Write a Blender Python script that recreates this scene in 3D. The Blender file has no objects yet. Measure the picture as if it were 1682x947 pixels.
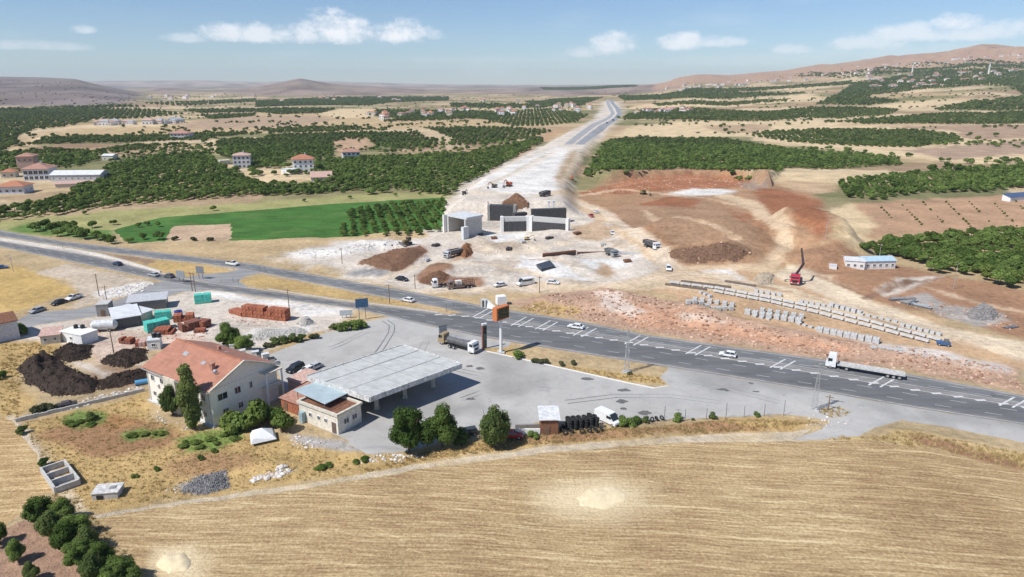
import bpy, bmesh, math, random
import numpy as np
from mathutils import Vector, Matrix
from mathutils.geometry import delaunay_2d_cdt

random.seed(7)
RNG = np.random.default_rng(7)
sc = bpy.context.scene
COL = sc.collection

# ------------------------------------------------------------------ camera, sky, sun, exposure
CAM_H, FPX, CX, CY, HORIZON = 65.0, 1121.3, 841.0, 473.5, 138.0
PITCH = math.atan((CY - HORIZON) / FPX)
SUN_EL = math.radians(51)
SUN_XY = Vector((-0.85, -0.53)).normalized()          # horizontal direction towards the sun
cam = bpy.data.cameras.new('camera')
cam.sensor_width = 36.0
cam.lens = 36.0 * FPX / 1682.0
cam.clip_start, cam.clip_end = 1.0, 90000.0
camo = bpy.data.objects.new('camera', cam)
COL.objects.link(camo)
camo.location = (0, 0, CAM_H)
camo.rotation_euler = (math.radians(90) - PITCH, 0, 0)
sc.camera = camo

def pix_dir(u, v):
    x = (np.asarray(u, float) - CX) / FPX
    y = -(np.asarray(v, float) - CY) / FPX
    return x, math.cos(PITCH) + y * math.sin(PITCH), -math.sin(PITCH) + y * math.cos(PITCH)

world = bpy.data.worlds.new('World')
sc.world = world
world.use_nodes = True
wt = world.node_tree
for n in list(wt.nodes): wt.nodes.remove(n)
def wn(t, **k):
    n = wt.nodes.new(t)
    for a, b in k.items(): setattr(n, a, b)
    return n
def wmath(op, a, b=None, c=None):
    n = wn('ShaderNodeMath', operation=op)
    for i, q in enumerate((a, b, c)):
        if q is None: continue
        if isinstance(q, (int, float)): n.inputs[i].default_value = q
        else: wt.links.new(q, n.inputs[i])
    return n.outputs[0]
sky = wn('ShaderNodeTexSky', sky_type='NISHITA', sun_disc=False, sun_elevation=SUN_EL,
         sun_rotation=math.atan2(SUN_XY.x, SUN_XY.y), altitude=900.0, air_density=1.0, dust_density=0.05, ozone_density=3.0)
bg = wn('ShaderNodeBackground'); bg.inputs[1].default_value = 0.092
tint = wn('ShaderNodeMix', data_type='RGBA', blend_type='MULTIPLY'); tint.inputs[0].default_value = 1.0; tint.inputs[7].default_value = (.88, .97, 1.12, 1)
wt.links.new(sky.outputs[0], tint.inputs[6]); wt.links.new(tint.outputs[2], bg.inputs[0])
tc = wn('ShaderNodeTexCoord')
sep = wn('ShaderNodeSeparateXYZ'); wt.links.new(tc.outputs['Generated'], sep.inputs[0])
az = wmath('ARCTAN2', sep.outputs[0], sep.outputs[1])
el = wmath('ARCSINE', sep.outputs[2])
CLOUDS = [  # centre and radii as seen, and strength
    (556, 52, 66, 32, 1.0), (500, 62, 52, 20, .85), (435, 60, 62, 20, .8), (370, 56, 42, 20, .8), (305, 64, 34, 10, .5),
    (662, 57, 52, 27, 1.0), (712, 60, 20, 13, .5), (137, 50, 18, 9, .55), (10, 76, 110, 9, .38),
    (1004, 76, 46, 25, .8), (955, 88, 34, 13, .5), (1118, 71, 38, 21, .85), (1180, 70, 56, 13, .65), (1300, 82, 36, 11, .5),
    (1425, 72, 54, 18, .62), (1500, 58, 80, 18, .68), (1566, 42, 36, 16, .85), (1610, 56, 70, 18, .66), (1720, 46, 90, 18, .62),
    (1250, 100, 200, 14, .16), (1500, 88, 160, 16, .2), (800, 100, 160, 9, .12), (-160, 60, 90, 20, .5), (1980, 58, 140, 26, .6)]
SHAPES = []
for (u, v, ru, rv, s) in CLOUDS:
    x, y, z = pix_dir(u, v)
    a0, e0 = math.atan2(x, y), math.atan2(z, math.hypot(x, y))
    da = wmath('DIVIDE', wmath('SUBTRACT', az, a0), ru / FPX * 0.94)
    de = wmath('DIVIDE', wmath('SUBTRACT', el, e0), rv / FPX)
    lo = wmath('MULTIPLY', wmath('MINIMUM', de, 0.0), 0.9)            # flatter undersides
    de = wmath('ADD', de, lo)
    q = wmath('ADD', wmath('MULTIPLY', da, da), wmath('MULTIPLY', de, de))
    SHAPES.append((q, s))
nz = wn('ShaderNodeTexNoise'); nz.inputs['Scale'].default_value = 30; nz.inputs['Detail'].default_value = 9; nz.inputs['Roughness'].default_value = .68
mp = wn('ShaderNodeMapping'); mp.inputs['Scale'].default_value = (1, 1, 1.5)
wt.links.new(tc.outputs['Generated'], mp.inputs[0]); wt.links.new(mp.outputs[0], nz.inputs[0])
nz2 = wn('ShaderNodeTexNoise'); nz2.inputs['Scale'].default_value = 5; nz2.inputs['Detail'].default_value = 7
mp2 = wn('ShaderNodeMapping'); mp2.inputs['Scale'].default_value = (1, 1, 5)
wt.links.new(tc.outputs['Generated'], mp2.inputs[0]); wt.links.new(mp2.outputs[0], nz2.inputs[0])
M = None
for (q, s) in SHAPES:
    mr = wn('ShaderNodeMapRange', interpolation_type='SMOOTHSTEP')
    wt.links.new(wmath('SUBTRACT', wmath('SUBTRACT', 1.78, wmath('MULTIPLY', q, .62)), wmath('MULTIPLY', nz.outputs[0], 2.1)), mr.inputs[0])
    mr.inputs[1].default_value = 0.0; mr.inputs[2].default_value = 0.85; mr.inputs[3].default_value = 0; mr.inputs[4].default_value = s
    M = mr.outputs[0] if M is None else wmath('MAXIMUM', M, mr.outputs[0])
wisp = wn('ShaderNodeMapRange', interpolation_type='SMOOTHSTEP'); wt.links.new(nz2.outputs[0], wisp.inputs[0])
wisp.inputs[1].default_value = 0.5; wisp.inputs[2].default_value = 0.85; wisp.inputs[4].default_value = 0.22
fac = wmath('MAXIMUM', M, wisp.outputs[0])
cbg = wn('ShaderNodeBackground'); cbg.inputs[0].default_value = (.86, .88, .92, 1); cbg.inputs[1].default_value = 1.1
mix = wn('ShaderNodeMixShader'); wo = wn('ShaderNodeOutputWorld')
wt.links.new(fac, mix.inputs[0]); wt.links.new(bg.outputs[0], mix.inputs[1]); wt.links.new(cbg.outputs[0], mix.inputs[2]); wt.links.new(mix.outputs[0], wo.inputs[0])

sun = bpy.data.lights.new('sun', 'SUN'); sun.energy = 4.8; sun.angle = math.radians(0.53); sun.color = (1.0, .97, .92)
suno = bpy.data.objects.new('sun', sun); COL.objects.link(suno)
sdir = Vector((SUN_XY.x * math.cos(SUN_EL), SUN_XY.y * math.cos(SUN_EL), math.sin(SUN_EL)))
suno.rotation_euler = (-sdir).to_track_quat('-Z', 'Y').to_euler()
suno.location = (-300, -200, 500)
vs = sc.view_settings
vs.view_transform = 'Standard'; vs.look = 'None'; vs.exposure = 0.12; vs.gamma = 1.0; vs.use_curve_mapping = False
sc.cycles.use_denoising = True
sc.cycles.max_bounces = 6; sc.cycles.diffuse_bounces = 3; sc.cycles.transparent_max_bounces = 8; sc.cycles.volume_bounces = 0
HAZE = (5.5e-5, (.82, .93, 1.0))

# ------------------------------------------------------------------ number helpers
def vnoise(x, y, s=0):
    ix = np.floor(x).astype(np.int64); iy = np.floor(y).astype(np.int64)
    fx = x - ix; fy = y - iy
    fx = fx * fx * (3 - 2 * fx); fy = fy * fy * (3 - 2 * fy)
    def h(a, b):
        n = (a * 374761393 + b * 668265263 + s * 974711 + 1013) & 0xffffffff
        n = ((n ^ (n >> 13)) * 1274126177) & 0xffffffff
        return ((n ^ (n >> 16)) & 0xffffff) / float(0xffffff)
    return (h(ix, iy) * (1 - fx) + h(ix + 1, iy) * fx) * (1 - fy) + (h(ix, iy + 1) * (1 - fx) + h(ix + 1, iy + 1) * fx) * fy
def fbm(x, y, o=4, s=0):
    t = 0; a = .5
    for i in range(o):
        t = t + a * (vnoise(x, y, s + i) - .5); x = x * 2.03 + 17.1; y = y * 2.03 - 9.7; a *= .5
    return t
def sstep(a, b, x):
    t = np.clip((x - a) / (b - a), 0, 1); return t * t * (3 - 2 * t)
def pip(poly, x, y):
    poly = np.asarray(poly, float); n = len(poly); r = np.zeros(x.shape, bool)
    j = n - 1
    for i in range(n):
        xi, yi = poly[i]; xj, yj = poly[j]
        if yi != yj:
            r ^= ((yi > y) != (yj > y)) & (x < (xj - xi) * (y - yi) / (yj - yi) + xi)
        j = i
    return r
def sdist(poly, x, y):
    """signed distance, positive inside"""
    poly = np.asarray(poly, float); d = np.full(x.shape, 1e18); n = len(poly)
    for i in range(n):
        ax, ay = poly[i]; bx, by = poly[(i + 1) % n]
        ex, ey = bx - ax, by - ay; L = ex * ex + ey * ey + 1e-12
        t = np.clip(((x - ax) * ex + (y - ay) * ey) / L, 0, 1)
        d = np.minimum(d, (x - ax - t * ex) ** 2 + (y - ay - t * ey) ** 2)
    return np.sqrt(d) * np.where(pip(poly, x, y), 1, -1)
def linedist(pts, x, y):
    d = np.full(x.shape, 1e18); tt = np.zeros(x.shape); n = len(pts) - 1
    for i in range(n):
        ax, ay = pts[i]; bx, by = pts[i + 1]
        ex, ey = bx - ax, by - ay; L = ex * ex + ey * ey
        t = np.clip(((x - ax) * ex + (y - ay) * ey) / L, 0, 1)
        q = (x - ax - t * ex) ** 2 + (y - ay - t * ey) ** 2
        m = q < d; d = np.where(m, q, d); tt = np.where(m, i + t, tt)
    return np.sqrt(d), tt
def G0(u, v, z=0.0):
    x, y, zz = pix_dir(u, v); t = (z - CAM_H) / zz
    return np.stack([x * t, y * t], -1)

# ------------------------------------------------------------------ terrain height
def sil(R, pts):
    u = np.array([p[0] for p in pts], float); v = np.array([p[1] for p in pts], float)
    x, y, z = pix_dir(u, v)
    return x / y, CAM_H + R * z / y
HILLS = []
for R, y0, pw, back, pts in (
    (4600, 1900, 1.0, 2200, [(-900,140),(-500,122),(-200,128),(0,125),(40,126),(80,127),(125,129),(150,136),(175,142),(200,147),(230,153),(270,158),(330,166)]),
    (6200, 3300, 1.2, 2500, [(100,170),(200,153),(235,151),(262,144),(280,144),(310,148),(350,149),(390,146),(420,142),(445,137),(465,134),(480,130),(490,128),(503,129),(520,134),(545,137),(590,141),(620,141),(640,144),(700,147),(760,148),(840,146),(880,144),(960,143),(1040,139),(1120,142)]),
    (5200, 820, 1.35, 2600, [(900,150),(980,146),(1040,141),(1090,136),(1112,129),(1140,122),(1160,121),(1200,123),(1250,118),(1290,115),(1340,108),(1390,102),(1430,96),(1470,94),(1510,90),(1545,85),(1580,79),(1610,72),(1630,71),(1650,74),(1690,75),(1800,66),(2000,70),(2600,100)]),
    (13000, 9500, 1.0, 3000, [(-600,138),(0,136),(120,133),(230,132),(330,131),(430,134),(520,132),(580,134),(640,136),(720,138),(860,139),(1100,138),(1700,138),(2400,140)])):
    a, h = sil(R, pts); HILLS.append((R, y0, pw, back, a, h))
ROADLINE = [tuple(p) for p in G0([-300, 0, 158, 264, 420, 552, 684, 811, 946, 1100, 1356, 1682, 2100], [355, 393, 418, 440, 463, 482, 502, 524, 548, 572, 616, 668, 740])]
EMB = [tuple(G0(838, 332, 6.5)), tuple(G0(862, 290, 5.5)), tuple(G0(925, 243, 4)), tuple(G0(978, 200, 2)), tuple(G0(1003, 168, 0))]
EMBH = [7.0, 6.0, 4.0, 2.0, 0.0]
SPOIL = G0([835, 900, 985, 1070, 1180, 1330, 1480, 1640, 1800, 1800, 1640, 1500, 1350, 1200, 1080, 960, 890],
           [497, 484, 474, 487, 512, 545, 577, 600, 635, 660, 636, 612, 588, 566, 548, 527, 515])
CUT = G0([978, 1010, 1060, 1140, 1225, 1262, 1300, 1420, 1430, 1010], [296, 297, 291, 288, 295, 306, 240, 225, 185, 205])  # high ground behind the cut face
BUMPS = []   # (x, y, rx, ry, rot, height)
def bump(u, v, rx, ry, rot, h, flat=0.0): p = G0(u, v); BUMPS.append((p[0], p[1], rx, ry, math.radians(rot), h, flat))
bump(1150, 402, 44, 31, 0, 5.5, .5); bump(1165, 396, 32, 20, 0, 3.0, .5); bump(1090, 384, 34, 24, 0, 1.5, .6)
bump(1150, 424, 26, 7, 0, 3.2); bump(1190, 424, 14, 6, 0, 1.6)
bump(1325, 392, 22, 44, 0, 6, .4); bump(1330, 386, 14, 32, 0, 4.5, .4); bump(1345, 430, 18, 14, 0, 4.0)
bump(640, 432, 18, 12, 30, 2.6); bump(668, 420, 10, 8, 30, 2.0); bump(625, 405, 20, 5, 15, 1.4)
bump(760, 445, 12, 6, 0, 1.5); bump(860, 405, 18, 8, 0, 1.6); bump(930, 385, 22, 7, 0, 1.5); bump(985, 375, 12, 12, 0, 2.2)
bump(1450, 465, 16, 8, 20, 2.0); bump(1390, 455, 10, 6, 0, 1.2); bump(1620, 520, 10, 5, 0, 1.6)
bump(610, 745, 7, 3, 10, .8); bump(440, 765, 6, 3, 10, .9); bump(1260, 700, 18, 2.2, -4, .8); bump(1000, 712, 26, 2.0, 3, .7)
bump(1560, 722, 16, 3, -20, 1.0); bump(985, 600, 12, 2, -24, .5); bump(130, 455, 9, 5, 0, .8)
def height(x, y):
    x = np.asarray(x, float); y = np.asarray(y, float)
    h = np.zeros(np.broadcast(x, y).shape)
    yy = np.maximum(y, 1.0); a = x / yy
    far = sstep(330, 1500, y)
    h = h + far * (fbm(x / 420, y / 420, 3, 3) * 16) * (1 - .5 * sstep(1500, 6000, y))
    hill = np.zeros(h.shape); keep = np.ones(h.shape)
    for (R, y0, pw, back, ta, th) in HILLS:
        hr = np.interp(a, ta, th, left=0, right=0)
        t = np.clip((y - y0) / (R - y0), 0, 1) ** pw
        t = np.where(y > R, 1 - .8 * sstep(R, R + back, y), t)
        rough = 1 + .6 * fbm(x / 260, y / 420, 5, 9) * sstep(.1, .6, t) * (1 - sstep(.9, 1, t))
        hill = np.maximum(hill, np.where(y > y0, hr * t * rough, 0)); keep = keep * (1 - sstep(0, .25, t) * (hr > 0))
    h = np.maximum(h * keep, hill)
    near = y < 900
    if np.any(near):
        for (bx, by, rx, ry, ro, bh, fl) in BUMPS:
            c, s = math.cos(ro), math.sin(ro); dx = x - bx; dy = y - by
            q = ((dx * c + dy * s) / rx) ** 2 + ((-dx * s + dy * c) / ry) ** 2
            if fl:
                q = np.sqrt(q) + fbm(x / 8, y / 8, 4, 57) * .16
                h = h + bh * np.clip((1 - q) / fl, 0, 1) * (1 + .10 * fbm(x / 3.5, y / 3.5, 3, 58))
            else: h = h + bh * np.where(q < 1, (1 - q) ** 2 * (1 + q), 0)
        d = sdist(CUT, x, y) + 4 * fbm(x / 14, y / 14, 3, 21)
        h = h + 12 * sstep(-1.5, 2.0, d) * (1 - sstep(430, 560, y))
        d, t = linedist(EMB, x, y)
        eh = np.interp(t, [0, 1, 2, 3, 4], EMBH); hw = np.interp(t, [0, 1, 2, 3, 4], [25, 24, 20, 18, 16])
        e = eh * (1 - sstep(0, 1, (d - hw) / (3.0 + eh * 1.4))) * sstep(EMB[0][1] - 6, EMB[0][1] - 2, y)
        h = np.maximum(h, e)
        m = sstep(0, 5, sdist(SPOIL, x, y))
        h = h + m * (1.2 + 4.0 * np.maximum(fbm(x / 11, y / 11, 4, 31) + .08, -.1))
        site = sstep(205, 225, y) * (1 - sstep(330, 380, y)) * sstep(-110, -70, x) * (1 - sstep(20, 60, x))
        h = h + site * (np.maximum(fbm(x / 9, y / 9, 5, 41), -.1) * 3.0 + np.maximum(fbm(x / 30, y / 22, 3, 43), 0) * 5)
        d, t = linedist(ROADLINE, x, y)
        h = h * sstep(17, 24, d) if False else np.where(d < 18, 0, h * sstep(18, 25, d))
        h = h + sstep(26, 40, d) * fbm(x / 18, y / 18, 4, 51) * .5
    return h
def ground(u, v):
    """where the sight line through a photo position meets the terrain"""
    u = np.atleast_1d(np.asarray(u, float)); v = np.atleast_1d(np.asarray(v, float))
    dx, dy, dz = pix_dir(u, v); sx = dx / dy; sz = dz / dy
    dn = np.where(sz < -1e-4, sz, -1e-4)
    lo = np.clip((22.0 - CAM_H) / dn, 30, 850); hi = (-4.0 - CAM_H) / dn; hi = np.where(hi < 880, hi, 16000.0)
    for n in (40 if hi.max() < 900 else 260, 14, 14):
        Y = lo[:, None] * (hi / lo)[:, None] ** np.linspace(0, 1, n)[None, :]
        below = CAM_H + sz[:, None] * Y < height(sx[:, None] * Y, Y)
        k = np.where(below.any(1), below.argmax(1), n - 1); i = np.arange(len(k))
        lo, hi = Y[i, np.maximum(k - 1, 0)], Y[i, k]
    return np.stack([sx * hi, hi], -1)
def P(u, v):
    """3D ground point under a photo position"""
    g = ground(u, v)[0]; return Vector((g[0], g[1], float(height(g[:1], g[1:])[0])))
def polyw(pts):
    a = np.array(pts, float); return ground(a[:, 0], a[:, 1])

# ------------------------------------------------------------------ material helpers
class NT:
    def __init__(s, name):
        s.m = bpy.data.materials.new(name); s.m.use_nodes = True; s.t = s.m.node_tree
        for n in list(s.t.nodes): s.t.nodes.remove(n)
        s.out = s.t.nodes.new('ShaderNodeOutputMaterial')
    def n(s, t, **k):
        n = s.t.nodes.new(t)
        for a, b in k.items(): setattr(n, a, b)
        return n
    def set(s, sock, v):
        if isinstance(v, bpy.types.NodeSocket): s.t.links.new(v, sock)
        elif isinstance(v, tuple) and len(v) == 3 and sock.type == 'RGBA': sock.default_value = (*v, 1)
        else: sock.default_value = v
    def math(s, op, a, b=0.0, c=0.0):
        n = s.n('ShaderNodeMath', operation=op)
        for i, q in enumerate((a, b, c)): s.set(n.inputs[i], q)
        return n.outputs[0]
    def coord(s, scale=(1, 1, 1), rot=(0, 0, 0), obj=False):
        m = s.n('ShaderNodeMapping'); m.inputs['Scale'].default_value = scale; m.inputs['Rotation'].default_value = rot
        if obj: s.t.links.new(s.n('ShaderNodeTexCoord').outputs['Object'], m.inputs[0])
        else: s.t.links.new(s.n('ShaderNodeNewGeometry').outputs['Position'], m.inputs[0])
        return m.outputs[0]
    def noise(s, vec, scale, detail=4, rough=.55, dist=0.0):
        n = s.n('ShaderNodeTexNoise'); s.t.links.new(vec, n.inputs[0])
        n.inputs['Scale'].default_value = scale; n.inputs['Detail'].default_value = detail; n.inputs['Roughness'].default_value = rough; n.inputs['Distortion'].default_value = dist
        return n.outputs[0]
    def rng(s, v, a, b, c, d, smooth=True):
        n = s.n('ShaderNodeMapRange'); n.interpolation_type = 'SMOOTHSTEP' if smooth else 'LINEAR'
        s.set(n.inputs[0], v)
        for i, q in enumerate((a, b, c, d)): n.inputs[i + 1].default_value = q
        return n.outputs[0]
    def mix(s, f, a, b, mode='MIX'):
        n = s.n('ShaderNodeMix', data_type='RGBA', blend_type=mode)
        s.set(n.inputs[0], f); s.set(n.inputs[6], a); s.set(n.inputs[7], b); return n.outputs[2]
    def scale(s, col, f):
        n = s.n('ShaderNodeVectorMath', operation='SCALE'); s.set(n.inputs[0], col); s.set(n.inputs[3], f); return n.outputs[0]
    def bump(s, h, strength=.5, dist=.1):
        n = s.n('ShaderNodeBump'); s.set(n.inputs['Height'], h); n.inputs['Strength'].default_value = strength; n.inputs['Distance'].default_value = dist
        return n.outputs[0]
    def done(s, col, rough=.9, metal=0.0, normal=None, spec=.3):
        b = s.n('ShaderNodeBsdfPrincipled'); s.set(b.inputs['Base Color'], col); s.set(b.inputs['Roughness'], rough); b.inputs['Metallic'].default_value = metal
        b.inputs['Specular IOR Level'].default_value = spec
        if normal is not None: s.t.links.new(normal, b.inputs['Normal'])
        s.t.links.new(b.outputs[0], s.out.inputs[0]); return s.m
MATS = {}
def paint(col, rough=.6, metal=0.0, dirt=.18, spec=.4, scale=1.5):
    """plain coloured surface with a little wear"""
    key = (col, rough, metal, dirt)
    if key not in MATS:
        t = NT('surface'); c = t.coord(obj=True)
        f = t.math('ADD', t.math('MULTIPLY', t.noise(c, scale, 5, .6), .6), t.math('MULTIPLY', t.noise(c, scale * 7, 3), .4))
        col2 = t.mix(t.rng(f, .35, .68, 0, 1), tuple(q * (1 - dirt * 1.6) for q in col), tuple(min(1, q * (1 + dirt * .5)) for q in col))
        MATS[key] = t.done(col2, rough, metal, None, spec)
    return MATS[key]
def glass():
    if 'glass' not in MATS:
        t = NT('window_glass'); MATS['glass'] = t.done((.03, .038, .045), .08, 0, None, .6)
    return MATS['glass']
def ground_mat(name, kind):
    t = NT(name); p = t.coord()
    at = t.n('ShaderNodeAttribute'); at.attribute_name = 'Col'; col = at.outputs['Color']
    n1 = t.noise(p, .06, 6, .6); n2 = t.noise(p, .55, 6, .65); n3 = t.noise(p, 3.2, 4, .6)
    if kind == 'soil':
        f = t.math('ADD', t.math('ADD', t.math('MULTIPLY', n1, .75), t.math('MULTIPLY', n2, .8)), t.math('MULTIPLY', n3, .55))
        k = t.rng(f, .74, 1.34, .52, 1.45, False)
        c = t.scale(col, k)
        c = t.mix(t.rng(t.noise(p, .23, 5, .7), .52, .74, 0, .35), c, t.scale(col, .62))
        c = t.mix(t.rng(t.noise(p, 1.7, 3, .6), .62, .75, 0, .28), c, (.56, .47, .33))
        nb = t.bump(t.math('ADD', t.math('MULTIPLY', n2, 1.0), t.math('MULTIPLY', n3, .35)), .85, .6)
        return t.done(c, .95, 0, nb, .1)
    if kind == 'stubble':
        w = t.n('ShaderNodeTexNoise'); w.inputs['Scale'].default_value = .016; w.inputs['Detail'].default_value = 2; t.t.links.new(p, w.inputs[0])
        sx = t.n('ShaderNodeSeparateXYZ'); t.t.links.new(p, sx.inputs[0])
        # the header's passes bend with the slope of the field
        yy = t.math('ADD', sx.outputs[1], t.math('MULTIPLY', w.outputs[0], 9.0))
        yy = t.math('ADD', yy, t.math('MULTIPLY', t.math('MULTIPLY', sx.outputs[0], sx.outputs[0]), 0.0009))
        yy = t.math('ADD', yy, t.math('MULTIPLY', sx.outputs[0], .06))
        cb = t.n('ShaderNodeCombineXYZ'); t.t.links.new(t.math('MULTIPLY', sx.outputs[0], .055), cb.inputs[0]); t.t.links.new(yy, cb.inputs[1])
        s1 = t.noise(cb.outputs[0], .6, 6, .7, .3); s2 = t.noise(cb.outputs[0], 2.3, 4, .7, .15); s3 = t.noise(p, 1.9, 6, .75)
        big = t.noise(p, .035, 4, .6)
        f = t.math('ADD', t.math('MULTIPLY', s1, .2), t.math('ADD', t.math('MULTIPLY', s2, .9), t.math('ADD', t.math('MULTIPLY', s3, .85), t.math('MULTIPLY', big, .35))))
        sw = t.math('SINE', t.math('ADD', t.math('MULTIPLY', yy, 1.9), t.math('MULTIPLY', t.noise(p, .09, 3, .6), 7.0)))
        sw = t.math('POWER', t.math('MAXIMUM', sw, 0.0), 5.0)
        dr = t.coord((1, 1, 1), (0, 0, math.radians(38))); d2 = t.noise(dr, .05, 2); sd = t.n('ShaderNodeSeparateXYZ'); t.t.links.new(dr, sd.inputs[0])
        tk = t.math('ABSOLUTE', t.math('SINE', t.math('ADD', t.math('MULTIPLY', sd.outputs[1], .085), t.math('MULTIPLY', d2, 3.0))))
        tk = t.math('MULTIPLY', t.rng(tk, 0, .035, 1, 0), t.rng(t.noise(p, .06, 3), .48, .6, 0, 1))
        f = t.math('ADD', f, t.math('ADD', t.math('MULTIPLY', t.math('MULTIPLY', sw, t.rng(s1, .4, .6, 0, 1)), .16), t.math('MULTIPLY', tk, .14)))
        g = t.rng(f, .88, 1.44, 0, 1, False)
        r = t.n('ShaderNodeValToRGB'); t.t.links.new(g, r.inputs[0])
        e = r.color_ramp.elements
        e[0].position = .12; e[0].color = (.26, .165, .085, 1); e[1].position = .92; e[1].color = (.73, .575, .34, 1)
        q = r.color_ramp.elements.new(.38); q.color = (.395, .268, .14, 1)
        q = r.color_ramp.elements.new(.62); q.color = (.53, .385, .205, 1)
        c = t.mix(1.0, r.outputs[0], col, 'MULTIPLY')
        c = t.mix(t.rng(t.noise(p, .05, 5, .65, .8), .5, .68, 0, .4), c, t.scale(c, .72))
        c = t.mix(t.math('MULTIPLY', t.math('SUBTRACT', 1.0, at.outputs['Alpha']), t.rng(s3, .3, .6, .55, .95)), c, (.78, .64, .41))
        nb = t.bump(t.math('ADD', s3, t.math('MULTIPLY', s2, .6)), .8, .35)
        return t.done(c, .95, 0, nb, .1)
    if kind == 'crop':
        f = t.math('ADD', t.math('MULTIPLY', n1, .6), t.math('ADD', t.math('MULTIPLY', n2, .4), t.math('MULTIPLY', n3, .4)))
        rw = t.noise(t.coord((.05, .9, 1), (0, 0, math.radians(8))), 1.0, 4, .6)
        c = t.scale(col, t.rng(t.math('ADD', f, t.math('MULTIPLY', rw, .7)), .86, 1.24, .55, 1.45, False))
        c = t.mix(t.rng(t.noise(p, .05, 5, .65), .52, .72, 0, .55), c, (.15, .20, .06))
        return t.done(c, .9, 0, t.bump(n3, .8, .4), .15)
    if kind == 'asphalt':
        st = t.noise(t.coord((.06, .5, 1), (0, 0, math.radians(-25))), 1.0, 5, .6)
        f = t.math('ADD', t.math('MULTIPLY', n1, .4), t.math('ADD', t.math('MULTIPLY', st, .7), t.math('MULTIPLY', n3, .25)))
        c = t.scale(col, t.rng(f, .45, .9, .62, 1.3, False))
        c = t.mix(t.rng(t.noise(p, .12, 4, .7, 1.5), .60, .66, 0, .3), c, (.075, .075, .076))
        return t.done(c, .85, 0, t.bump(n3, .25, .05), .3)
    if kind == 'paving':
        st = t.noise(p, .16, 5, .7, .6)
        f = t.math('ADD', t.math('MULTIPLY', n1, .5), t.math('ADD', t.math('MULTIPLY', st, .5), t.math('MULTIPLY', n3, .3)))
        c = t.scale(col, t.rng(f, .45, .85, .78, 1.14, False))
        stain = t.rng(t.noise(p, .33, 5, .75, 1.0), .56, .72, 0, .45)
        c = t.mix(stain, c, (.22, .21, .20))
        cr = t.n('ShaderNodeTexVoronoi', feature='DISTANCE_TO_EDGE'); cr.inputs['Scale'].default_value = .16
        wv = t.n('ShaderNodeVectorMath', operation='ADD'); t.t.links.new(p, wv.inputs[0])
        wn_ = t.n('ShaderNodeTexNoise'); wn_.inputs['Scale'].default_value = .5; t.t.links.new(p, wn_.inputs[0])
        t.t.links.new(t.scale(wn_.outputs[1], 2.2), wv.inputs[1]); t.t.links.new(wv.outputs[0], cr.inputs[0])
        c = t.mix(t.rng(cr.outputs[0], 0, .012, .28, 0), c, (.16, .155, .15))
        return t.done(c, .9, 0, t.bump(n3, .25, .05), .2)
GM = {k: ground_mat(n, k) for k, n in (('soil', 'earth_and_dry_grass'), ('stubble', 'wheat_stubble'), ('crop', 'green_crop'), ('asphalt', 'asphalt'), ('paving', 'worn_paving'))}
def leaf_mat(name, c1, c2, tr=.32):
    t = NT(name); oi = t.n('ShaderNodeObjectInfo')
    n = t.noise(t.coord(), .55, 4, .6); n2 = t.noise(t.coord(), .02, 3, .5)
    f = t.math('ADD', t.math('MULTIPLY', n, .9), t.math('ADD', t.math('MULTIPLY', oi.outputs['Random'], .5), t.math('MULTIPLY', n2, .5)))
    col = t.mix(t.rng(f, .66, 1.25, 0, 1, False), c1, c2)
    d = t.n('ShaderNodeBsdfDiffuse'); tl = t.n('ShaderNodeBsdfTranslucent'); m = t.n('ShaderNodeMixShader')
    t.set(d.inputs[0], col); t.set(tl.inputs[0], t.mix(.5, col, (.16, .22, .03))); m.inputs[0].default_value = tr
    t.t.links.new(d.outputs[0], m.inputs[1]); t.t.links.new(tl.outputs[0], m.inputs[2]); t.t.links.new(m.outputs[0], t.out.inputs[0])
    return t.m
LEAF = leaf_mat('orchard_leaves', (.060, .104, .026), (.215, .295, .080))
LEAF_DARK = leaf_mat('dark_leaves', (.056, .092, .030), (.180, .225, .074))
LEAF_LIGHT = leaf_mat('light_leaves', (.075, .125, .028), (.185, .240, .062))
LEAF_DRY = leaf_mat('dusty_leaves', (.075, .085, .045), (.150, .155, .080))
STRAW = leaf_mat('dry_stalks', (.40, .28, .12), (.70, .54, .29), .25)
BARK = paint((.16, .115, .08), .9)

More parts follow.
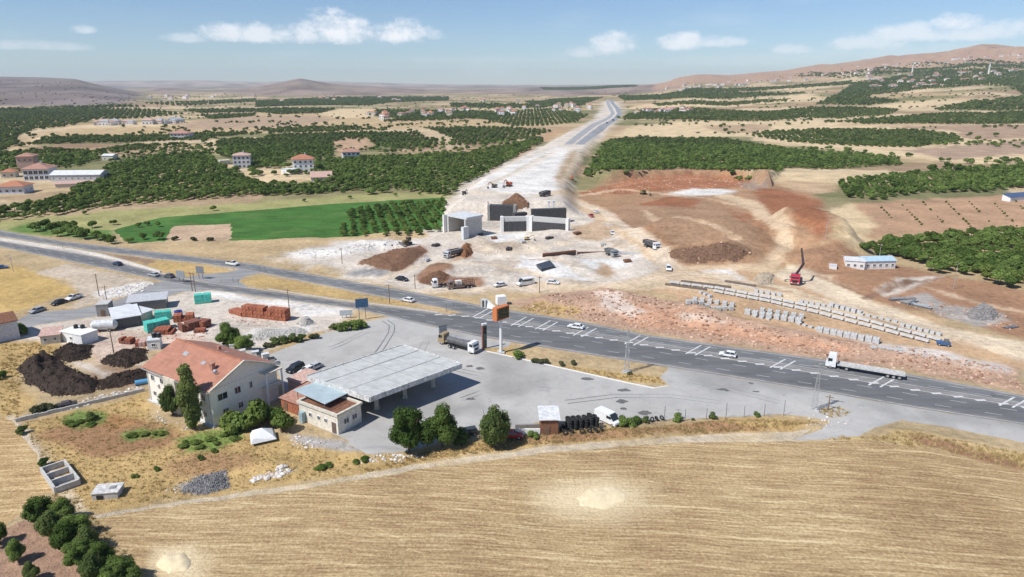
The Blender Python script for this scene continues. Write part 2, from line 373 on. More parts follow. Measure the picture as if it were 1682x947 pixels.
# ------------------------------------------------------------------ object helpers
def tag(o, label=None, cat=None, group=None, kind=None):
    if label: o['label'] = label
    if cat: o['category'] = cat
    if group: o['group'] = group
    if kind: o['kind'] = kind
    return o
def thing(name, label, cat, loc=(0, 0, 0), rz=0.0, group=None):
    o = bpy.data.objects.new(name, None); COL.objects.link(o); o.empty_display_size = .5
    o.location = loc; o.rotation_euler = (0, 0, rz)
    return tag(o, label, cat, group)
def link(name, me, parent=None, loc=(0, 0, 0), rz=0.0):
    o = bpy.data.objects.new(name, me); COL.objects.link(o)
    o.location = loc; o.rotation_euler = (0, 0, rz)
    if parent is not None: o.parent = parent
    return o
class MB:
    """collects shapes for one mesh"""
    def __init__(s): s.v = []; s.f = []; s.mi = []; s.cur = 0
    def add(s, vs_, fs):
        b = len(s.v); s.v += [tuple(q) for q in vs_]; s.f += [tuple(i + b for i in f) for f in fs]; s.mi += [s.cur] * len(fs); return s
    def box(s, c, d, rz=0.0, taper=1.0):
        x, y, z = d[0] / 2, d[1] / 2, d[2] / 2; ca, sa = math.cos(rz), math.sin(rz); vs_ = []
        for k, (sx, sy, sz) in enumerate(((-1,-1,-1),(1,-1,-1),(1,1,-1),(-1,1,-1),(-1,-1,1),(1,-1,1),(1,1,1),(-1,1,1))):
            t = taper if sz > 0 else 1; px, py = sx * x * t, sy * y * t
            vs_.append((c[0] + px * ca - py * sa, c[1] + px * sa + py * ca, c[2] + sz * z))
        return s.add(vs_, [(0,3,2,1),(4,5,6,7),(0,1,5,4),(1,2,6,5),(2,3,7,6),(3,0,4,7)])
    def prism(s, poly, z0, z1):
        n = len(poly)
        return s.add([(p[0], p[1], z0) for p in poly] + [(p[0], p[1], z1) for p in poly],
                     [tuple(range(n - 1, -1, -1)), tuple(range(n, 2 * n))] + [(i, (i + 1) % n, n + (i + 1) % n, n + i) for i in range(n)])
    def side(s, prof, y0, y1, inset=0.0):
        """profile in x,z extruded across y"""
        n = len(prof)
        return s.add([(p[0], y0, p[1]) for p in prof] + [(p[0], y1, p[1]) for p in prof],
                     [tuple(range(n)), tuple(range(2 * n - 1, n - 1, -1))] + [(i, n + i, n + (i + 1) % n, (i + 1) % n) for i in range(n)])
    def tube(s, a, b, r0, r1=None, n=8, cap=True):
        r1 = r0 if r1 is None else r1; a = Vector(a); b = Vector(b); d = (b - a).normalized()
        u = d.orthogonal().normalized(); w = d.cross(u); vs_ = []
        for p, r in ((a, r0), (b, r1)):
            for i in range(n):
                t = 2 * math.pi * i / n; vs_.append(p + u * (r * math.cos(t)) + w * (r * math.sin(t)))
        fs = [(i, (i + 1) % n, n + (i + 1) % n, n + i) for i in range(n)]
        if cap: fs += [tuple(range(n - 1, -1, -1)), tuple(range(n, 2 * n))]
        return s.add(vs_, fs)
    def quad(s, a, b, c, d): return s.add((a, b, c, d), [(0, 1, 2, 3)])
    def loft(s, rings, close=True):
        n = len(rings[0]); vs_ = [p for r in rings for p in r]; fs = []
        for k in range(len(rings) - 1):
            for i in range(n): fs.append((k * n + i, k * n + (i + 1) % n, (k + 1) * n + (i + 1) % n, (k + 1) * n + i))
        if close: fs += [tuple(range(n - 1, -1, -1)), tuple(range((len(rings) - 1) * n, len(rings) * n))]
        return s.add(vs_, fs)
    def mesh(s, name, mats, smooth=False):
        me = bpy.data.meshes.new(name); me.from_pydata([tuple(map(float, q)) for q in s.v], [], s.f)
        for m in (mats if isinstance(mats, (list, tuple)) else [mats]): me.materials.append(m)
        me.polygons.foreach_set('material_index', s.mi)
        bm = bmesh.new(); bm.from_mesh(me); bmesh.ops.recalc_face_normals(bm, faces=bm.faces); bm.to_mesh(me); bm.free()
        if smooth: me.polygons.foreach_set('use_smooth', [True] * len(me.polygons))
        return me
    def build(s, name, mats, parent=None, loc=(0, 0, 0), rz=0.0, smooth=False):
        return link(name, s.mesh(name, mats, smooth), parent, loc, rz)
def head(p, q):
    return math.atan2(q[1] - p[1], q[0] - p[0])

# ------------------------------------------------------------------ land cover
TAN, PALE, BROWN, RED = (.47, .345, .195), (.60, .46, .28), (.30, .195, .12), (.30, .13, .068)
DUST, LIME, ORANGE, SOIL = (.585, .515, .435), (.68, .645, .595), (.50, .335, .20), (.22, .135, .085)
GRASSY, DRYGRASS, ORCHSOIL = (.33, .31, .13), (.46, .32, .14), (.20, .155, .085)
GREY, GREEN = (.40, .385, .36), (.062, .155, .030)
# hard-edged pieces of the setting: name, label, category, material, colour, outline as seen, edge wobble in metres
TOPF = [(-300,345),(0,377.5),(105,396),(227,410),(317,421),(420,433.5),(552,457),(684,480),(804,504),(953,527),(1060,549),(1208,570),(1356,590),(1504,616),(1682,649),(2100,728)]
BOTF = [(-300,352),(0,388),(158,412),(216,419),(264,425.6),(330,432),(420,446),(526,467),(631,488),(720,504)]
TOPN = [(-300,357),(0,395),(158,420.5),(264,448),(317,460),(420,474),(552,493),(658,505),(737,516)]
BOTN = [(-300,368),(0,405),(106,427),(211,449),(270,462),(317,471),(420,486),(578,506),(700,534),(795,554),(890,570),(985,585),(1100,603),(1208,620),(1356,644),(1504,670),(1682,697.5),(2100,780)]
MED = [(760,513),(811,523),(890,536),(1017,556),(1100,569.5),(1208,588),(1356,612),(1504,637),(1682,664.5),(2100,744)]
HARD = [
 ('highway_carriageway', 'far dark asphalt carriageway of the highway beside the construction site', 'road', 'asphalt', (.165,.168,.170), TOPF + MED[::-1] + [(720,504)] + BOTF[::-1], 0),
 ('highway_carriageway', 'near dark asphalt carriageway of the highway in front of the filling station', 'road', 'asphalt', (.142,.143,.145), TOPN + [(760,513)] + MED[1:] + BOTN[::-1], 0),
 ('side_road', 'grey side road branching off the highway towards the brick yard', 'road', 'asphalt', (.29,.285,.28), [(-60,552),(30,524),(52,513),(120,508),(200,490),(250,466),(268,461.5),(317,471.3),(345,475.5),(300,479),(245,497),(150,520),(60,534),(-60,575)], .3),
 ('slip_road', 'short grey crossing between the two carriageways by the grey sign boards', 'road', 'asphalt', (.27,.265,.26), [(300,456),(330,450),(372,447),(396,441.5),(430,447.5),(400,454),(392,462),(408,472),(360,466)], .2),
 ('forecourt', 'wide worn grey forecourt around the filling station', 'pavement', 'paving', (.435,.42,.395), [(438,584),(470,571),(530,548),(600,528),(640,519.5),(700,534.2),(795,554.2),(840,562),(835,570),(790,572),(805,578),(850,587),(930,606),(1030,628),(1075,637),(1100,634),(1085,618),(1100,603.3),(1208,620.2),(1356,644.2),(1504,670.2),(1682,697.7),(2100,780.2),(2100,800),(1682,727),(1560,702),(1480,690),(1440,700),(1410,716),(1340,722),(1300,721),(1350,705),(1365,690),(1300,680),(1200,684),(1100,689),(1010,694),(880,692),(870,704),(790,704),(740,720),(640,745),(600,745),(570,722),(500,690),(470,640),(455,610)], .25),
 ('new_road', 'right grey asphalt carriageway of the new road climbing to the skyline', 'road', 'asphalt', (.27,.28,.30), [(1002,163),(1006,163),(1010,170),(1018,178),(1022,186),(1017,194),(998,208),(960,237),(944,237),(960,224),(984,206),(1008,193),(1014,186),(1010,177),(1003,169)], 0),
 ('new_road', 'left grey asphalt carriageway of the new road climbing to the skyline', 'road', 'asphalt', (.33,.335,.345), [(996,163),(1000,163),(1001,169),(1006,177),(1010,186),(1004,193),(980,206),(956,224),(940,237),(926,237),(948,220),(970,204),(998,192),(1004,186),(1000,178),(996,170)], 0),
 ('crop_field', 'bright green irrigated crop field behind the highway', 'field', 'crop', GREEN, [(186,377),(264,357),(420,345),(552,334),(732,324),(726,376),(568,389),(420,394),(379,394.5),(379,367),(288,371),(276,384),(272,396),(211,399)], .9),
 ('stubble_field', 'large harvested wheat field with curving straw rows in the foreground', 'field', 'stubble', (1,1,1), [(150,853),(300,829),(500,803),(700,771),(900,744),(1100,728),(1300,725),(1420,722),(1480,732),(1540,738),(1682,778),(2100,880),(2400,1500),(300,1500),(250,960),(200,900)], .35),
 ('stubble_field', 'pale stubble field on the far left beside the dirt track', 'field', 'stubble', (1.12,1.10,1.05), [(-300,700),(0,682),(22,690),(52,735),(80,778),(100,800),(70,815),(40,840),(0,872),(-300,905)], .3),
 ('ploughed_field', 'bare brown orchard soil in the bottom left corner', 'field', 'soil', (.34,.215,.145), [(-300,910),(0,874),(45,852),(90,868),(130,920),(160,960),(200,1100),(230,1500),(-900,1500)], .3),
 ('dirt_track', 'pale wheel worn dirt track along the edge of the stubble field', 'path', 'soil', (.54,.45,.33), [(150,846),(300,822),(500,794),(700,760),(900,733),(1100,716),(1300,708),(1335,706),(1300,721.5),(1340,722.5),(1420,721),(1300,724.5),(1100,727),(900,743),(700,770),(500,802),(300,828),(150,852)], .3),
]
# soft patches painted in order: colour, feather in metres, outline as seen
SOFT = [
 (TAN, 30, [(-100,236),(26,234),(60,218),(120,211),(280,205),(420,184),(540,184),(640,196),(760,196),(840,198),(840,206),(640,212),(450,218),(300,220),(90,226),(50,246)]),
 ((.40,.285,.19), 30, [(290,205),(350,195),(420,190),(520,190),(560,196),(470,208),(330,212)]),
 (PALE, 20, [(60,214),(110,211),(270,207),(300,200),(250,200),(150,204)]),
 (BROWN, 8, [(50,242),(110,236),(200,236),(170,243),(70,246)]),
 ((.62,.46,.28), 12, [(30,238),(60,225),(90,222),(80,228),(50,240)]),
 (PALE, 30, [(526,186),(560,178),(610,178),(640,190),(560,194)]),
 (PALE, 20, [(1010,222),(1040,206),(1120,198),(1260,200),(1380,196),(1375,206),(1500,206),(1682,202),(1900,202),(1900,270),(1590,268),(1480,258),(1400,250),(1290,236),(1230,222),(1150,226),(1050,224)]),
 ((.42,.30,.19), 15, [(1155,206),(1250,203),(1270,210),(1230,218),(1180,216)]),
 ((.36,.25,.17), 15, [(1440,208),(1682,204),(1900,204),(1900,222),(1682,226),(1600,230),(1560,214)]),
 ((.38,.27,.19), 15, [(1480,246),(1600,236),(1682,228),(1900,230),(1900,252),(1682,252),(1560,262)]),
 (PALE, 30, [(1020,180),(1060,170),(1180,166),(1260,160),(1330,152),(1350,160),(1260,170),(1180,176),(1060,178)]),
 (PALE, 40, [(1260,142),(1320,138),(1350,144),(1260,150)]), (PALE, 40, [(1428,174),(1477,168),(1562,164),(1582,168),(1525,178),(1477,178)]),
 (PALE, 40, [(1554,140),(1600,136),(1662,135),(1659,142)]), (PALE, 40, [(1424,152),(1470,146),(1517,144),(1545,146),(1500,153)]),
 (PALE, 12, [(1225,290),(1300,283),(1400,282),(1460,279),(1400,290),(1376,300),(1290,300)]),
 ((.48,.34,.21), 8, [(1230,300),(1300,296),(1372,302),(1376,316),(1300,320)]),
 (GRASSY, 6, [(-100,380),(0,362),(200,345),(420,332),(600,318),(740,316),(735,330),(552,336),(420,347),(264,360),(180,378),(40,388)]),
 ((.12,.20,.05), 4, [(5,378),(50,366),(185,378),(190,398),(120,390),(50,384)]),
 (TAN, 4, [(190,402),(380,396),(568,391),(600,391),(480,412),(420,425),(330,420),(240,408)]),
 ((.50,.36,.24), 2, [(280,372),(380,366),(380,394),(275,396)]),
 (PALE, 5, [(400,280),(460,278),(490,292),(470,300),(425,303)]),
 ((.45,.30,.19), 10, [(545,232),(560,226),(600,224),(616,240),(560,256)]), ((.50,.38,.24), 6, [(690,216),(715,212),(770,240),(735,246)]),
 ((.44,.32,.2), 8, [(640,216),(655,214),(690,240),(668,246)]), (PALE, 8, [(330,232),(352,228),(376,252),(360,258)]),
 ((.42,.33,.22), 6, [(20,345),(90,330),(120,318),(150,318),(110,340),(30,352)]),
 # construction land
 (DUST, 8, [(700,340),(742,322),(765,298),(850,256),(905,232),(935,216),(975,196),(992,166),(1012,166),(1022,186),(990,226),(955,250),(938,290),(936,322),(1010,350),(1040,380),(1100,420),(1060,470),(960,475),(820,478),(690,478),(560,452),(450,424),(500,408),(560,396),(700,390)]),
 (LIME, 6, [(760,318),(800,290),(860,262),(915,240),(935,246),(920,280),(915,312),(860,322)]),
 ((.40,.30,.20), 5, [(912,290),(935,250),(948,246),(938,286),(920,306)]),
 ((.44,.29,.17), 6, [(850,250),(890,222),(930,206),(925,216),(880,240),(845,262)]),
 (LIME, 4, [(470,414),(560,402),(640,394),(700,396),(640,408),(560,420),(500,424)]),
 ((.37, .225, .13), 7, [(918,316),(1000,292),(1060,281),(1140,277),(1230,290),(1285,306),(1345,322),(1366,356),(1352,400),(1400,430),(1295,436),(1250,442),(1120,438),(1060,398),(985,342)]),
 ((.345,.215,.13), 6, [(1000,345),(1080,330),(1150,325),(1200,345),(1240,380),(1240,420),(1110,402),(1040,372)]),
 (RED, 4, [(1045,336),(1100,322),(1150,328),(1135,340)]), (RED, 6, [(1235,306),(1300,314),(1345,330),(1362,366),(1350,392),(1305,352),(1250,335)]),
 (RED, 4, [(1195,345),(1235,352),(1262,376),(1250,384),(1215,362)]),
 ((.36,.155,.08), 5, [(945,316),(1040,292),(1130,285),(1225,292),(1236,306),(1120,311),(1020,319)]),
 (LIME, 4, [(1080,319),(1140,309),(1215,312),(1190,319),(1120,322)]), ((.30,.22,.17), 4, [(1205,300),(1240,296),(1262,306),(1235,314)]),
 (SOIL, 3, [(1098,408),(1150,403),(1235,412),(1212,430),(1130,432),(1100,422)]),
 ((.58,.43,.28), 3, [(900,318),(940,317),(1000,345),(1042,375),(1092,412),(1130,436),(1250,432),(1282,410),(1272,372),(1235,340),(1175,322),(1195,318),(1250,332),(1300,370),(1302,410),(1270,446),(1120,452),(1062,424),(1022,392),(985,360),(940,334)]),
 (ORANGE, 5, [(1030,462),(1110,440),(1260,446),(1380,472),(1500,512),(1600,545),(1682,578),(1800,600),(1800,630),(1682,604),(1540,574),(1400,562),(1250,532),(1130,497),(1060,478)]),
 ((.62,.48,.32), 4, [(880,462),(1000,465),(1110,444),(1160,452),(1280,468),(1380,500),(1500,540),(1600,566),(1480,548),(1330,512),(1180,478),(1080,474),(960,478),(880,476)]),
 (LIME, 3, [(1150,444),(1200,440),(1225,458),(1232,470),(1190,462)]),
 ((.34,.195,.115), 6, [(1290,440),(1362,392),(1420,416),(1560,452),(1682,478),(1800,500),(1800,572),(1682,556),(1600,532),(1480,502),(1400,492),(1330,452)]),
 ((.62,.50,.36), 4, [(1262,452),(1300,436),(1345,446),(1400,478),(1500,522),(1600,548),(1682,562),(1800,580),(1800,612),(1682,590),(1560,556),(1440,516),(1340,482)]),
 (DUST, 2, [(1440,478),(1500,455),(1560,452),(1500,470),(1455,488)]), ((.36,.33,.30), 3, [(1465,490),(1520,482),(1560,500),(1640,512),(1670,530),(1600,535),(1520,508)]),
 ((.43,.27,.165), 6, [(1366,352),(1400,334),(1560,325),(1682,318),(1900,318),(1900,375),(1682,372),(1500,382),(1420,394),(1385,384)]),
 (PALE, 4, [(1360,345),(1400,334),(1420,350),(1440,372),(1410,400),(1385,392)]),
 ((.46,.305,.215), 4, [(835,498),(900,482),(985,472),(1070,485),(1180,512),(1330,545),(1480,577),(1640,600),(1682,608),(1682,646),(1500,612),(1350,588),(1200,566),(1080,548),(960,527),(890,515)]),
 ((.52,.30,.19), 3, [(1000,512),(1060,500),(1180,522),(1300,552),(1400,575),(1300,572),(1150,548),(1050,535)]),
 ((.62,.52,.44), 2.5, [(975,480),(1010,476),(1030,500),(1060,512),(1040,520),(990,510)]), ((.56,.46,.38), 2.5, [(1120,516),(1200,528),(1190,536),(1125,524)]),
 ((.56,.50,.45), 3, [(1420,560),(1520,572),(1640,600),(1700,620),(1600,604),(1480,584)]),
 (DRYGRASS, 3, [(850,506),(880,495),(940,502),(960,514),(930,520),(880,514)]),
 ((.30,.16,.10), 2, [(585,432),(640,411),(690,403),(703,412),(680,432),(645,447),(620,441)]),
 ((.29,.165,.10), 2, [(682,460),(700,438),(740,430),(745,440),(715,450),(790,455),(800,468),(760,472),(690,466)]),
 ((.30,.29,.28), 1.5, [(560,448),(600,440),(650,446),(640,455),(585,452)]),
 ((.42,.34,.26), 4, [(770,398),(830,396),(850,408),(800,420),(765,412)]), ((.46,.33,.22), 3, [(935,372),(985,362),(1010,385),(975,395),(940,388)]), ((.50,.42,.34), 3, [(800,430),(870,428),(880,445),(820,452)]), ((.44,.35,.27), 3, [(900,446),(960,450),(1000,462),(940,466)]),
 ((.70,.67,.63), 3, [(860,420),(890,424),(960,440),(990,462),(920,458),(850,440)]), ((.72,.70,.66), 3, [(800,384),(860,382),(870,392),(810,398)]), ((.45,.30,.19), 3, [(740,408),(775,402),(770,425),(745,428)]), ((.68,.66,.62), 3, [(950,424),(1010,426),(1050,420),(1030,440),(970,440)]), ((.40,.28,.18), 2.5, [(985,430),(1010,436),(1000,456),(980,448)]),
 ((.48,.36,.25), 3, [(560,470),(640,478),(740,494),(770,504),(690,490),(600,476)]),
 # medians
 (DRYGRASS, 1, [(200,426),(264,427),(330,434),(390,448),(330,452),(290,455),(230,440)]), ((.28,.19,.13), 1, [(158,414),(216,420),(262,428),(240,434),(200,424)]),
 (DRYGRASS, 1, [(392,462),(425,452),(526,470),(631,491),(690,503),(650,503),(552,490),(440,474)]),
 (DUST, .8, [(-200,352),(0,390),(158,415),(264,446),(300,456),(264,449),(158,421),(0,396)]),
 # left of the road
 ((.50,.345,.135), 3, [(-200,430),(0,428),(40,440),(70,450),(120,470),(130,482),(80,492),(30,510),(-200,530)]),
 ((.52,.43,.33), 2, [(60,448),(110,432),(200,452),(258,464),(240,478),(180,492),(120,506),(130,484),(110,462)]),
 (LIME, 1.5, [(150,480),(215,466),(250,462),(225,482),(170,492)]),
 (DUST, 4, [(-100,560),(40,536),(150,522),(300,482),(345,478),(480,492),(580,508),(540,545),(480,560),(430,580),(330,562),(250,575),(235,600),(200,600),(120,570),(60,560)]),
 ((.52,.40,.32), 3, [(110,545),(200,540),(300,545),(350,560),(250,572),(235,590),(170,600),(150,590)]),
 (LIME, 2, [(300,478),(345,476),(420,490),(560,508),(570,512),(500,520),(480,505),(380,492)]),
 (LIME, 1.5, [(385,556),(420,540),(520,535),(500,550),(440,556)]),
 (DRYGRASS, 3, [(-100,560),(60,560),(120,570),(30,600),(40,640),(60,660),(30,690),(0,682),(-100,690)]),
 ((.33,.22,.14), 2, [(150,600),(200,594),(235,602),(240,636),(180,640),(140,620)]), (DUST, 2, [(120,595),(150,598),(185,612),(170,620),(135,608)]),
 (DRYGRASS, 3, [(25,692),(140,672),(238,642),(256,690),(350,704),(420,712),(500,728),(640,752),(600,778),(440,800),(240,832),(140,840),(105,800),(60,740)]),
 ((.33,.19,.10), 3, [(48,722),(60,708),(130,690),(230,688),(300,712),(280,735),(200,750),(110,740)]),
 ((.38,.235,.12), 3, [(250,760),(330,745),(420,742),(430,770),(330,790),(260,785)]), ((.40,.22,.10), 2, [(140,690),(200,680),(230,690),(190,704)]),
 ((.17,.235,.065), 2, [(100,690),(130,674),(165,676),(170,692),(130,706)]), ((.18,.24,.07), 1.5, [(200,710),(235,704),(245,714),(215,724)]), ((.18,.24,.07), 1.2, [(246,708),(270,704),(276,716),(254,720)]),
 ((.18,.26,.065), 1.8, [(285,722),(330,708),(390,704),(400,718),(360,736),(305,744)]),
 ((.38,.355,.33), 1.5, [(480,716),(560,724),(620,745),(560,742),(500,730)]), ((.36,.33,.30), 1.5, [(270,802),(320,782),(370,772),(375,800),(320,812)]),
 ((.50,.42,.32), 1.5, [(60,752),(80,790),(110,798),(60,720),(20,680),(8,690),(50,760)]),
 (DRYGRASS, 2, [(600,760),(700,735),(800,716),(900,705),(1050,702),(1200,688),(1350,690),(1300,706),(1100,714),(900,730),(700,757),(600,776)]),
 ((.33,.19,.105), 1.5, [(760,735),(860,715),(1000,706),(1180,690),(1320,690),(1300,702),(1100,711),(900,726)]),
 (DRYGRASS, 1, [(1170,690),(1230,684),(1340,694),(1300,704),(1220,700)]),
 ((.50,.37,.18), 2, [(1340,722),(1430,712),(1500,706),(1580,722),(1682,742),(1900,800),(1900,840),(1682,776),(1540,738),(1430,724)]),
 ((.31,.175,.11), 1.2, [(1500,716),(1560,722),(1640,748),(1682,762),(1682,776),(1600,752),(1520,732)]),
 (DRYGRASS, 1, [(800,572),(840,566),(860,590),(930,600),(1020,612),(1085,618),(1095,632),(1030,627),(930,605),(850,588)]),
 (DRYGRASS, 1.5, [(1340,672),(1380,664),(1402,676),(1370,690),(1345,690)]),
 (DRYGRASS, 2, [(440,565),(480,552),(560,540),(640,520),(590,532),(520,550),(470,570)]),
]
HARDW = []
for (nm, lb, ct, mk, col, pts, wob) in HARD:
    w = polyw(pts); out = []
    n = len(w)
    for i in range(n):
        a, b = w[i], w[(i + 1) % n]; L = np.hypot(*(b - a)); r = max(20.0, np.hypot(*((a + b) / 2)))
        k = max(1, int(L / max(.8, r * (.006 if wob else .02))))
        for j in range(k): out.append(a + (b - a) * j / k)
    out = np.array(out)
    if wob:
        out = out + np.stack([fbm(out[:, 0] / 2.5, out[:, 1] / 2.5, 3, 61), fbm(out[:, 0] / 2.5, out[:, 1] / 2.5, 3, 71)], -1) * wob * 4
    HARDW.append(out)
# one triangulation for all the ground, its edges following the outlines above
pts = []
r = 52.0; k = 0; ANG = 0.0056
while r < 17000:
    a = np.arange(-1.02, 1.02, ANG * (1 if r < 6000 else 2.5)) + (k % 2) * ANG / 2
    rr = r * (1 + RNG.uniform(-.0015, .0015, a.shape)); a = a + RNG.uniform(-.0012, .0012, a.shape)
    pts.append(np.stack([rr * np.sin(a), rr * np.cos(a)], -1)); k += 1
    r *= 1 + ANG * (1 + min(r, 3000) / 480)
for r in (6, 20, 38, 80, 200, 600, 2000, 6000, 17000):
    a = np.arange(0, 2 * math.pi, .12); a = a[(np.abs((a + math.pi) % (2 * math.pi) - math.pi) > 1.05) | (r < 45)]
    pts.append(np.stack([r * np.sin(a), r * np.cos(a)], -1))
pts = np.concatenate(pts); nb = len(pts); edges = []; allp = [pts]; off = nb
for o in HARDW:
    n = len(o); allp.append(o); edges += [(off + i, off + (i + 1) % n) for i in range(n)]; off += n
allp = np.concatenate(allp)
cv, ce, cf, _, _, _ = delaunay_2d_cdt([Vector(p) for p in allp], edges, [], 0, 1e-4, False)
TV = np.array([(p.x, p.y) for p in cv]); TF = np.array([f for f in cf if len(f) == 3], dtype=np.int64)
TZ = height(TV[:, 0], TV[:, 1])
cen = TV[TF].mean(1); reg = np.full(len(TF), -1)
for i in range(len(HARDW) - 1, -1, -1):
    reg[pip(HARDW[i], cen[:, 0], cen[:, 1])] = i
# colours of the land
x, y = TV[:, 0], TV[:, 1]
mixf = np.clip(fbm(x / 160, y / 240, 4, 5) * 2.2 + .5, 0, 1)[:, None]
LAND = np.array(TAN) * mixf + np.array((.40, .31, .185)) * (1 - mixf)
a_ = x / np.maximum(y, 1)
# mosaic of small fields on the plain
gx, gy = x / 150.0, y / 75.0; bi, bj = np.floor(gx).astype(np.int64), np.floor(gy).astype(np.int64); best = np.full(x.shape, 1e9); cid = np.zeros(x.shape)
for di in (-1, 0, 1):
    for dj in (-1, 0, 1):
        sx_ = (bi + di) + vnoise((bi + di) + .0, (bj + dj) + .0, 201); sy_ = (bj + dj) + vnoise((bi + di) + .0, (bj + dj) + .0, 202)
        q = (gx - sx_) ** 2 + (gy - sy_) ** 2; m = q < best; best = np.where(m, q, best); cid = np.where(m, vnoise((bi + di) + .0, (bj + dj) + .0, 203), cid)
PAL = np.array([(.42, .31, .175), (.54, .42, .26), (.29, .20, .125), (.20, .19, .085), (.48, .36, .21), (.13, .145, .06), (.37, .26, .16), (.56, .44, .28), (.16, .17, .07)])
w = (sstep(340, 420, y) * .8)[:, None]; LAND = LAND * (1 - w) + PAL[(cid * 8.999).astype(int)] * w
def hillmix(k, col, lo, hi):
    R, y0, pw, back, ta, th = HILLS[k]; hr = np.interp(a_, ta, th, left=0, right=0)
    w = sstep(lo, hi, TZ) * (hr > 5) * (y > y0)
    w = np.clip(w + fbm(x / 300, y / 300, 3, 77) * .5 * (w > 0), 0, 1)[:, None]
    return w * np.array(col) * (1 + 1.6 * fbm(x / 140, y / 260, 4, 79))[:, None], w
for k, col, lo, hi in ((0, (.19, .15, .14), 1, 10), (1, (.25, .185, .15), 2, 12), (3, (.36, .28, .23), 20, 60)):
    c, w = hillmix(k, col, lo, hi); LAND = LAND * (1 - w) + c
w = (sstep(3000, 3900, y + 500 * fbm(x / 500, y / 500, 3, 78)) * (a_ > .2))[:, None]; LAND = LAND * (1 - w) + np.array((.40, .26, .175)) * w
SOFTW = []
LINES = [  # wheel tracks and haul roads: colour, feather, width, course as seen
 ((.66,.54,.40), 1.5, 6, [(745,330),(800,318),(870,318),(905,320),(950,332),(1000,352)]), ((.64,.52,.38), 1.2, 4, [(560,470),(620,462),(680,440),(720,428),(760,432),(830,440),(900,455),(960,466)]),
 ((.62,.50,.37), 1.2, 5, [(690,478),(780,476),(880,472),(1000,468),(1080,452),(1100,440),(1085,415),(1040,380)]), ((.46,.36,.26), 1.0, 2.5, [(760,398),(840,402),(930,402),(1010,406),(1050,412)]), ((.44,.34,.24), .8, 1.6, [(770,430),(850,424),(900,424)]),
 ((.68,.58,.46), 1.2, 5, [(840,392),(880,410),(930,432),(960,452),(1000,466)]), ((.42,.33,.24), .8, 1.8, [(855,392),(890,412),(940,436)]), ((.66,.55,.42), 1.5, 6, [(780,395),(800,410),(850,416),(890,405),(940,396)]),
 ((.50,.40,.30), 1.0, 3, [(940,392),(990,396),(1030,404)]), ((.68,.60,.50), 1.5, 8, [(805,300),(850,282),(890,262),(915,246)]), ((.50,.42,.32), 1, 3, [(790,310),(830,290),(880,262),(905,250)]), ((.66,.52,.36), 1.2, 4, [(925,300),(940,275),(958,252),(985,228)]),
 ((.60,.44,.29), 1.2, 5, [(940,318),(1020,310),(1090,318),(1170,326),(1240,345),(1285,385)]), ((.30,.15,.085), 1.0, 3, [(1000,300),(1060,290),(1130,284),(1200,290),(1236,300)]), ((.52,.26,.14), 1.0, 3, [(1010,306),(1070,297),(1140,293),(1215,299)]), ((.27,.13,.075), .8, 2, [(985,312),(1050,304),(1120,301),(1180,304)]),
 ((.30,.17,.10), 1.2, 3, [(1010,352),(1060,372),(1100,396),(1130,402)]), ((.33,.19,.11), 1.5, 4, [(1180,336),(1230,360),(1258,392),(1256,420)]), ((.56,.40,.26), 1.5, 4, [(1060,346),(1110,356),(1160,366),(1210,390)]),
 ((.68,.55,.39), 1.2, 5, [(1120,448),(1200,458),(1290,474),(1380,502),(1480,534),(1600,566),(1720,592)]), ((.40,.26,.16), .8, 1.5, [(1130,452),(1220,464),(1310,482),(1400,510),(1500,544)]), ((.68,.56,.40), 1.2, 4, [(1300,440),(1340,456),(1400,486),(1480,516),(1580,546),(1682,568)]),
 ((.30,.17,.10), .8, 2, [(1340,452),(1400,476),(1440,492),(1500,500)]), ((.22,.13,.085), 1, 2.5, [(1420,490),(1460,474),(1510,462),(1570,452)]), ((.55,.40,.27), 1, 3, [(1520,470),(1580,490),(1640,505),(1700,515)]),
 ((.66,.54,.41), 1.5, 7, [(905,320),(950,332),(1000,352),(1045,382),(1090,415),(1112,440)]), ((.60,.45,.30), 1.5, 5, [(1180,322),(1240,343),(1282,382),(1288,408),(1250,434),(1180,440),(1120,442)]), ((.64,.50,.35), 1.5, 6, [(1000,468),(1060,462),(1120,450),(1200,452)]),
 ((.62,.52,.38), .8, 1.6, [(22,690),(62,745),(100,798),(138,846)]), ((.62,.52,.38), .8, 1.6, [(6,694),(44,752),(80,806)]),
 ((.58,.48,.34), .8, 1.1, [(10,690),(50,745),(90,792),(130,838)]), ((.58,.48,.34), .8, 1.1, [(0,706),(34,756),(66,800),(100,850)]), ((.62,.50,.40), 1, 3, [(110,560),(180,556),(260,556),(330,570)]), ((.60,.50,.40), 1, 3, [(140,530),(180,548),(230,560)]),
]
wx, wy = fbm(x / 7, y / 7, 4, 81), fbm(x / 7, y / 7, 4, 91)
ALLC = LAND.copy()
SOFTM = []
for (col, fe, ps) in SOFT:
    w = polyw(ps); lo = w.min(0) - fe - 8; hi = w.max(0) + fe + 8
    m = np.where((x > lo[0]) & (x < hi[0]) & (y > lo[1]) & (y < hi[1]))[0]
    if not len(m): continue
    amp = fe * 1.6
    d = sdist(w, x[m], y[m]) + (wx[m] + wy[m] * .6) * amp
    SOFTM.append((m, sstep(-fe * .5, fe * .5, d)[:, None], np.array(col)))
    f = SOFTM[-1][1]; ALLC[m] = ALLC[m] * (1 - f) + SOFTM[-1][2] * f
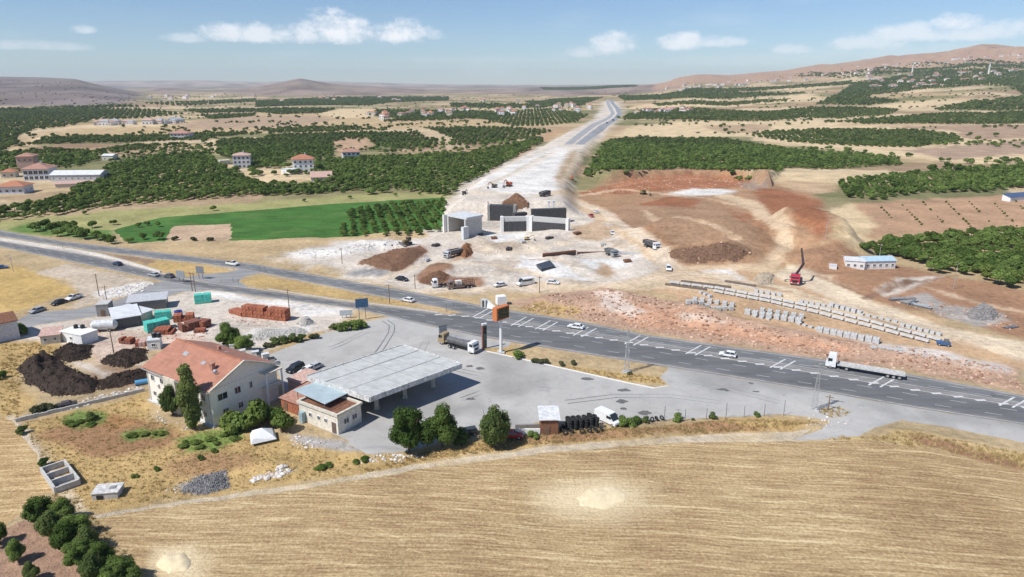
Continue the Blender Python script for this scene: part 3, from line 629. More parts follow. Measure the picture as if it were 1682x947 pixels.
for (col, fe, wd, ps) in LINES:
    w = polyw(ps); lo = w.min(0) - wd - fe - 4; hi = w.max(0) + wd + fe + 4
    m = np.where((x > lo[0]) & (x < hi[0]) & (y > lo[1]) & (y < hi[1]))[0]
    d = linedist([tuple(q) for q in w], x[m], y[m])[0]; f = (sstep(wd / 2 + fe * .5, wd / 2 - fe * .5, d - (wx[m] + wy[m]) * fe * 1.5) * np.clip(.75 + wx[m] * 1.2, .2, 1))[:, None]
    ALLC[m] = ALLC[m] * (1 - f) + np.array(col) * f
def land_object(name, faces, matname, cols, label, cat, kind='structure', alpha=None):
    idx = np.unique(faces); remap = np.full(len(TV), -1); remap[idx] = np.arange(len(idx))
    f = remap[faces]
    me = bpy.data.meshes.new(name); nV, nF = len(idx), len(f)
    me.vertices.add(nV); me.loops.add(nF * 3); me.polygons.add(nF)
    co = np.empty((nV, 3), np.float32); co[:, :2] = TV[idx]; co[:, 2] = TZ[idx]
    me.vertices.foreach_set('co', co.ravel()); me.loops.foreach_set('vertex_index', f.astype(np.int32).ravel())
    me.polygons.foreach_set('loop_start', np.arange(0, nF * 3, 3, dtype=np.int32))
    me.polygons.foreach_set('use_smooth', np.ones(nF, bool))
    me.update(calc_edges=True)
    at = me.color_attributes.new('Col', 'FLOAT_COLOR', 'POINT')
    c4 = np.ones((nV, 4), np.float32); c4[:, :3] = cols[idx]; c4[:, 3] = 1 if alpha is None else alpha[idx]; at.data.foreach_set('color', c4.ravel())
    me.materials.append(GM[matname])
    o = link(name, me); tag(o, label, cat, None, kind); return o
# make sure all triangles face up
e1 = TV[TF[:, 1]] - TV[TF[:, 0]]; e2 = TV[TF[:, 2]] - TV[TF[:, 0]]
flip = e1[:, 0] * e2[:, 1] - e1[:, 1] * e2[:, 0] < 0
TF[flip] = TF[flip][:, ::-1]
SETTING = []
land_object('terrain', TF[reg == -1], 'soil', ALLC, 'dry rolling land of fields, bare earth and hills out to the horizon', 'ground')
for i, (nm, lb, ct, mk, col, ps, wob) in enumerate(HARD):
    cc = np.tile(np.array(col), (len(TV), 1)); al = np.ones(len(TV))
    if nm == 'forecourt':
        f = sstep(.0, .22, fbm(x / 16, y / 16, 4, 15))[:, None]; cc = cc * (1 - .22 * f)
        f = sstep(118, 108, y)[:, None] * 0; 
    if mk == 'asphalt' and wob == 0:
        m = np.where((np.abs(x) < 420) & (y < 1200))[0]; e = sdist(HARDW[i], x[m], y[m]); f = (sstep(2.2, .2, e + fbm(x[m] / 3, y[m] / 3, 3, 17) * 2) * .55)[:, None]
        cc[m] = cc[m] * (1 - f) + np.array((.36, .33, .30)) * f
    if nm == 'stubble_field':
        for (ps2, fe2) in (([(872,812),(920,790),(1000,782),(1060,800),(1066,828),(1000,852),(910,848)], 4.5), ([(240,930),(255,902),(312,898),(332,918),(322,946),(265,958)], 2.0)):
            f = sstep(-fe2, fe2, sdist(polyw(ps2), x, y) + wx * 5)[:, None]; al = np.minimum(al, 1 - f[:, 0])
    if nm == 'dirt_track':
        f = sstep(0, .2, fbm(x / 6, y / 3, 4, 16))[:, None] * .35; cc = cc * (1 - f) + np.array(DRYGRASS) * f
    if nm == 'ploughed_field':
        pass
    SETTING.append(land_object(nm, TF[reg == i], mk, cc, lb, ct, alpha=al))
ROAD_FAR, ROAD_NEAR = SETTING[0], SETTING[1]

# ------------------------------------------------------------------ trees
def rand_dirs(n, rng):
    z = rng.uniform(-1, 1, n); t = rng.uniform(0, 2 * math.pi, n); s = np.sqrt(1 - z * z)
    return np.stack([s * np.cos(t), s * np.sin(t), z], -1)
def crown_geometry(seed, w, h, z0, nlobe, ncard, card, core=True, shape='round', lobe_r=.42):
    """leaf-sized faces gathered in lobes; returns verts, faces"""
    rng = np.random.default_rng(seed); V = []; Fc = []
    d = rand_dirs(nlobe, rng); rr = rng.uniform(.25, .82, nlobe)[:, None]
    c = d * rr
    if shape == 'column':
        c[:, 2] = np.linspace(-.9, .9, nlobe) + rng.uniform(-.05, .05, nlobe); t = (1 - np.abs(c[:, 2]) ** 2.2 * .75)
        c[:, :2] = d[:, :2] * .45 * t[:, None]
        lr = lobe_r * (.5 + .5 * t) * rng.uniform(.7, 1.1, nlobe)
    else:
        c[:, 2] = np.abs(c[:, 2]) * 1.3 - .55
        lr = lobe_r * rng.uniform(.7, 1.25, nlobe)
    sc3 = np.array([w / 2, w / 2, h / 2])
    zs = z0 + h / 2
    k = rng.choice(nlobe, ncard, p=lr ** 2 / (lr ** 2).sum())
    dd = rand_dirs(ncard, rng); dd[:, 2] = dd[:, 2] * .9 + .12
    rad = lr[k] * rng.uniform(.72, 1.08, ncard) ** 1
    if shape == 'column':
        pos = c[k] + dd * rad[:, None] * np.array([1, 1, .45])
    else:
        pos = c[k] + dd * rad[:, None]
    pos = pos * sc3 + np.array([0, 0, zs])
    nrm = dd + rng.normal(0, .32, (ncard, 3)) + np.array([0, 0, .25]); nrm /= np.linalg.norm(nrm, axis=1)[:, None] + 1e-9
    ref = rand_dirs(ncard, rng); tx = np.cross(nrm, ref); tx /= np.linalg.norm(tx, axis=1)[:, None] + 1e-9
    ty = np.cross(nrm, tx); s = (card * rng.uniform(.6, 1.35, ncard))[:, None]
    a = pos - tx * s * .5; b = pos + ty * s * .55; c2 = pos + tx * s * .5; e = pos - ty * s * .45 + nrm * s * .12
    V = np.stack([a, b, c2, e], 1).reshape(-1, 3); Fq = np.arange(ncard * 4).reshape(-1, 4)
    faces = [tuple(q) for q in Fq.tolist()]; verts = [tuple(q) for q in V.tolist()]
    if core:
        for i in range(nlobe):
            bm = bmesh.new(); bmesh.ops.create_icosphere(bm, subdivisions=1, radius=1)
            base = len(verts)
            for q in bm.verts:
                f = lr[i] * (.74 + .16 * math.sin(q.co.x * 5 + i) * math.cos(q.co.y * 4 + seed))
                zz = .5 if shape == 'column' else 1
                verts.append(tuple((c[i] + np.array([q.co.x, q.co.y, q.co.z * zz]) * f) * sc3 + np.array([0, 0, zs])))
            faces += [tuple(base + q.index for q in f.verts) for f in bm.faces]; bm.free()
    return verts, faces
def trunk_builder(seed, h, r, top, spread, n=5, limbs=4):
    rng = random.Random(seed); m = MB()
    bend = (rng.uniform(-.2, .2), rng.uniform(-.2, .2))
    m.tube((0, 0, -.3), (bend[0] * .5, bend[1] * .5, h * .55), r * 1.3, r * .9, n, False)
    m.tube((bend[0] * .5, bend[1] * .5, h * .55), (bend[0], bend[1], h), r * .9, r * .75, n, False)
    for i in range(limbs):
        t = 2 * math.pi * (i + rng.random() * .6) / limbs; q = rng.uniform(.6, 1)
        mid = (bend[0] + math.cos(t) * spread * .45 * q, bend[1] + math.sin(t) * spread * .45 * q, h + (top - h) * .45)
        m.tube((bend[0], bend[1], h - .05), mid, r * .55, r * .38, n, False)
        m.tube(mid, (mid[0] * 1.5, mid[1] * 1.5, top * q), r * .38, r * .12, n, False)
    return m
def mesh_from(name, v, f, mats):
    me = bpy.data.meshes.new(name); me.from_pydata(v, [], f)
    for m in mats: me.materials.append(m)
    return me
class TreeKind:
    def __init__(s, seed, w, h, z0, nlobe, ncard, card, leaf=LEAF, shape='round', lobe_r=.42, r=.14, limbs=4, core=True):
        v, f = crown_geometry(seed, w, h, z0, nlobe, ncard, card, core, shape, lobe_r)
        s.crown = mesh_from('crown', v, f, [leaf])
        t = trunk_builder(seed, max(.5, z0 + h * .12), r, z0 + h * .75, w * .5, 5, limbs)
        s.trunk = t.mesh('trunk', BARK); s.w = w; s.h = z0 + h
    def put(s, name, label, cat, loc, rz=0, sc_=1.0, group=None, sz=None):
        o = thing(name, label, cat, loc, rz, group); o.scale = (sc_, sc_, sz or sc_)
        link('trunk', s.trunk, o); link('crown', s.crown, o); return o
    def joined(s, name):
        me = s.crown.copy(); bm = bmesh.new(); bm.from_mesh(me); n = len(bm.faces)
        bm.from_mesh(s.trunk); bm.faces.ensure_lookup_table()
        for f in bm.faces[n:]: f.material_index = 1
        bm.to_mesh(me); bm.free(); me.materials.append(BARK); me.name = name
        return bpy.data.objects.new(name, me)
# orchard trees: four close variants, three middling, three distant
NEARK = [TreeKind(100 + i, 6.6, 4.8, .9, 11, 1100, .62, (LEAF, LEAF, LEAF_LIGHT, LEAF)[i]) for i in range(4)]
MIDK = [TreeKind(200 + i, 6.6, 4.8, .9, 7, 260, 1.15, LEAF, core=True) for i in range(3)]
FARK = [TreeKind(300 + i, 7.0, 4.8, .7, 4, 42, 2.2, LEAF_DARK, core=True, limbs=0) for i in range(3)]
# orchards: outline as seen, spacing, size, how full, label
ORCH = [
 ('beside the white site huts on the right', 6.0, 1.12, .97, [(1414,410),(1450,398),(1500,396),(1580,388),(1640,384),(1682,386),(1800,392),(1800,510),(1682,474),(1645,474),(1600,455),(1560,452),(1520,442),(1470,424),(1425,420)]),
 ('above the sapling rows on the right edge', 6.2, 1.1, .96, [(1376,306),(1400,296),(1465,288),(1545,284),(1602,276),(1700,274),(1900,274),(1900,312),(1682,308),(1613,316),(1505,318),(1465,326),(1442,330),(1380,323)]),
 ('behind the red earth cutting', 6.4, 1.05, .97, [(996,233),(1025,228),(1183,228),(1236,236),(1317,249),(1402,254),(1477,261),(1479,271),(1408,276),(1345,279),(1294,275),(1250,278),(1183,283),(1117,277),(1067,279),(1025,287),(983,291),(959,290),(975,262)]),
 ('on the dry slope right of the new road', 7, 1.05, .97, [(1230,223),(1260,217),(1345,213),(1431,212),(1517,215),(1562,221),(1582,231),(1562,234),(1502,242),(1431,241),(1345,237),(1288,232)]),
 ('', 8, 1.15, .95, [(1375,200),(1420,196),(1477,192),(1545,186),(1631,186),(1682,183),(1900,180),(1900,204),(1682,203),(1596,204),(1488,203),(1420,204)]),
 ('', 9, 1.2, .9, [(1022,197),(1030,188),(1067,179),(1125,178),(1183,181),(1260,184),(1331,176),(1417,177),(1477,180),(1460,189),(1374,195),(1311,194),(1260,199),(1183,199),(1056,196)]),
 ('', 13, 1.6, .9, [(1337,172),(1380,153),(1402,136),(1488,123),(1545,116),(1616,113),(1682,116),(1900,116),(1900,154),(1682,155),(1662,142),(1552,144),(1520,146),(1430,156),(1424,160),(1480,166),(1430,173)]),
 ('', 12, 1.5, .9, [(1590,168),(1682,157),(1900,157),(1900,182),(1682,180),(1631,182),(1545,182),(1530,180)]),
 ('in the wide orchard behind the green crop field', 6.2, 1.05, .97, [(520,268),(592,258),(658,257),(763,252),(816,242),(840,240),(888,226),(893,232),(850,256),(800,284),(760,306),(730,322),(658,313),(578,314),(545,299),(522,290)]),
 ('in the orchard below the white farmhouses', 6.2, 1.05, .96, [(-200,372),(0,346),(82,330),(116,320),(121,305),(169,299),(175,275),(230,262),(290,254),(340,254),(372,280),(404,293),(440,305),(500,305),(545,300),(578,314),(499,321),(420,322),(300,330),(200,338),(100,352),(0,364),(-200,388)]),
 ('behind the white farmhouses', 6.6, 1.05, .95, [(360,230),(420,230),(446,223),(499,220),(578,218),(644,218),(684,218),(726,240),(671,246),(618,240),(605,226),(568,227),(546,233),(546,256),(515,262),(470,262),(458,277),(420,277),(400,268),(357,254)]),
 ('', 7, 1.05, .95, [(702,210),(840,209),(905,216),(870,226),(830,236),(770,239)]),
 ('', 8, 1.1, .95, [(760,192),(840,184),(866,180),(906,177),(965,189),(946,201),(893,207),(840,207),(800,197)]),
 ('', 7, 1.1, .95, [(47,238),(90,226),(148,224),(277,223),(406,217),(406,220),(304,231),(211,234),(106,236)]),
 ('', 7, 1.1, .92, [(-150,252),(0,251),(79,246),(158,248),(211,240),(259,238),(262,240),(169,254),(113,267),(66,271),(61,261),(0,261),(-150,264)]),
 ('', 12, 1.5, .85, [(-300,186),(0,184),(66,181),(158,178),(238,180),(304,187),(238,194),(158,197),(111,208),(53,214),(26,226),(40,240),(0,248),(-300,250)]),
 ('', 14, 1.7, .9, [(420,166),(512,161),(605,159),(737,159),(737,165),(644,168),(605,173),(499,173),(420,176)]),
 ('', 13, 1.6, .9, [(300,181),(420,179),(499,178),(552,179),(526,186),(460,188),(420,184),(330,186)]),
 ('', 11, 1.4, .9, [(618,181),(737,182),(840,184),(816,194),(737,197),(626,201),(658,195),(605,189)]),
 ('', 14, 1.7, .9, [(1014,158),(1104,153),(1170,151),(1260,153),(1330,152),(1260,158),(1170,163),(1078,164),(1025,165)]),
 ('', 18, 2.2, .9, [(885,144),(1046,139.5),(1046,141.5),(893,147)]), ('', 16, 2, .8, [(740,170),(840,172),(960,168),(960,173),(840,178),(740,176)]),
 ('', 18, 2.2, .85, [(240,170),(420,163),(420,167),(300,174)]), ('', 18, 2.2, .8, [(-300,182),(0,180),(200,174),(240,176),(0,184),(-300,187)]),
 ('', 16, 2, .7, [(1120,149),(1250,144),(1400,133),(1400,138),(1260,148),(1130,152)]), ('', 20, 2.2, .6, [(1300,125),(1480,112),(1682,98),(1900,92),(1900,112),(1682,113),(1480,121),(1380,130)]),
 ('in the young plantation at the right end of the green field', 4.6, .74, .97, [(566,349),(640,338),(733,331),(726,381),(640,388),(563,389)]),
 ('in the sparse rows left of the white farmhouses', 11, .85, .9, [(172,266),(250,248),(350,234),(354,254),(262,258),(182,300)]),
 ('', 9, 1.2, .85, [(330,190),(420,186),(420,190),(350,196)]), ('', 8, 1.1, .85, [(60,272),(130,262),(165,256),(165,262),(120,276),(70,282)]), ('', 8, 1.1, .85, [(0,266),(40,264),(30,276),(0,278)]), ('', 9, 1.2, .85, [(205,246),(300,236),(320,240),(240,248)]), ('', 9, 1.2, .9, [(420,214),(520,208),(640,213),(560,216),(450,219)]), ('', 11, 1.4, .8, [(1070,170),(1180,168),(1300,162),(1290,166),(1180,174),(1080,174)]), ('', 12, 1.4, .8, [(860,166),(960,160),(990,160),(960,170),(870,172)]),
 ('', 10, .9, .8, [(690,236),(760,236),(700,243)]),
 ('', 9, .8, .5, [(1260,246),(1330,250),(1400,256),(1330,256)]),
]
TREES = []   # x, y, scale, apparent size, orchard index
for k, (lab, spc, scl, fill, ps) in enumerate(ORCH):
    w = polyw(ps); c0 = w.mean(0); lo = w.min(0); hi = w.max(0)
    t = random.Random(k).uniform(-.5, .5); R2 = max(hi - lo)
    gx, gy = np.meshgrid(np.arange(-R2, R2, spc * (1.02 if spc < 9 else .9)), np.arange(-R2, R2, spc * (.68 if spc < 9 else .8)))
    gx = gx + RNG.normal(0, spc * .07, gx.shape); gy = gy + RNG.normal(0, spc * .09, gy.shape)
    px_ = c0[0] + gx * math.cos(t) - gy * math.sin(t); py_ = c0[1] + gx * math.sin(t) + gy * math.cos(t)
    m = (px_ > lo[0]) & (px_ < hi[0]) & (py_ > lo[1]) & (py_ < hi[1]); px_ = px_[m]; py_ = py_[m]
    m = pip(w, px_, py_) & (RNG.random(px_.shape) < fill) & (np.abs(px_) < py_ * 1.05); px_ = px_[m]; py_ = py_[m]
    s = scl * RNG.uniform(.46, .88, px_.shape) * (1 + .5 * fbm(px_ / 40, py_ / 40, 2, 33))
    TREES.append(np.stack([px_, py_, s, s / np.hypot(px_, py_) * (np.abs(px_) < py_ * .79), np.full(px_.shape, k)], -1))
TREES = np.concatenate(TREES)
tz = height(TREES[:, 0], TREES[:, 1])
named = np.array([bool(o[0]) for o in ORCH])[TREES[:, 4].astype(int)]
order = np.argsort(-(TREES[:, 3] * named)); single = order[:290]; rest = np.setdiff1d(np.arange(len(TREES)), single)
for j in single:
    xx, yy, s, _, k = TREES[j]
    NEARK[random.choice((0, 0, 1, 1, 2, 3, 3))].put('orchard_tree', 'leafy orchard tree ' + ORCH[int(k)][0], 'tree', (xx, yy, tz[j]), random.uniform(0, 6.28), s, 'orchard trees ' + ORCH[int(k)][0])
def scatter(name, label, cat, protos, pos, idx, scl, rot):
    c = bpy.data.collections.new(name + '_source')
    for i, p in enumerate(protos):
        p.name = '%s_%02d' % (name, i); c.objects.link(p)
    me = bpy.data.meshes.new(name); me.from_pydata([tuple(q) for q in pos.tolist()], [], [])
    a = me.attributes.new('idx', 'INT', 'POINT'); a.data.foreach_set('value', np.asarray(idx, np.int32))
    a = me.attributes.new('scl', 'FLOAT_VECTOR', 'POINT'); a.data.foreach_set('vector', np.asarray(scl, np.float32).ravel())
    a = me.attributes.new('rot', 'FLOAT_VECTOR', 'POINT'); a.data.foreach_set('vector', np.asarray(rot, np.float32).ravel())
    o = link(name, me); tag(o, label, cat, None, 'stuff')
    ng = bpy.data.node_groups.new(name, 'GeometryNodeTree')
    ng.interface.new_socket('Geometry', in_out='INPUT', socket_type='NodeSocketGeometry'); ng.interface.new_socket('Geometry', in_out='OUTPUT', socket_type='NodeSocketGeometry')
    N = ng.nodes; gi = N.new('NodeGroupInput'); go = N.new('NodeGroupOutput'); ci = N.new('GeometryNodeCollectionInfo'); ip = N.new('GeometryNodeInstanceOnPoints')
    ci.inputs['Collection'].default_value = c; ci.inputs['Separate Children'].default_value = True; ci.inputs['Reset Children'].default_value = True
    def attr(n, t):
        q = N.new('GeometryNodeInputNamedAttribute'); q.data_type = t; q.inputs['Name'].default_value = n; return q.outputs['Attribute']
    er = N.new('FunctionNodeEulerToRotation'); L = ng.links
    L.new(gi.outputs[0], ip.inputs['Points']); L.new(ci.outputs[0], ip.inputs['Instance']); ip.inputs['Pick Instance'].default_value = True
    L.new(attr('idx', 'INT'), ip.inputs['Instance Index']); L.new(attr('scl', 'FLOAT_VECTOR'), ip.inputs['Scale'])
    L.new(attr('rot', 'FLOAT_VECTOR'), er.inputs[0]); L.new(er.outputs[0], ip.inputs['Rotation']); L.new(ip.outputs[0], go.inputs[0])
    o.modifiers.new('scatter', 'NODES').node_group = ng
    return o
dist = np.hypot(TREES[rest, 0], TREES[rest, 1])
ri = RNG.integers(0, 3, len(rest)); ix = np.where(dist < 800, 4 + ri, 7 + ri); nearm = dist < 330; ix[nearm] = RNG.integers(0, 4, nearm.sum())
s_ = TREES[rest, 2]; n_ = len(rest)
scatter('orchard_trees', 'mass of dark green orchard trees covering the plain and slopes beyond', 'trees',
        [q.joined('t') for q in NEARK + MIDK + FARK], np.stack([TREES[rest, 0], TREES[rest, 1], tz[rest]], -1), ix,
        np.stack([s_, s_, s_ * RNG.uniform(.85, 1.12, n_)], -1), np.stack([np.zeros(n_), np.zeros(n_), RNG.uniform(0, 6.28, n_)], -1))
print('trees', len(TREES), len(TV), len(TF))

# loose trees along field edges on the plain
n_ = 9000; lx = RNG.uniform(-1, 1, n_); ly = 420 * (4200 / 420) ** RNG.random(n_); lx = lx * ly * .82
lm = (fbm(lx / 150, ly / 60, 4, 19) > .045) & ~((np.abs(lx - np.interp(ly, [300, 850, 2800], [0, 90, 380])) < 60)) & ((lx < -60) | (lx > 330) | (ly > 640)); lx, ly = lx[lm], ly[lm]
lz = height(lx, ly); s_ = RNG.uniform(.5, 1.2, len(lx)); n_ = len(lx)
scatter('field_trees', 'scattered dark trees and bushes along the field edges of the plain', 'trees', [q.joined('t') for q in MIDK[:1] + FARK], np.stack([lx, ly, lz], -1), np.where(ly < 800, 0, RNG.integers(1, 4, n_)), np.stack([s_, s_, s_ * .9], -1), np.stack([np.zeros(n_), np.zeros(n_), RNG.uniform(0, 6.28, n_)], -1))
# air between the camera and the far hills
hb = MB(); zlo = float(TZ.min()) - 1.0; zhi = max(CAM_H, float(TZ.max())) + 12.0
hb.box((0, 0, (zlo + zhi) / 2), (36000, 36000, zhi - zlo))
ht = NT('haze'); pv = ht.n('ShaderNodeVolumePrincipled'); pv.inputs['Density'].default_value = HAZE[0]; pv.inputs['Color'].default_value = (*HAZE[1], 1); pv.inputs['Anisotropy'].default_value = 0.0
ht.t.links.new(pv.outputs[0], ht.out.inputs['Volume'])
ho = hb.build('haze', ht.m); tag(ho, 'thin pale summer haze over the plain', 'haze', None, 'stuff')

# ------------------------------------------------------------------ colours of made things
WHITE, CREAM, CONC, DCONC = paint((.80, .79, .76), .7, 0, .07), paint((.68, .63, .52), .8), paint((.56, .545, .52), .9), paint((.30, .295, .285), .9)
TILE, TILE2, TILE3 = paint((.53, .225, .13), .85, 0, .3), paint((.50, .27, .20), .85, 0, .3), paint((.60, .40, .33), .85, 0, .25)
BLACK, RUBBER, STEEL, GALV = paint((.025, .026, .028), .6), paint((.03, .03, .03), .9), paint((.20, .205, .21), .5, .3), paint((.50, .51, .52), .5, .4)
BRICK, BRICKD, TURQ, SHEETW = paint((.46, .16, .085), .9, 0, .35), paint((.27, .115, .08), .9, 0, .35), paint((.10, .62, .50), .6, 0, .3), paint((.72, .73, .73), .5, 0, .22)
WOOD, YELLOW, RUST = paint((.25, .17, .11), .9), paint((.58, .33, .04), .6), paint((.26, .12, .07), .9, 0, .35)
LIGHT, REDL = paint((.85, .86, .84), .2, 0, .05), paint((.45, .03, .02), .3, 0, .05)
def corrugated(name, col, pitch, rot=0.0, rust=0.0):
    t = NT(name); p = t.coord(obj=True); s = t.n('ShaderNodeTexWave', wave_profile='SIN'); s.inputs['Scale'].default_value = pitch
    mp_ = t.n('ShaderNodeMapping'); mp_.inputs['Rotation'].default_value = (0, 0, rot); t.t.links.new(p, mp_.inputs[0]); t.t.links.new(mp_.outputs[0], s.inputs[0])
    n = t.noise(p, .5, 6, .65); n2 = t.noise(t.coord((.3, 2, 1), (0, 0, rot), True), 1.2, 4)
    c = t.scale(t.mix(0.0, col, col), t.rng(t.math('ADD', n, t.math('MULTIPLY', n2, .6)), .5, 1.1, .72, 1.15, False))
    if rust: c = t.mix(t.rng(t.noise(p, .8, 5, .7), .60, .78, 0, rust), c, (.34, .22, .15))
    return t.done(c, .55, .1, t.bump(s.outputs[1], .5, .05), .4)
ROOFSHEET = corrugated('canopy_sheet', (.63, .635, .60), 5.5, .6, .55); BLUESHEET = corrugated('blue_sheet', (.50, .60, .63), 5, .6, .15)
TILED = corrugated('clay_tiles', (.49, .225, .145), 4.5, 0, .35); WHITESHEET = corrugated('white_sheet', (.78, .79, .79), 4, 0, .1)

# ------------------------------------------------------------------ painted road markings (each one a piece of its road)
MARK = paint((.70, .70, .68), .7, 0, .28, scale=.8)
def along(pts, step):
    """points and directions every step metres along an outline seen in the photo"""
    w = polyw(pts); out = []; acc = 0.0
    for i in range(len(w) - 1):
        a, b = w[i], w[i + 1]; L = float(np.hypot(*(b - a))); d = (b - a) / L; t = -acc if acc < 0 else 0
        t = (step - acc) % step if acc else 0.0
        while t < L: out.append((a + d * t, d)); t += step
        acc = (acc + L) % step
    return out
def blend(A, B, f):
    """line between two road edges"""
    ua = np.array([p[0] for p in A], float); va = np.array([p[1] for p in A], float); ub = np.array([p[0] for p in B], float); vb = np.array([p[1] for p in B], float)
    us = np.arange(max(ua[0], ub[0], -150), min(ua[-1], ub[-1], 1900), 30.0)
    return [(u, (1 - f) * np.interp(u, ua, va) + f * np.interp(u, ub, vb)) for u in us]
def strip(parent, pts, width, step, name='edge_line'):
    w = polyw(pts); m = MB(); ring = []
    for i in range(len(w)):
        d = w[min(i + 1, len(w) - 1)] - w[max(i - 1, 0)]; d = d / np.hypot(*d); n = np.array([-d[1], d[0]]) * width / 2
        ring.append((*(w[i] + n), .012)); ring.append((*(w[i] - n), .012))
    for i in range(len(w) - 1): m.quad(ring[2 * i + 1], ring[2 * i + 3], ring[2 * i + 2], ring[2 * i])
    return m.build(name, MARK, parent)
dash_me = MB().box((0, 0, 0), (3.0, .12, .008)).mesh('lane_dash', MARK)
block_me = MB().box((0, 0, 0), (2.1, .75, .008)).mesh('median_dash', MARK)
FULLF, FULLN = BOTF + [(760, 512.5)] + MED[1:], TOPN + [(760, 513.5)] + MED[1:]
for f in (.36, .66):
    for (p, d) in along(blend(TOPF, FULLF, f), 9.0): link('lane_dash', dash_me, ROAD_FAR, (p[0], p[1], .01), math.atan2(d[1], d[0]))
for f in (.34, .68):
    for (p, d) in along(blend(FULLN, BOTN, f), 9.0): link('lane_dash', dash_me, ROAD_NEAR, (p[0], p[1], .01), math.atan2(d[1], d[0]))
strip(ROAD_FAR, blend(TOPF, FULLF, .13), .14, 0); strip(ROAD_NEAR, blend(FULLN, BOTN, .93), .14, 0)
strip(ROAD_FAR, [q for q in blend(TOPF, FULLF, .95) if q[0] < 720], .16, 0); strip(ROAD_NEAR, [q for q in blend(FULLN, BOTN, .05) if q[0] < 720], .16, 0)
mline = [q for q in blend(FULLN, BOTN, .10) if q[0] > 700]
for (p, d) in along(mline, 4.1): link('median_dash', block_me, ROAD_NEAR, (p[0], p[1], .01), math.atan2(d[1], d[0]) + .55)
strip(ROAD_NEAR, mline, .2, 0)
strip(ROAD_FAR, [q for q in blend(TOPF, FULLF, .82) if q[0] > 760], .14, 0)
for (u, v) in ((794, 515), (857, 529), (897, 535), (960, 545.5), (1045, 559.5), (1146, 575.5), (1285, 598.5), (1448, 627.5), (1664, 661)):
    for du in (-1.15, 1.15):
        a = P(u - 12, v + 6.5); b = P(u + 13, v - 7.5); c = (a + b) / 2; q = head(a, b)
        m = MB().box((0, 0, 0), ((b - a).length, .42, .008)); rdir = head(P(u - 20, v - 3.2), P(u + 20, v + 3.2))
        m.build('hatch_stripe', MARK, ROAD_FAR, (c.x + du * math.cos(rdir), c.y + du * math.sin(rdir), .022), q)
skid = MB(); sk = polyw([(632, 526), (644, 534), (643, 545), (634, 560), (626, 572), (620, 580)])
for off_ in (-.75, .75):
    for i in range(len(sk) - 1):
        a, b = sk[i], sk[i + 1]; d = (b - a) / np.hypot(*(b - a)); n = np.array([-d[1], d[0]])
        skid.quad((*(a + n * (off_ - .14)), .008), (*(b + n * (off_ - .14)), .008), (*(b + n * (off_ + .14)), .008), (*(a + n * (off_ + .14)), .008))
skid.build('tyre_mark', paint((.20, .2, .2), .9), SETTING[4])

rs = random.Random(5); OIL = paint((.17, .165, .16), .8, 0, .3)
for ps in ([(905, 640), (850, 634), (800, 640), (760, 655)], [(1180, 660), (1100, 650), (1010, 650), (930, 660)], [(700, 560), (690, 580), (720, 600), (790, 615)], [(600, 545), (560, 565), (520, 580), (470, 590)], [(1280, 660), (1200, 640), (1130, 625)]):
    w = polyw(ps); m = MB()
    for off_ in (-.8, .8):
        for i in range(len(w) - 1):
            a, b = w[i], w[i + 1]; d = (b - a) / np.hypot(*(b - a)); n = np.array([-d[1], d[0]])
            m.quad((*(a + n * (off_ - .1)), .007), (*(b + n * (off_ - .1)), .007), (*(b + n * (off_ + .1)), .007), (*(a + n * (off_ + .1)), .007))
    m.build('tyre_mark', paint((.30, .295, .285), .9), SETTING[4])
for k in range(26):
    u, v = rs.uniform(640, 1250), rs.uniform(600, 680)
    if not pip(np.array(HARD[4][5]), np.array([u]), np.array([v - 4]))[0]: continue
    c = P(u, v); r_ = rs.uniform(.3, 1.1); m = MB(); n = 11
    m.add([(c.x, c.y, .009)] + [(c.x + r_ * rs.uniform(.5, 1.2) * 1.5 * math.cos(6.283 * i / n), c.y + r_ * rs.uniform(.5, 1.2) * math.sin(6.283 * i / n), .009) for i in range(n)], [(0, 1 + i, 1 + (i + 1) % n) for i in range(n)])
    m.build('oil_stain', OIL, SETTING[4])
# ------------------------------------------------------------------ buildings
_win = {}
def window(parent, pos, normal, w, h, frame=WHITE, name='window', pane=True):
    """a framed window on a wall: local x along the wall, facing normal ('-y','+x','-x','+y')"""
    key = (round(w, 2), round(h, 2), frame.name)
    if key not in _win:
        f = MB(); t = .09
        f.box((0, 0, h / 2 - t / 2), (w, .12, t)).box((0, 0, -h / 2 + t / 2), (w + .12, .2, t)).box((-w / 2 + t / 2, 0, 0), (t, .12, h - 2 * t)).box((w / 2 - t / 2, 0, 0), (t, .12, h - 2 * t)).box((0, .01, 0), (.06, .08, h - 2 * t))
        g = MB().box((0, .015, 0), (w - .1, .04, h - .1)); _win[key] = (f.mesh('window', frame), g.mesh('pane', glass()))
    rz = {'-y': 0, '+x': math.pi / 2, '+y': math.pi, '-x': -math.pi / 2}[normal]
    o = link(name, _win[key][0], parent, pos, rz); link('pane', _win[key][1], o); return o
def door(parent, pos, normal, w, h, mat):
    rz = {'-y': 0, '+x': math.pi / 2, '+y': math.pi, '-x': -math.pi / 2}[normal]
    o = MB().box((0, 0, h / 2), (w, .1, h)).build('door', mat, parent, pos, rz); MB().box((w * .35, -.08, h * .48), (.06, .08, .18)).build('handle', STEEL, o); return o
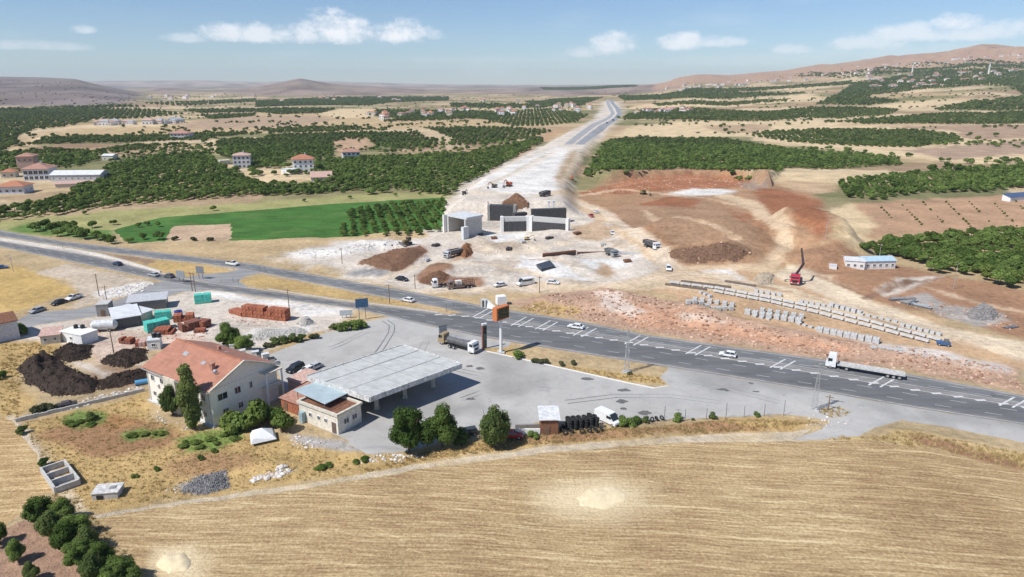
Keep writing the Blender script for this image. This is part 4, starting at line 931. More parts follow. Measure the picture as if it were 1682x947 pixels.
def gable_wall(w, d, e, rdg, axis='x'):
    """closed wall body; ridge along x or y"""
    m = MB()
    if axis == 'x':
        pr = [(0, 0), (d, 0), (d, e), (d / 2, rdg), (0, e)]
        m.add([(0, p[0], p[1]) for p in pr] + [(w, p[0], p[1]) for p in pr], [tuple(range(5))[::-1], tuple(range(5, 10))] + [(i, (i + 1) % 5, 5 + (i + 1) % 5, 5 + i) for i in range(5)])
    else:
        pr = [(0, 0), (w, 0), (w, e), (w / 2, rdg), (0, e)]
        m.add([(p[0], 0, p[1]) for p in pr] + [(p[0], d, p[1]) for p in pr], [tuple(range(5)), tuple(range(5, 10))[::-1]] + [(i, (i + 1) % 5, 5 + (i + 1) % 5, 5 + i) for i in range(5)])
    return m
def roof_gable(w, d, e, rdg, ov, t, axis='x'):
    m = MB(); s = (rdg - e) / ((d if axis == 'x' else w) / 2)
    if axis == 'x':
        a = [(-ov, e - ov * s + .06), (d / 2, rdg + .06), (d + ov, e - ov * s + .06)]
        pr = [(a[0][0], a[0][1]), (a[1][0], a[1][1]), (a[2][0], a[2][1]), (a[2][0], a[2][1] + t), (a[1][0], a[1][1] + t), (a[0][0], a[0][1] + t)]
        m.add([(-ov, p[0], p[1]) for p in pr] + [(w + ov, p[0], p[1]) for p in pr], [(0, 1, 4, 5), (1, 2, 3, 4), (6, 11, 10, 7), (7, 10, 9, 8)] + [(i, 6 + i, 6 + (i + 1) % 6, (i + 1) % 6) for i in range(6)])
    else:
        a = [(-ov, e - ov * s + .06), (w / 2, rdg + .06), (w + ov, e - ov * s + .06)]
        pr = [a[0], a[1], a[2], (a[2][0], a[2][1] + t), (a[1][0], a[1][1] + t), (a[0][0], a[0][1] + t)]
        m.add([(p[0], -ov, p[1]) for p in pr] + [(p[0], d + ov, p[1]) for p in pr], [(0, 1, 4, 5), (1, 2, 3, 4), (6, 11, 10, 7), (7, 10, 9, 8)] + [(i, 6 + i, 6 + (i + 1) % 6, (i + 1) % 6) for i in range(6)])
    return m
def roof_hip(w, d, e, rdg, ov):
    m = MB(); r = min(w, d) / 2 * .92
    b = [(-ov, -ov, e), (w + ov, -ov, e), (w + ov, d + ov, e), (-ov, d + ov, e)]
    tp = [(r, d / 2, rdg), (w - r, d / 2, rdg)] if w >= d else [(w / 2, r, rdg), (w / 2, d - r, rdg)]
    b2 = [(q[0], q[1], q[2] + .15) for q in b]
    fs = [(3, 2, 1, 0), (0, 1, 5, 4), (1, 2, 6, 5), (2, 3, 7, 6), (3, 0, 4, 7)]
    fs += [(4, 5, 9, 8), (6, 7, 8, 9), (5, 6, 9), (7, 4, 8)] if w >= d else [(4, 5, 8), (6, 7, 9), (5, 6, 9, 8), (7, 4, 8, 9)]
    return m.add(b + b2 + tp, fs)
def building(name, label, cat, A, B, depth, eave, ridge=0.0, roof='gable', wall=WHITE, roofm=TILE, ov=.5, axis='x', rows=(), side_rows=(), chimney=False, group=None, width=None, parapet=False, doors=()):
    """A, B: the two front corners on the ground; rows: (count, sill height, width, height) on the front; side_rows the same on both ends"""
    a, b = Vector(A), Vector(B); w = width or (b - a).length; rz = head(a, b)
    z = min(a.z, b.z); o = thing(name, label, cat, (a.x, a.y, z), rz, group)
    if roof == 'gable': gable_wall(w, depth, eave, ridge, axis).build('wall', wall, o); rf = roof_gable(w, depth, eave, ridge, ov, .16, axis).build('roof', roofm, o)
    elif roof == 'hip': MB().prism([(0, 0), (w, 0), (w, depth), (0, depth)], -.4, eave).build('wall', wall, o); rf = roof_hip(w, depth, eave + .01, ridge, ov).build('roof', roofm, o)
    elif roof == 'shed':
        m = MB().add([(0,0,-.3),(w,0,-.3),(w,depth,-.3),(0,depth,-.3),(0,0,eave),(w,0,eave),(w,depth,ridge),(0,depth,ridge)], [(3,2,1,0),(4,5,6,7),(0,1,5,4),(1,2,6,5),(2,3,7,6),(3,0,4,7)]); m.build('wall', wall, o)
        s = (ridge - eave) / depth
        rf = MB().add([(-ov,-ov,eave-ov*s+.05),(w+ov,-ov,eave-ov*s+.05),(w+ov,depth+ov,ridge+ov*s+.05),(-ov,depth+ov,ridge+ov*s+.05),(-ov,-ov,eave-ov*s+.2),(w+ov,-ov,eave-ov*s+.2),(w+ov,depth+ov,ridge+ov*s+.2),(-ov,depth+ov,ridge+ov*s+.2)], [(3,2,1,0),(4,5,6,7),(0,1,5,4),(1,2,6,5),(2,3,7,6),(3,0,4,7)]).build('roof', roofm, o)
    else:
        MB().prism([(0, 0), (w, 0), (w, depth), (0, depth)], -.4, eave).build('wall', wall, o)
        rf = MB().box((w / 2, depth / 2, eave + .1), (w + ov * 2, depth + ov * 2, .2)).build('roof', roofm, o)
    for (n, zs, ww, hh) in rows:
        for i in range(n): window(o, (w * (i + .5) / n, -.03, zs + hh / 2), '-y', ww, hh)
    for (n, zs, ww, hh) in side_rows:
        for i in range(n):
            window(o, (w + .03, depth * (i + .5) / n, zs + hh / 2), '+x', ww, hh); window(o, (-.03, depth * (i + .5) / n, zs + hh / 2), '-x', ww, hh)
    for (dx, dw, dh) in doors: door(o, (dx, -.05, 0), '-y', dw, dh, paint((.20, .12, .08), .7))
    if chimney: MB().box((w * .62, depth * .42, (ridge or eave) + .3), (.7, .7, 1.6)).box((w * .62, depth * .42, (ridge or eave) + 1.15), (.9, .9, .12)).build('chimney', wall, rf)
    return o
def V3(g, z=0.0): return Vector((float(g[0]), float(g[1]), z))

# --- the two-storey house with the long red roof
A, B, C = V3(G0(248, 657)), V3(G0(352, 701)), V3(G0(456, 652))
w_, d_ = (B - A).length, (C - B).length; EV, RD = 7.9, 11.2
hs = thing('apartment_house', 'white two-storey house with long terracotta gable roof beside the filling station', 'house', A, head(A, B))
gable_wall(w_, d_, EV, RD).build('wall', [paint((.84, .80, .71), .75, 0, .06)], hs)
rf = roof_gable(w_, d_, EV, RD, .55, .18).build('roof', TILED, hs)
MB().box((w_ / 2, d_ / 2, RD + .30), (w_ + 1.0, .34, .16)).build('ridge_tiles', TILE, rf)
for (xx, yy, s) in ((.30, .34, 1.5), (.62, .30, 1.2), (.55, .72, .9)):
    zz = EV + (RD - EV) * (yy * 2 if yy < .5 else 2 - yy * 2) + .26
    m = MB().box((0, 0, 0), (s, s * .7, .06)); q = m.build('roof_hatch', GALV, rf, (w_ * xx, d_ * yy, zz)); q.rotation_euler = (math.atan((RD - EV) / (d_ / 2)) * (1 if yy < .5 else -1), 0, 0)
MB().box((w_ * .80, d_ * .26, EV + (RD - EV) * .52 + .7), (.8, .8, 1.5)).box((w_ * .80, d_ * .26, EV + (RD - EV) * .52 + 1.52), (1, 1, .14)).build('chimney', TILE2, rf)
MB().box((w_ * .45, d_ * .70, EV + (RD - EV) * .6 + .5), (.6, .6, 1.2)).build('chimney', TILE2, rf)
par = MB(); # raised verge along the right gable
for (y0, z0, y1, z1) in ((-.55, EV - .35, d_ / 2, RD), (d_ / 2, RD, d_ + .55, EV - .35)):
    par.add([(w_ + .56, y0, z0 + .1), (w_ + .90, y0, z0 + .1), (w_ + .90, y1, z1 + .1), (w_ + .56, y1, z1 + .1), (w_ + .56, y0, z0 + .5), (w_ + .90, y0, z0 + .5), (w_ + .90, y1, z1 + .5), (w_ + .56, y1, z1 + .5)], [(3,2,1,0),(4,5,6,7),(0,1,5,4),(1,2,6,5),(2,3,7,6),(3,0,4,7)])
par.build('verge', CREAM, rf)
MB().box((w_ + .08, d_ / 2, EV * .5), (.14, d_ - .1, EV - .4)).build('end_wall', paint((.86, .82, .71), .8, 0, .07), hs)
for xx in (.10, .25, .62, .90):
    window(hs, (w_ * xx, -.03, 5.8), '-y', 1.25, 1.35); window(hs, (w_ * xx, -.03, 2.2), '-y', 1.15, 1.1)
rec = MB().box((w_ * .44, -.4, EV * .5), (w_ * .18, 1.0, EV - .3)).build('stair_bay', CREAM, hs); window(rec, (w_ * .44, -.93, 5.4), '-y', 1.2, 1.6)
for yy, ww in ((.16, 2.3), (.38, 1.5), (.58, .8)):
    window(hs, (w_ + .18, d_ * yy, 5.7), '+x', ww, 1.5)
for yy, ww in ((.18, 1.4), (.40, 1.2)): window(hs, (w_ + .18, d_ * yy, 2.3), '+x', ww, 1.3)
bal = MB().box((w_ + 1.0, d_ * .87, 4.1), (2.0, d_ * .26, .2)).build('balcony', CREAM, hs); MB().box((w_ + 1.0, d_ * .87, 7.4), (2.2, d_ * .28, .22)).build('balcony_roof', CREAM, hs)
for yy in (.745, .995): MB().box((w_ + 1.85, d_ * yy, 3.75), (.28, .28, 7.5)).build('pillar', WHITE, bal)
MB().box((w_ + 1.95, d_ * .87, 4.75), (.08, d_ * .22, .08)).box((w_ + 1.95, d_ * .87, 4.5), (.05, d_ * .22, .05)).build('railing', WHITE, bal)
for xx in (.02, .36, .98): MB().tube((w_ * xx, -.12, .2), (w_ * xx, -.12, EV - .3), .06, n=6).build('downpipe', GALV, hs)
for (xx, zz) in ((.18, 4.6), (.70, 4.5), (.82, 1.6)): MB().box((w_ * xx, -.25, zz), (.8, .35, .6)).build('air_conditioner', WHITE, hs)
MB().box((w_ / 2, -.72, EV - .32), (w_ + 1.0, .16, .16)).build('gutter', GALV, rf)
dsh = MB().tube((w_ * .9, d_ * .2, EV + 1.2), (w_ * .9, d_ * .2, EV + 2.4), .04, n=5).tube((w_ * .9, d_ * .2, EV + 2.3), (w_ * .9 + .15, d_ * .2 - .1, EV + 2.35), .5, .1, 12).build('satellite_dish', GALV, rf)
door(hs, (w_ * .53, -.06, 0), '-y', 1.1, 2.1, paint((.20, .12, .08), .7))
MB().box((w_ / 2, d_ / 2, .12), (w_ + 1.2, d_ + 1.0, .3)).build('plinth', CONC, hs)

# --- filling station canopy
cz = 5.7
cq = [V3(G0(504, 617, cz), cz), V3(G0(607, 652, cz), cz), V3(G0(758, 597, cz), cz), V3(G0(661, 566, cz), cz)]
c0 = sum(cq, Vector()) / 4; cq = [q - c0 for q in cq]
def bil(s, t): return cq[0] * (1 - s) * (1 - t) + cq[1] * s * (1 - t) + cq[2] * s * t + cq[3] * (1 - s) * t
cn = thing('station_canopy', 'large flat grey sheet metal canopy of the filling station on square columns', 'canopy', (c0.x, c0.y, 0))
fas = MB()
for i in range(4):
    a, b = cq[i], cq[(i + 1) % 4]; n = Vector(((b - a).y, -(b - a).x, 0)).normalized() * .22
    fas.add([(*(a.xy), cz - 1.0), (*(b.xy), cz - 1.0), (*((b + n).xy), cz - 1.0), (*((a + n).xy), cz - 1.0), (*(a.xy), cz + .12), (*(b.xy), cz + .12), (*((b + n).xy), cz + .12), (*((a + n).xy), cz + .12)], [(3,2,1,0),(4,5,6,7),(0,1,5,4),(1,2,6,5),(2,3,7,6),(3,0,4,7)])
fas.build('fascia', paint((.74, .735, .70), .6, 0, .35), cn)
MB().prism([(q.x, q.y) for q in cq], cz - .95, cz - .12).build('ceiling', paint((.42, .40, .36), .8), cn)
ss = [0, .30, .66, 1]; tts = [0, .16, .34, .52, .70, .86, 1]
for i in range(3):
    for j in range(6):
        g = .007; p = [bil(ss[i] + g, tts[j] + g * .6), bil(ss[i + 1] - g, tts[j] + g * .6), bil(ss[i + 1] - g, tts[j + 1] - g * .6), bil(ss[i] + g, tts[j + 1] - g * .6)]
        zt = cz + random.uniform(-.03, .03) - .02; tn = random.uniform(-.02, .02)
        MB().add([(p[0].x, p[0].y, zt - .08), (p[1].x, p[1].y, zt - .08), (p[2].x, p[2].y, zt - .08), (p[3].x, p[3].y, zt - .08), (p[0].x, p[0].y, zt), (p[1].x, p[1].y, zt + tn), (p[2].x, p[2].y, zt), (p[3].x, p[3].y, zt - tn)], [(3,2,1,0),(4,5,6,7),(0,1,5,4),(1,2,6,5),(2,3,7,6),(3,0,4,7)]).build('roof_sheet', ROOFSHEET, cn)
for (s, t) in ((.25, .22), (.75, .22), (.25, .52), (.75, .52), (.25, .84), (.75, .84)):
    p = bil(s, t); MB().box((p.x, p.y, (cz - .95) / 2), (.75, .75, cz - .95)).box((p.x, p.y, .25), (1.0, 1.0, .5)).build('column', CREAM, cn)
for t in (.30, .56, .80):
    p = c0 + bil(.5, t)
    pi = thing('pump_island', 'raised kerb island under the canopy, %s' % {.30: 'nearest the station kiosk', .56: 'in the middle', .80: 'nearest the highway'}[t], 'pump island', (p.x, p.y, 0), head(cq[0], cq[3]))
    MB().box((0, 0, .1), (4.2, 1.2, .2)).build('kerb', CONC, pi)
    for dx in (-1.1, 1.1): q = MB().box((dx, 0, 1.0), (.8, .5, 1.6)).build('fuel_pump', paint((.6, .1, .08), .5), pi); MB().box((dx, -.27, 1.35), (.5, .05, .4)).build('display', BLACK, q)
# --- kiosk building in front of it
kz = 4.3
k1, k2, k3 = V3(G0(490, 657, kz)), V3(G0(553.5, 680, kz)), V3(G0(592, 660, kz))
kw, kd = (k2 - k1).length, (k3 - k2).length
kb = thing('station_kiosk', 'cream flat-roofed kiosk building at the corner of the station canopy', 'kiosk', k1, head(k1, k2))
MB().prism([(0, 0), (kw, 0), (kw, kd), (0, kd)], -.3, kz - .5).build('wall', paint((.78, .73, .62), .8), kb)
kr = MB().box((kw / 2, kd / 2, kz - .45), (kw - .3, kd - .3, .12)).build('roof', RUST, kb)
for q in (((kw / 2, -.05, kz - .25), (kw + .5, .5, .5)), ((kw / 2, kd + .05, kz - .25), (kw + .5, .5, .5)), ((-.05, kd / 2, kz - .25), (.5, kd - .4, .5)), ((kw + .05, kd / 2, kz - .25), (.5, kd - .4, .5))):
    MB().box(*q).build('parapet', CREAM, kr)
for i in range(9): MB().box((kw * .55 + (i - 4) * .55, kd / 2, kz - .34), (.12, kd - .9, .08)).build('rafter', BRICKD, kr)
for xx in (.30, .52, .70): window(kb, (kw * xx, -.03, 2.0), '-y', .9, 1.0)
door(kb, (kw * .90, -.05, 0), '-y', 1.1, 2.2, paint((.16, .11, .09), .7)); window(kb, (kw + .03, kd * .35, 2.0), '+x', 1.4, 1.2); window(kb, (kw + .03, kd * .7, 2.0), '+x', 1.4, 1.2)
MB().box((kw * .12, -.5, 1.2), (1.0, .9, 2.2)).build('meter_cabinet', paint((.35, .48, .52), .6), kb)
bp = [G0(482, 640, 5.1), G0(534, 663, 5.1), G0(571, 645, 5.1), G0(522, 625, 5.1)]
bo = V3(sum(bp) / 4)
br = thing('awning_roof', 'pale blue sheet roof raised over the station kiosk', 'awning', bo)
MB().prism([(q[0] - bo.x, q[1] - bo.y) for q in bp], 4.95, 5.1).build('sheet', BLUESHEET, br)
for q in bp: MB().tube(((q[0] - bo.x) * .86, (q[1] - bo.y) * .86, 0), ((q[0] - bo.x) * .86, (q[1] - bo.y) * .86, 4.94), .08, n=6).build('post', STEEL, br)
ta, tb = V3(G0(463, 672)), V3(G0(492, 683))
building('brick_annex', 'low annex with faded red sheet roof between house and station kiosk', 'annex', ta, tb, 10.5, 2.6, 3.4, 'shed', BRICK, TILE2, .3, doors=((1.5, 1, 2),))
building('brick_annex', 'small pinkish roofed lean-to behind the station kiosk next to the parked cars', 'annex', V3(G0(474, 640)), V3(G0(498, 648)), 5.5, 2.6, 3.0, 'shed', TILE3, TILE3, .2)

# --- other buildings near by
building('barn', 'grey walled barn with dark red roof cut by the left edge', 'barn', P(-60, 575), P(34, 555), 9, 5.0, 6.4, 'gable', paint((.60, .62, .66), .7), RUST, .3, side_rows=())
building('hut', 'tiny hut with pink tiled roof by the dung heaps', 'hut', P(68, 567), P(100, 563), 4.5, 2.4, 3.1, 'shed', CREAM, TILE3, .3, rows=((2, 1, .8, .8),))
building('hut', 'small white flat-roofed hut with water tanks on top', 'hut', P(101, 560), P(136, 567), 4.5, 2.7, 0, 'flat', WHITE, WHITE, .15, rows=((1, 1, .9, .9),))
p = P(118, 562)
for du, z in ((-.2, 0), (1.6, 0)):
    q = thing('water_tank', 'black plastic water tank on the small white hut, %s' % ('left one' if du < 0 else 'right one'), 'tank', (p.x + du, p.y + 3, 2.9)); m = MB(); m.tube((0, 0, 0), (0, 0, .9), .55, .55, 12); m.tube((0, 0, .9), (0, 0, 1.05), .5, .2, 12); m.build('barrel', BLACK, q, smooth=False); MB().tube((0, 0, 1.05), (0, 0, 1.15), .22, .22, 10).build('lid', STEEL, q)
building('shed', 'white sheet roofed open shed in the brick yard', 'shed', P(190, 541), P(232, 534), 9, 3.0, 3.6, 'shed', paint((.12, .12, .12), .9), WHITESHEET, .5, rows=())
building('shed', 'white sheet roofed lean-to joined to the open shed', 'shed', P(233, 531), P(252, 524), 9, 2.8, 3.3, 'shed', CREAM, WHITESHEET, .5)
building('shed', 'long grey roofed shed behind the brick yard', 'shed', P(212, 513), P(274, 506), 6, 3.0, 3.5, 'shed', STEEL, paint((.55, .555, .57), .5), .4)
building('block_hut', 'dark grey concrete hut at the end of the side road', 'hut', P(160, 520), P(180, 519), 4.5, 3.6, 0, 'flat', DCONC, CONC, .1, doors=((1.6, 1, 2),))
building('shed', 'red walled shed with bright white roof beside the tyre stack', 'shed', P(888, 714), P(917, 713), 4.2, 3.2, 3.7, 'shed', RUST, SHEETW, .35, doors=((1.2, 1, 2),))
building('site_office', 'long white site huts with light blue roof beside the right orchard', 'site hut', P(1420, 442), P(1470, 441), 6.5, 3.0, 4.0, 'gable', WHITE, paint((.46, .62, .72), .5), .3, rows=((5, 1, 1.1, 1.0),), side_rows=((1, 1, 1, 1),))
building('site_office', 'square white site hut in front of the blue roofed one', 'site hut', P(1388, 436), P(1419, 443), 7, 3.0, 3.6, 'gable', WHITE, SHEETW, .2, rows=((3, 1, 1.0, 1.0),), side_rows=((1, .9, 1, 1.1),))
building('container', 'small white container lying in front of the site huts', 'container', P(1362, 441), P(1374, 443), 2.4, 1.5, 0, 'flat', WHITE, SHEETW, .05)
building('cabin', 'small white cabin with dark solar roof at the right edge', 'cabin', P(1659, 331), P(1700, 328), 5, 2.4, 3.8, 'shed', WHITE, paint((.08, .12, .22), .2), .3)
# --- farmhouses across the orchards
building('farmhouse', 'white three-storey farmhouse with red hipped roof in the middle of the orchards', 'house', P(482, 284), P(516, 283), 13, 10.2, 13.5, 'hip', WHITE, TILE, 1.0, rows=((4, 1, 1.6, 1.7), (4, 4.2, 1.6, 1.7), (4, 7.4, 1.6, 1.7)), side_rows=((3, 4.2, 1.5, 1.6), (3, 7.4, 1.5, 1.6)), chimney=True, doors=((6, 1.6, 2.4),))
building('barn', 'low barn with white and brown roof in front of the red-roofed farmhouse', 'barn', P(511, 298), P(545, 297), 15, 3.0, 6.0, 'gable', CREAM, TILE3, .6, rows=((3, 1, 1, 1),))
building('barn', 'small white flat barn left of the red-roofed farmhouse', 'barn', P(462, 285), P(481, 286), 7, 3.6, 0, 'flat', WHITE, SHEETW, .2, rows=((2, 1, 1, 1),))
building('farmhouse', 'white two-storey house with red roof and dark porch by the bare slope', 'house', P(563, 262), P(592, 261), 12, 6.6, 9.5, 'hip', WHITE, TILE2, .9, rows=((4, 1, 2.2, 2.0), (4, 4, 2.2, 1.8)), side_rows=((2, 4, 1.5, 1.5),), chimney=True)
building('farmhouse', 'tall pale house with pinkish roof and balconies left of the farmhouses', 'house', P(384, 277), P(412, 276), 13, 10.4, 12.6, 'hip', paint((.66, .66, .68), .8), TILE3, .6, rows=((4, 1, 1.8, 1.8), (4, 4.3, 1.8, 1.8), (4, 7.5, 1.8, 1.8)), side_rows=((3, 4.3, 1.5, 1.5), (3, 7.5, 1.5, 1.5)), chimney=True)
building('annex', 'low cream annex left of the tall pale house', 'annex', P(362, 270), P(379, 269), 7, 3.2, 0, 'flat', CREAM, CREAM, .3)
building('farmhouse', 'pale house half hidden among trees on the crest at left', 'house', P(280, 229), P(310, 229), 18, 7.5, 11, 'hip', paint((.66, .64, .62), .8), TILE2, 1, rows=((5, 1, 2, 2), (5, 4.6, 2, 2)))
building('hut', 'lone white roofed shed above the left farm compound', 'shed', P(168, 263), P(186, 263), 9, 4, 5.2, 'gable', CREAM, WHITESHEET, .4, rows=((2, 1, 1.2, 1.2),))
building('farmhouse', 'large house with blue glazed front and red roof in the left farm compound', 'house', P(40, 297), P(82, 296), 16, 8.2, 12.0, 'hip', paint((.62, .66, .74), .7), TILE2, 1.2, rows=((5, 1, 2.4, 2.4), (5, 4.6, 2.6, 2.4)), chimney=True)
building('farmhouse', 'tower-like house with pale red roof behind the blue glazed house', 'house', P(30, 282), P(58, 281), 14, 11.5, 14, 'hip', TILE3, TILE2, .8, rows=((3, 8, 1.6, 1.6),))
building('farmhouse', 'low white house with salmon hipped roof at the left edge', 'house', P(-4, 319), P(40, 318), 13, 4.6, 7.6, 'hip', paint((.70, .72, .78), .7), TILE, 1.0, rows=((4, 1.2, 1.8, 1.5),), side_rows=((2, 1.2, 1.5, 1.4),))
building('barn', 'long white roofed barn in the left farm compound', 'barn', P(84, 298), P(165, 297), 14, 4.6, 6.8, 'gable', paint((.52, .52, .55), .8), WHITESHEET, .6, rows=((8, 1.8, 1.4, 1.0),))
building('barn', 'long low pink roofed shed in front of the white roofed barn', 'shed', P(91, 308), P(160, 305), 6, 2.2, 3.2, 'shed', CREAM, TILE3, .5)
building('farmhouse', 'small house with red roof at the left edge of the compound', 'house', P(2, 292), P(26, 291), 10, 4, 6.2, 'hip', CREAM, TILE, .7, rows=((2, 1, 1.5, 1.5),))
# --- villages far off
def village(lab, n, box, group, wid=(9, 14), tall=(4, 9), roofs=(TILE, TILE2, TILE3), seed=1):
    rng = random.Random(seed); protos = []
    for i in range(5):
        w, d, e = rng.uniform(*wid), rng.uniform(8, 11), rng.uniform(*tall)
        parts = [('wall', MB().prism([(0, 0), (w, 0), (w, d), (0, d)], -2, e).mesh('wall', rng.choice((WHITE, WHITE, CREAM, paint((.66, .64, .62), .8)))))]
        parts.append(('roof', roof_hip(w, d, e + .01, e + 2.6, .6).mesh('roof', rng.choice(roofs))))
        for k in range(3):
            for fl in range(max(1, int(e / 3.2))): parts.append(('window', MB().box((w * (k + .5) / 3, -.05, 1.7 + fl * 3.1), (1.5, .14, 1.5)).mesh('window', glass())))
        protos.append(parts)
    us = [(rng.uniform(box[0], box[2]), rng.random()) for _ in range(n)]
    for (u, t) in us:
        f = (u - box[0]) / (box[2] - box[0]); v = (box[1] * (1 - f) + box[3] * f) + (t - .5) * box[4]
        p = P(u, v); o = thing('village_house', lab, 'house', p, rng.uniform(-.5, .5), group); s = rng.uniform(.85, 1.25); o.scale = (s, s, s)
        for (nm, me) in protos[rng.randrange(5)]: link(nm, me, o)
village('small white house in the long row on the dry hill at far left', 17, (112, 207, 292, 202, 1.5), 'row of white houses on the dry hill', (12, 16), (4, 6), (SHEETW, TILE3, GALV), 3)
village('small tiled village house left of the new road on the plain', 44, (600, 192, 965, 178, 14), 'village houses left of the new road', seed=4)
village('tiny house at the foot of the far left hills', 14, (240, 160, 420, 158, 8), 'houses below the far left hills', (16, 24), (6, 10), seed=5)
village('tiny house on the far central plain', 18, (440, 163, 860, 162, 10), 'houses on the far central plain', (14, 20), (5, 9), seed=6)
village('small house among trees right of the new road', 14, (1030, 186, 1140, 184, 8), 'houses right of the new road', seed=7)
village('tiny house in the village at the foot of the brown ridge', 46, (1090, 148, 1440, 118, 9), 'houses at the foot of the brown ridge', (14, 22), (6, 10), seed=8)
village('small house in the upper right hillside village', 40, (1420, 132, 1690, 122, 14), 'upper right hillside village', (12, 18), (6, 10), seed=9)
village('tiny house high on the far right slope', 26, (1400, 112, 1682, 92, 8), 'houses high on the right slope', (16, 24), (6, 10), seed=10)
village('pale farm building beside the dry fields on the right', 8, (1430, 146, 1560, 140, 6), 'farm buildings by the right dry fields', (14, 26), (4, 7), seed=11)
for (u, v, hpx, lab) in ((1623, 124, 21, 'white minaret tower standing over the upper right hillside village'), (1498, 120, 16, 'thin pale mast among trees on the right slope'), (343, 171, 7, 'tiny white minaret before the far left hills')):
    p = P(u, v); H_ = hpx / FPX * p.y * 1.02; t_ = thing('minaret', lab, 'minaret', p); r_ = H_ * .055
    MB().tube((0, 0, -1), (0, 0, H_ * .62), r_, r_ * .9, 10).build('shaft', WHITE, t_); MB().tube((0, 0, H_ * .6), (0, 0, H_ * .64), r_ * 1.7, r_ * 1.7, 10).build('gallery', WHITE, t_)
    MB().tube((0, 0, H_ * .64), (0, 0, H_ * .82), r_ * .7, r_ * .65, 10).build('upper_shaft', WHITE, t_); MB().tube((0, 0, H_ * .82), (0, 0, H_), r_ * .8, .02, 10).build('spire', GALV, t_)

# ------------------------------------------------------------------ vehicles
_wh = {}
def wheel(parent, x, y, r=.32, w=.22):
    k = (r, w)
    if k not in _wh:
        t = MB(); t.tube((0, -w / 2, 0), (0, w / 2, 0), r, r, 14); q = MB(); q.tube((0, -w / 2 - .015, 0), (0, w / 2 + .015, 0), r * .58, r * .58, 10); _wh[k] = (t.mesh('wheel', RUBBER), q.mesh('rim', GALV))
    o = link('wheel', _wh[k][0], parent, (x, y, r)); link('rim', _wh[k][1], o); return o
def cpaint(c): return paint(c, .28, 0, .06, .5)
def car(label, col, loc, rz, kind='sedan', group=None, name='car', cat='car'):
    o = thing(name, label, cat, loc, rz, group); pm = cpaint(col)
    L, W, H = {'sedan': (4.5, 1.78, 1.46), 'hatch': (4.1, 1.74, 1.5), 'suv': (4.7, 1.9, 1.72), 'van': (5.6, 2.0, 2.35), 'minibus': (6.0, 2.05, 2.55), 'pickup': (5.2, 1.85, 1.75)}[kind]
    h = L / 2; belt = {'van': 1.25, 'minibus': 1.35, 'pickup': 1.1, 'suv': 1.05}.get(kind, .92); hood = {'van': 1.15, 'minibus': 1.25}.get(kind, belt - .04)
    if kind in ('van', 'minibus'):
        prof = [(-h, .38), (-h, H - .12), (-h + .15, H), (h - 1.75, H), (h - .75, hood + .05), (h - .08, hood - .18), (h, .75), (h, .38)]
        tab = (.80, 1.0, 1.0, .80)
    else:
        prof = [(-h, .36), (-h, belt - .12), (-h + .12, belt), (h - 1.25, belt), (h - .15, hood - .16), (h, .6), (h, .36)]
    rings = [[(p[0] * .985, y, p[1] if p[1] > .4 else p[1] + .04) for p in prof] if abs(y) > W / 2 - .05 else [(p[0], y, p[1]) for p in prof] for y in (-W / 2, -W / 2 + .09, W / 2 - .09, W / 2)]
    MB().loft(rings).build('body', pm, o)
    if kind in ('van', 'minibus'):
        g = MB(); g.add([(h - 1.68, -W / 2 + .16, H - .06), (h - 1.68, W / 2 - .16, H - .06), (h - .74, W / 2 - .12, hood + .10), (h - .74, -W / 2 + .12, hood + .10)], [(0, 1, 2, 3)]); g.v = [(a + .04, b, c + .04) for a, b, c in g.v]; g.build('windscreen', glass(), o)
        for s in (-1, 1): MB().box((h - 1.75, s * (W / 2 + .004), H - .6), (1.2, .02, .6)).build('side_window', glass(), o)
        if kind == 'minibus':
            for s in (-1, 1): MB().box((-.7, s * (W / 2 + .004), H - .62), (3.0, .02, .6)).build('side_window', glass(), o)
        MB().box((-h - .01, 0, H - .65), (.02, W * .7, .6)).build('rear_window', glass(), o)
    else:
        x0, x1 = {'sedan': (-h + .45, h - 1.15), 'hatch': (-h + .12, h - 1.1), 'suv': (-h + .1, h - 1.25), 'pickup': (-.25, h - 1.2)}[kind]
        t0, t1 = x0 + (.55 if kind == 'sedan' else .28), x1 - .75
        a, b = W / 2 - .07, W / 2 - .24
        MB().loft([[(x0, -a, belt - .02), (x1, -a, belt - .02), (x1, a, belt - .02), (x0, a, belt - .02)], [(t0, -b, H - .05), (t1, -b, H - .05), (t1, b, H - .05), (t0, b, H - .05)]]).build('windows', glass(), o)
        MB().loft([[(t0 - .05, -b - .02, H - .06), (t1 + .05, -b - .02, H - .06), (t1 + .05, b + .02, H - .06), (t0 - .05, b + .02, H - .06)], [(t0 + .05, -b + .06, H), (t1 - .05, -b + .06, H), (t1 - .05, b - .06, H), (t0 + .05, b - .06, H)]]).build('roof', pm, o)
        pl = MB()
        for s in (-1, 1):
            pl.tube((x1, s * a, belt), (t1, s * b, H - .03), .045, n=4); pl.tube((x0, s * a, belt), (t0, s * b, H - .03), .06, n=4); pl.tube(((x0 + x1) / 2, s * (a + .0), belt), ((t0 + t1) / 2, s * b, H - .03), .04, n=4)
        pl.build('pillars', pm, o)
        if kind == 'pickup':
            MB().box((-h + 1.0, 0, belt + .02), (1.7, W - .3, .03)).build('load_bed', BLACK, o)
    for s in (-1, 1):
        MB().box((h - .06, s * (W / 2 - .28), .66), (.16, .34, .14)).build('headlight', LIGHT, o); MB().box((-h + .03, s * (W / 2 - .24), .74), (.1, .26, .16)).build('tail_light', REDL, o)
        for xx in (h - .82, -h + .85): wheel(o, xx, s * (W / 2 - .10), .36 if kind in ('suv', 'van', 'minibus') else .32)
    MB().box((h + .01, 0, .46), (.08, W - .3, .14)).build('bumper', BLACK, o)
    return o
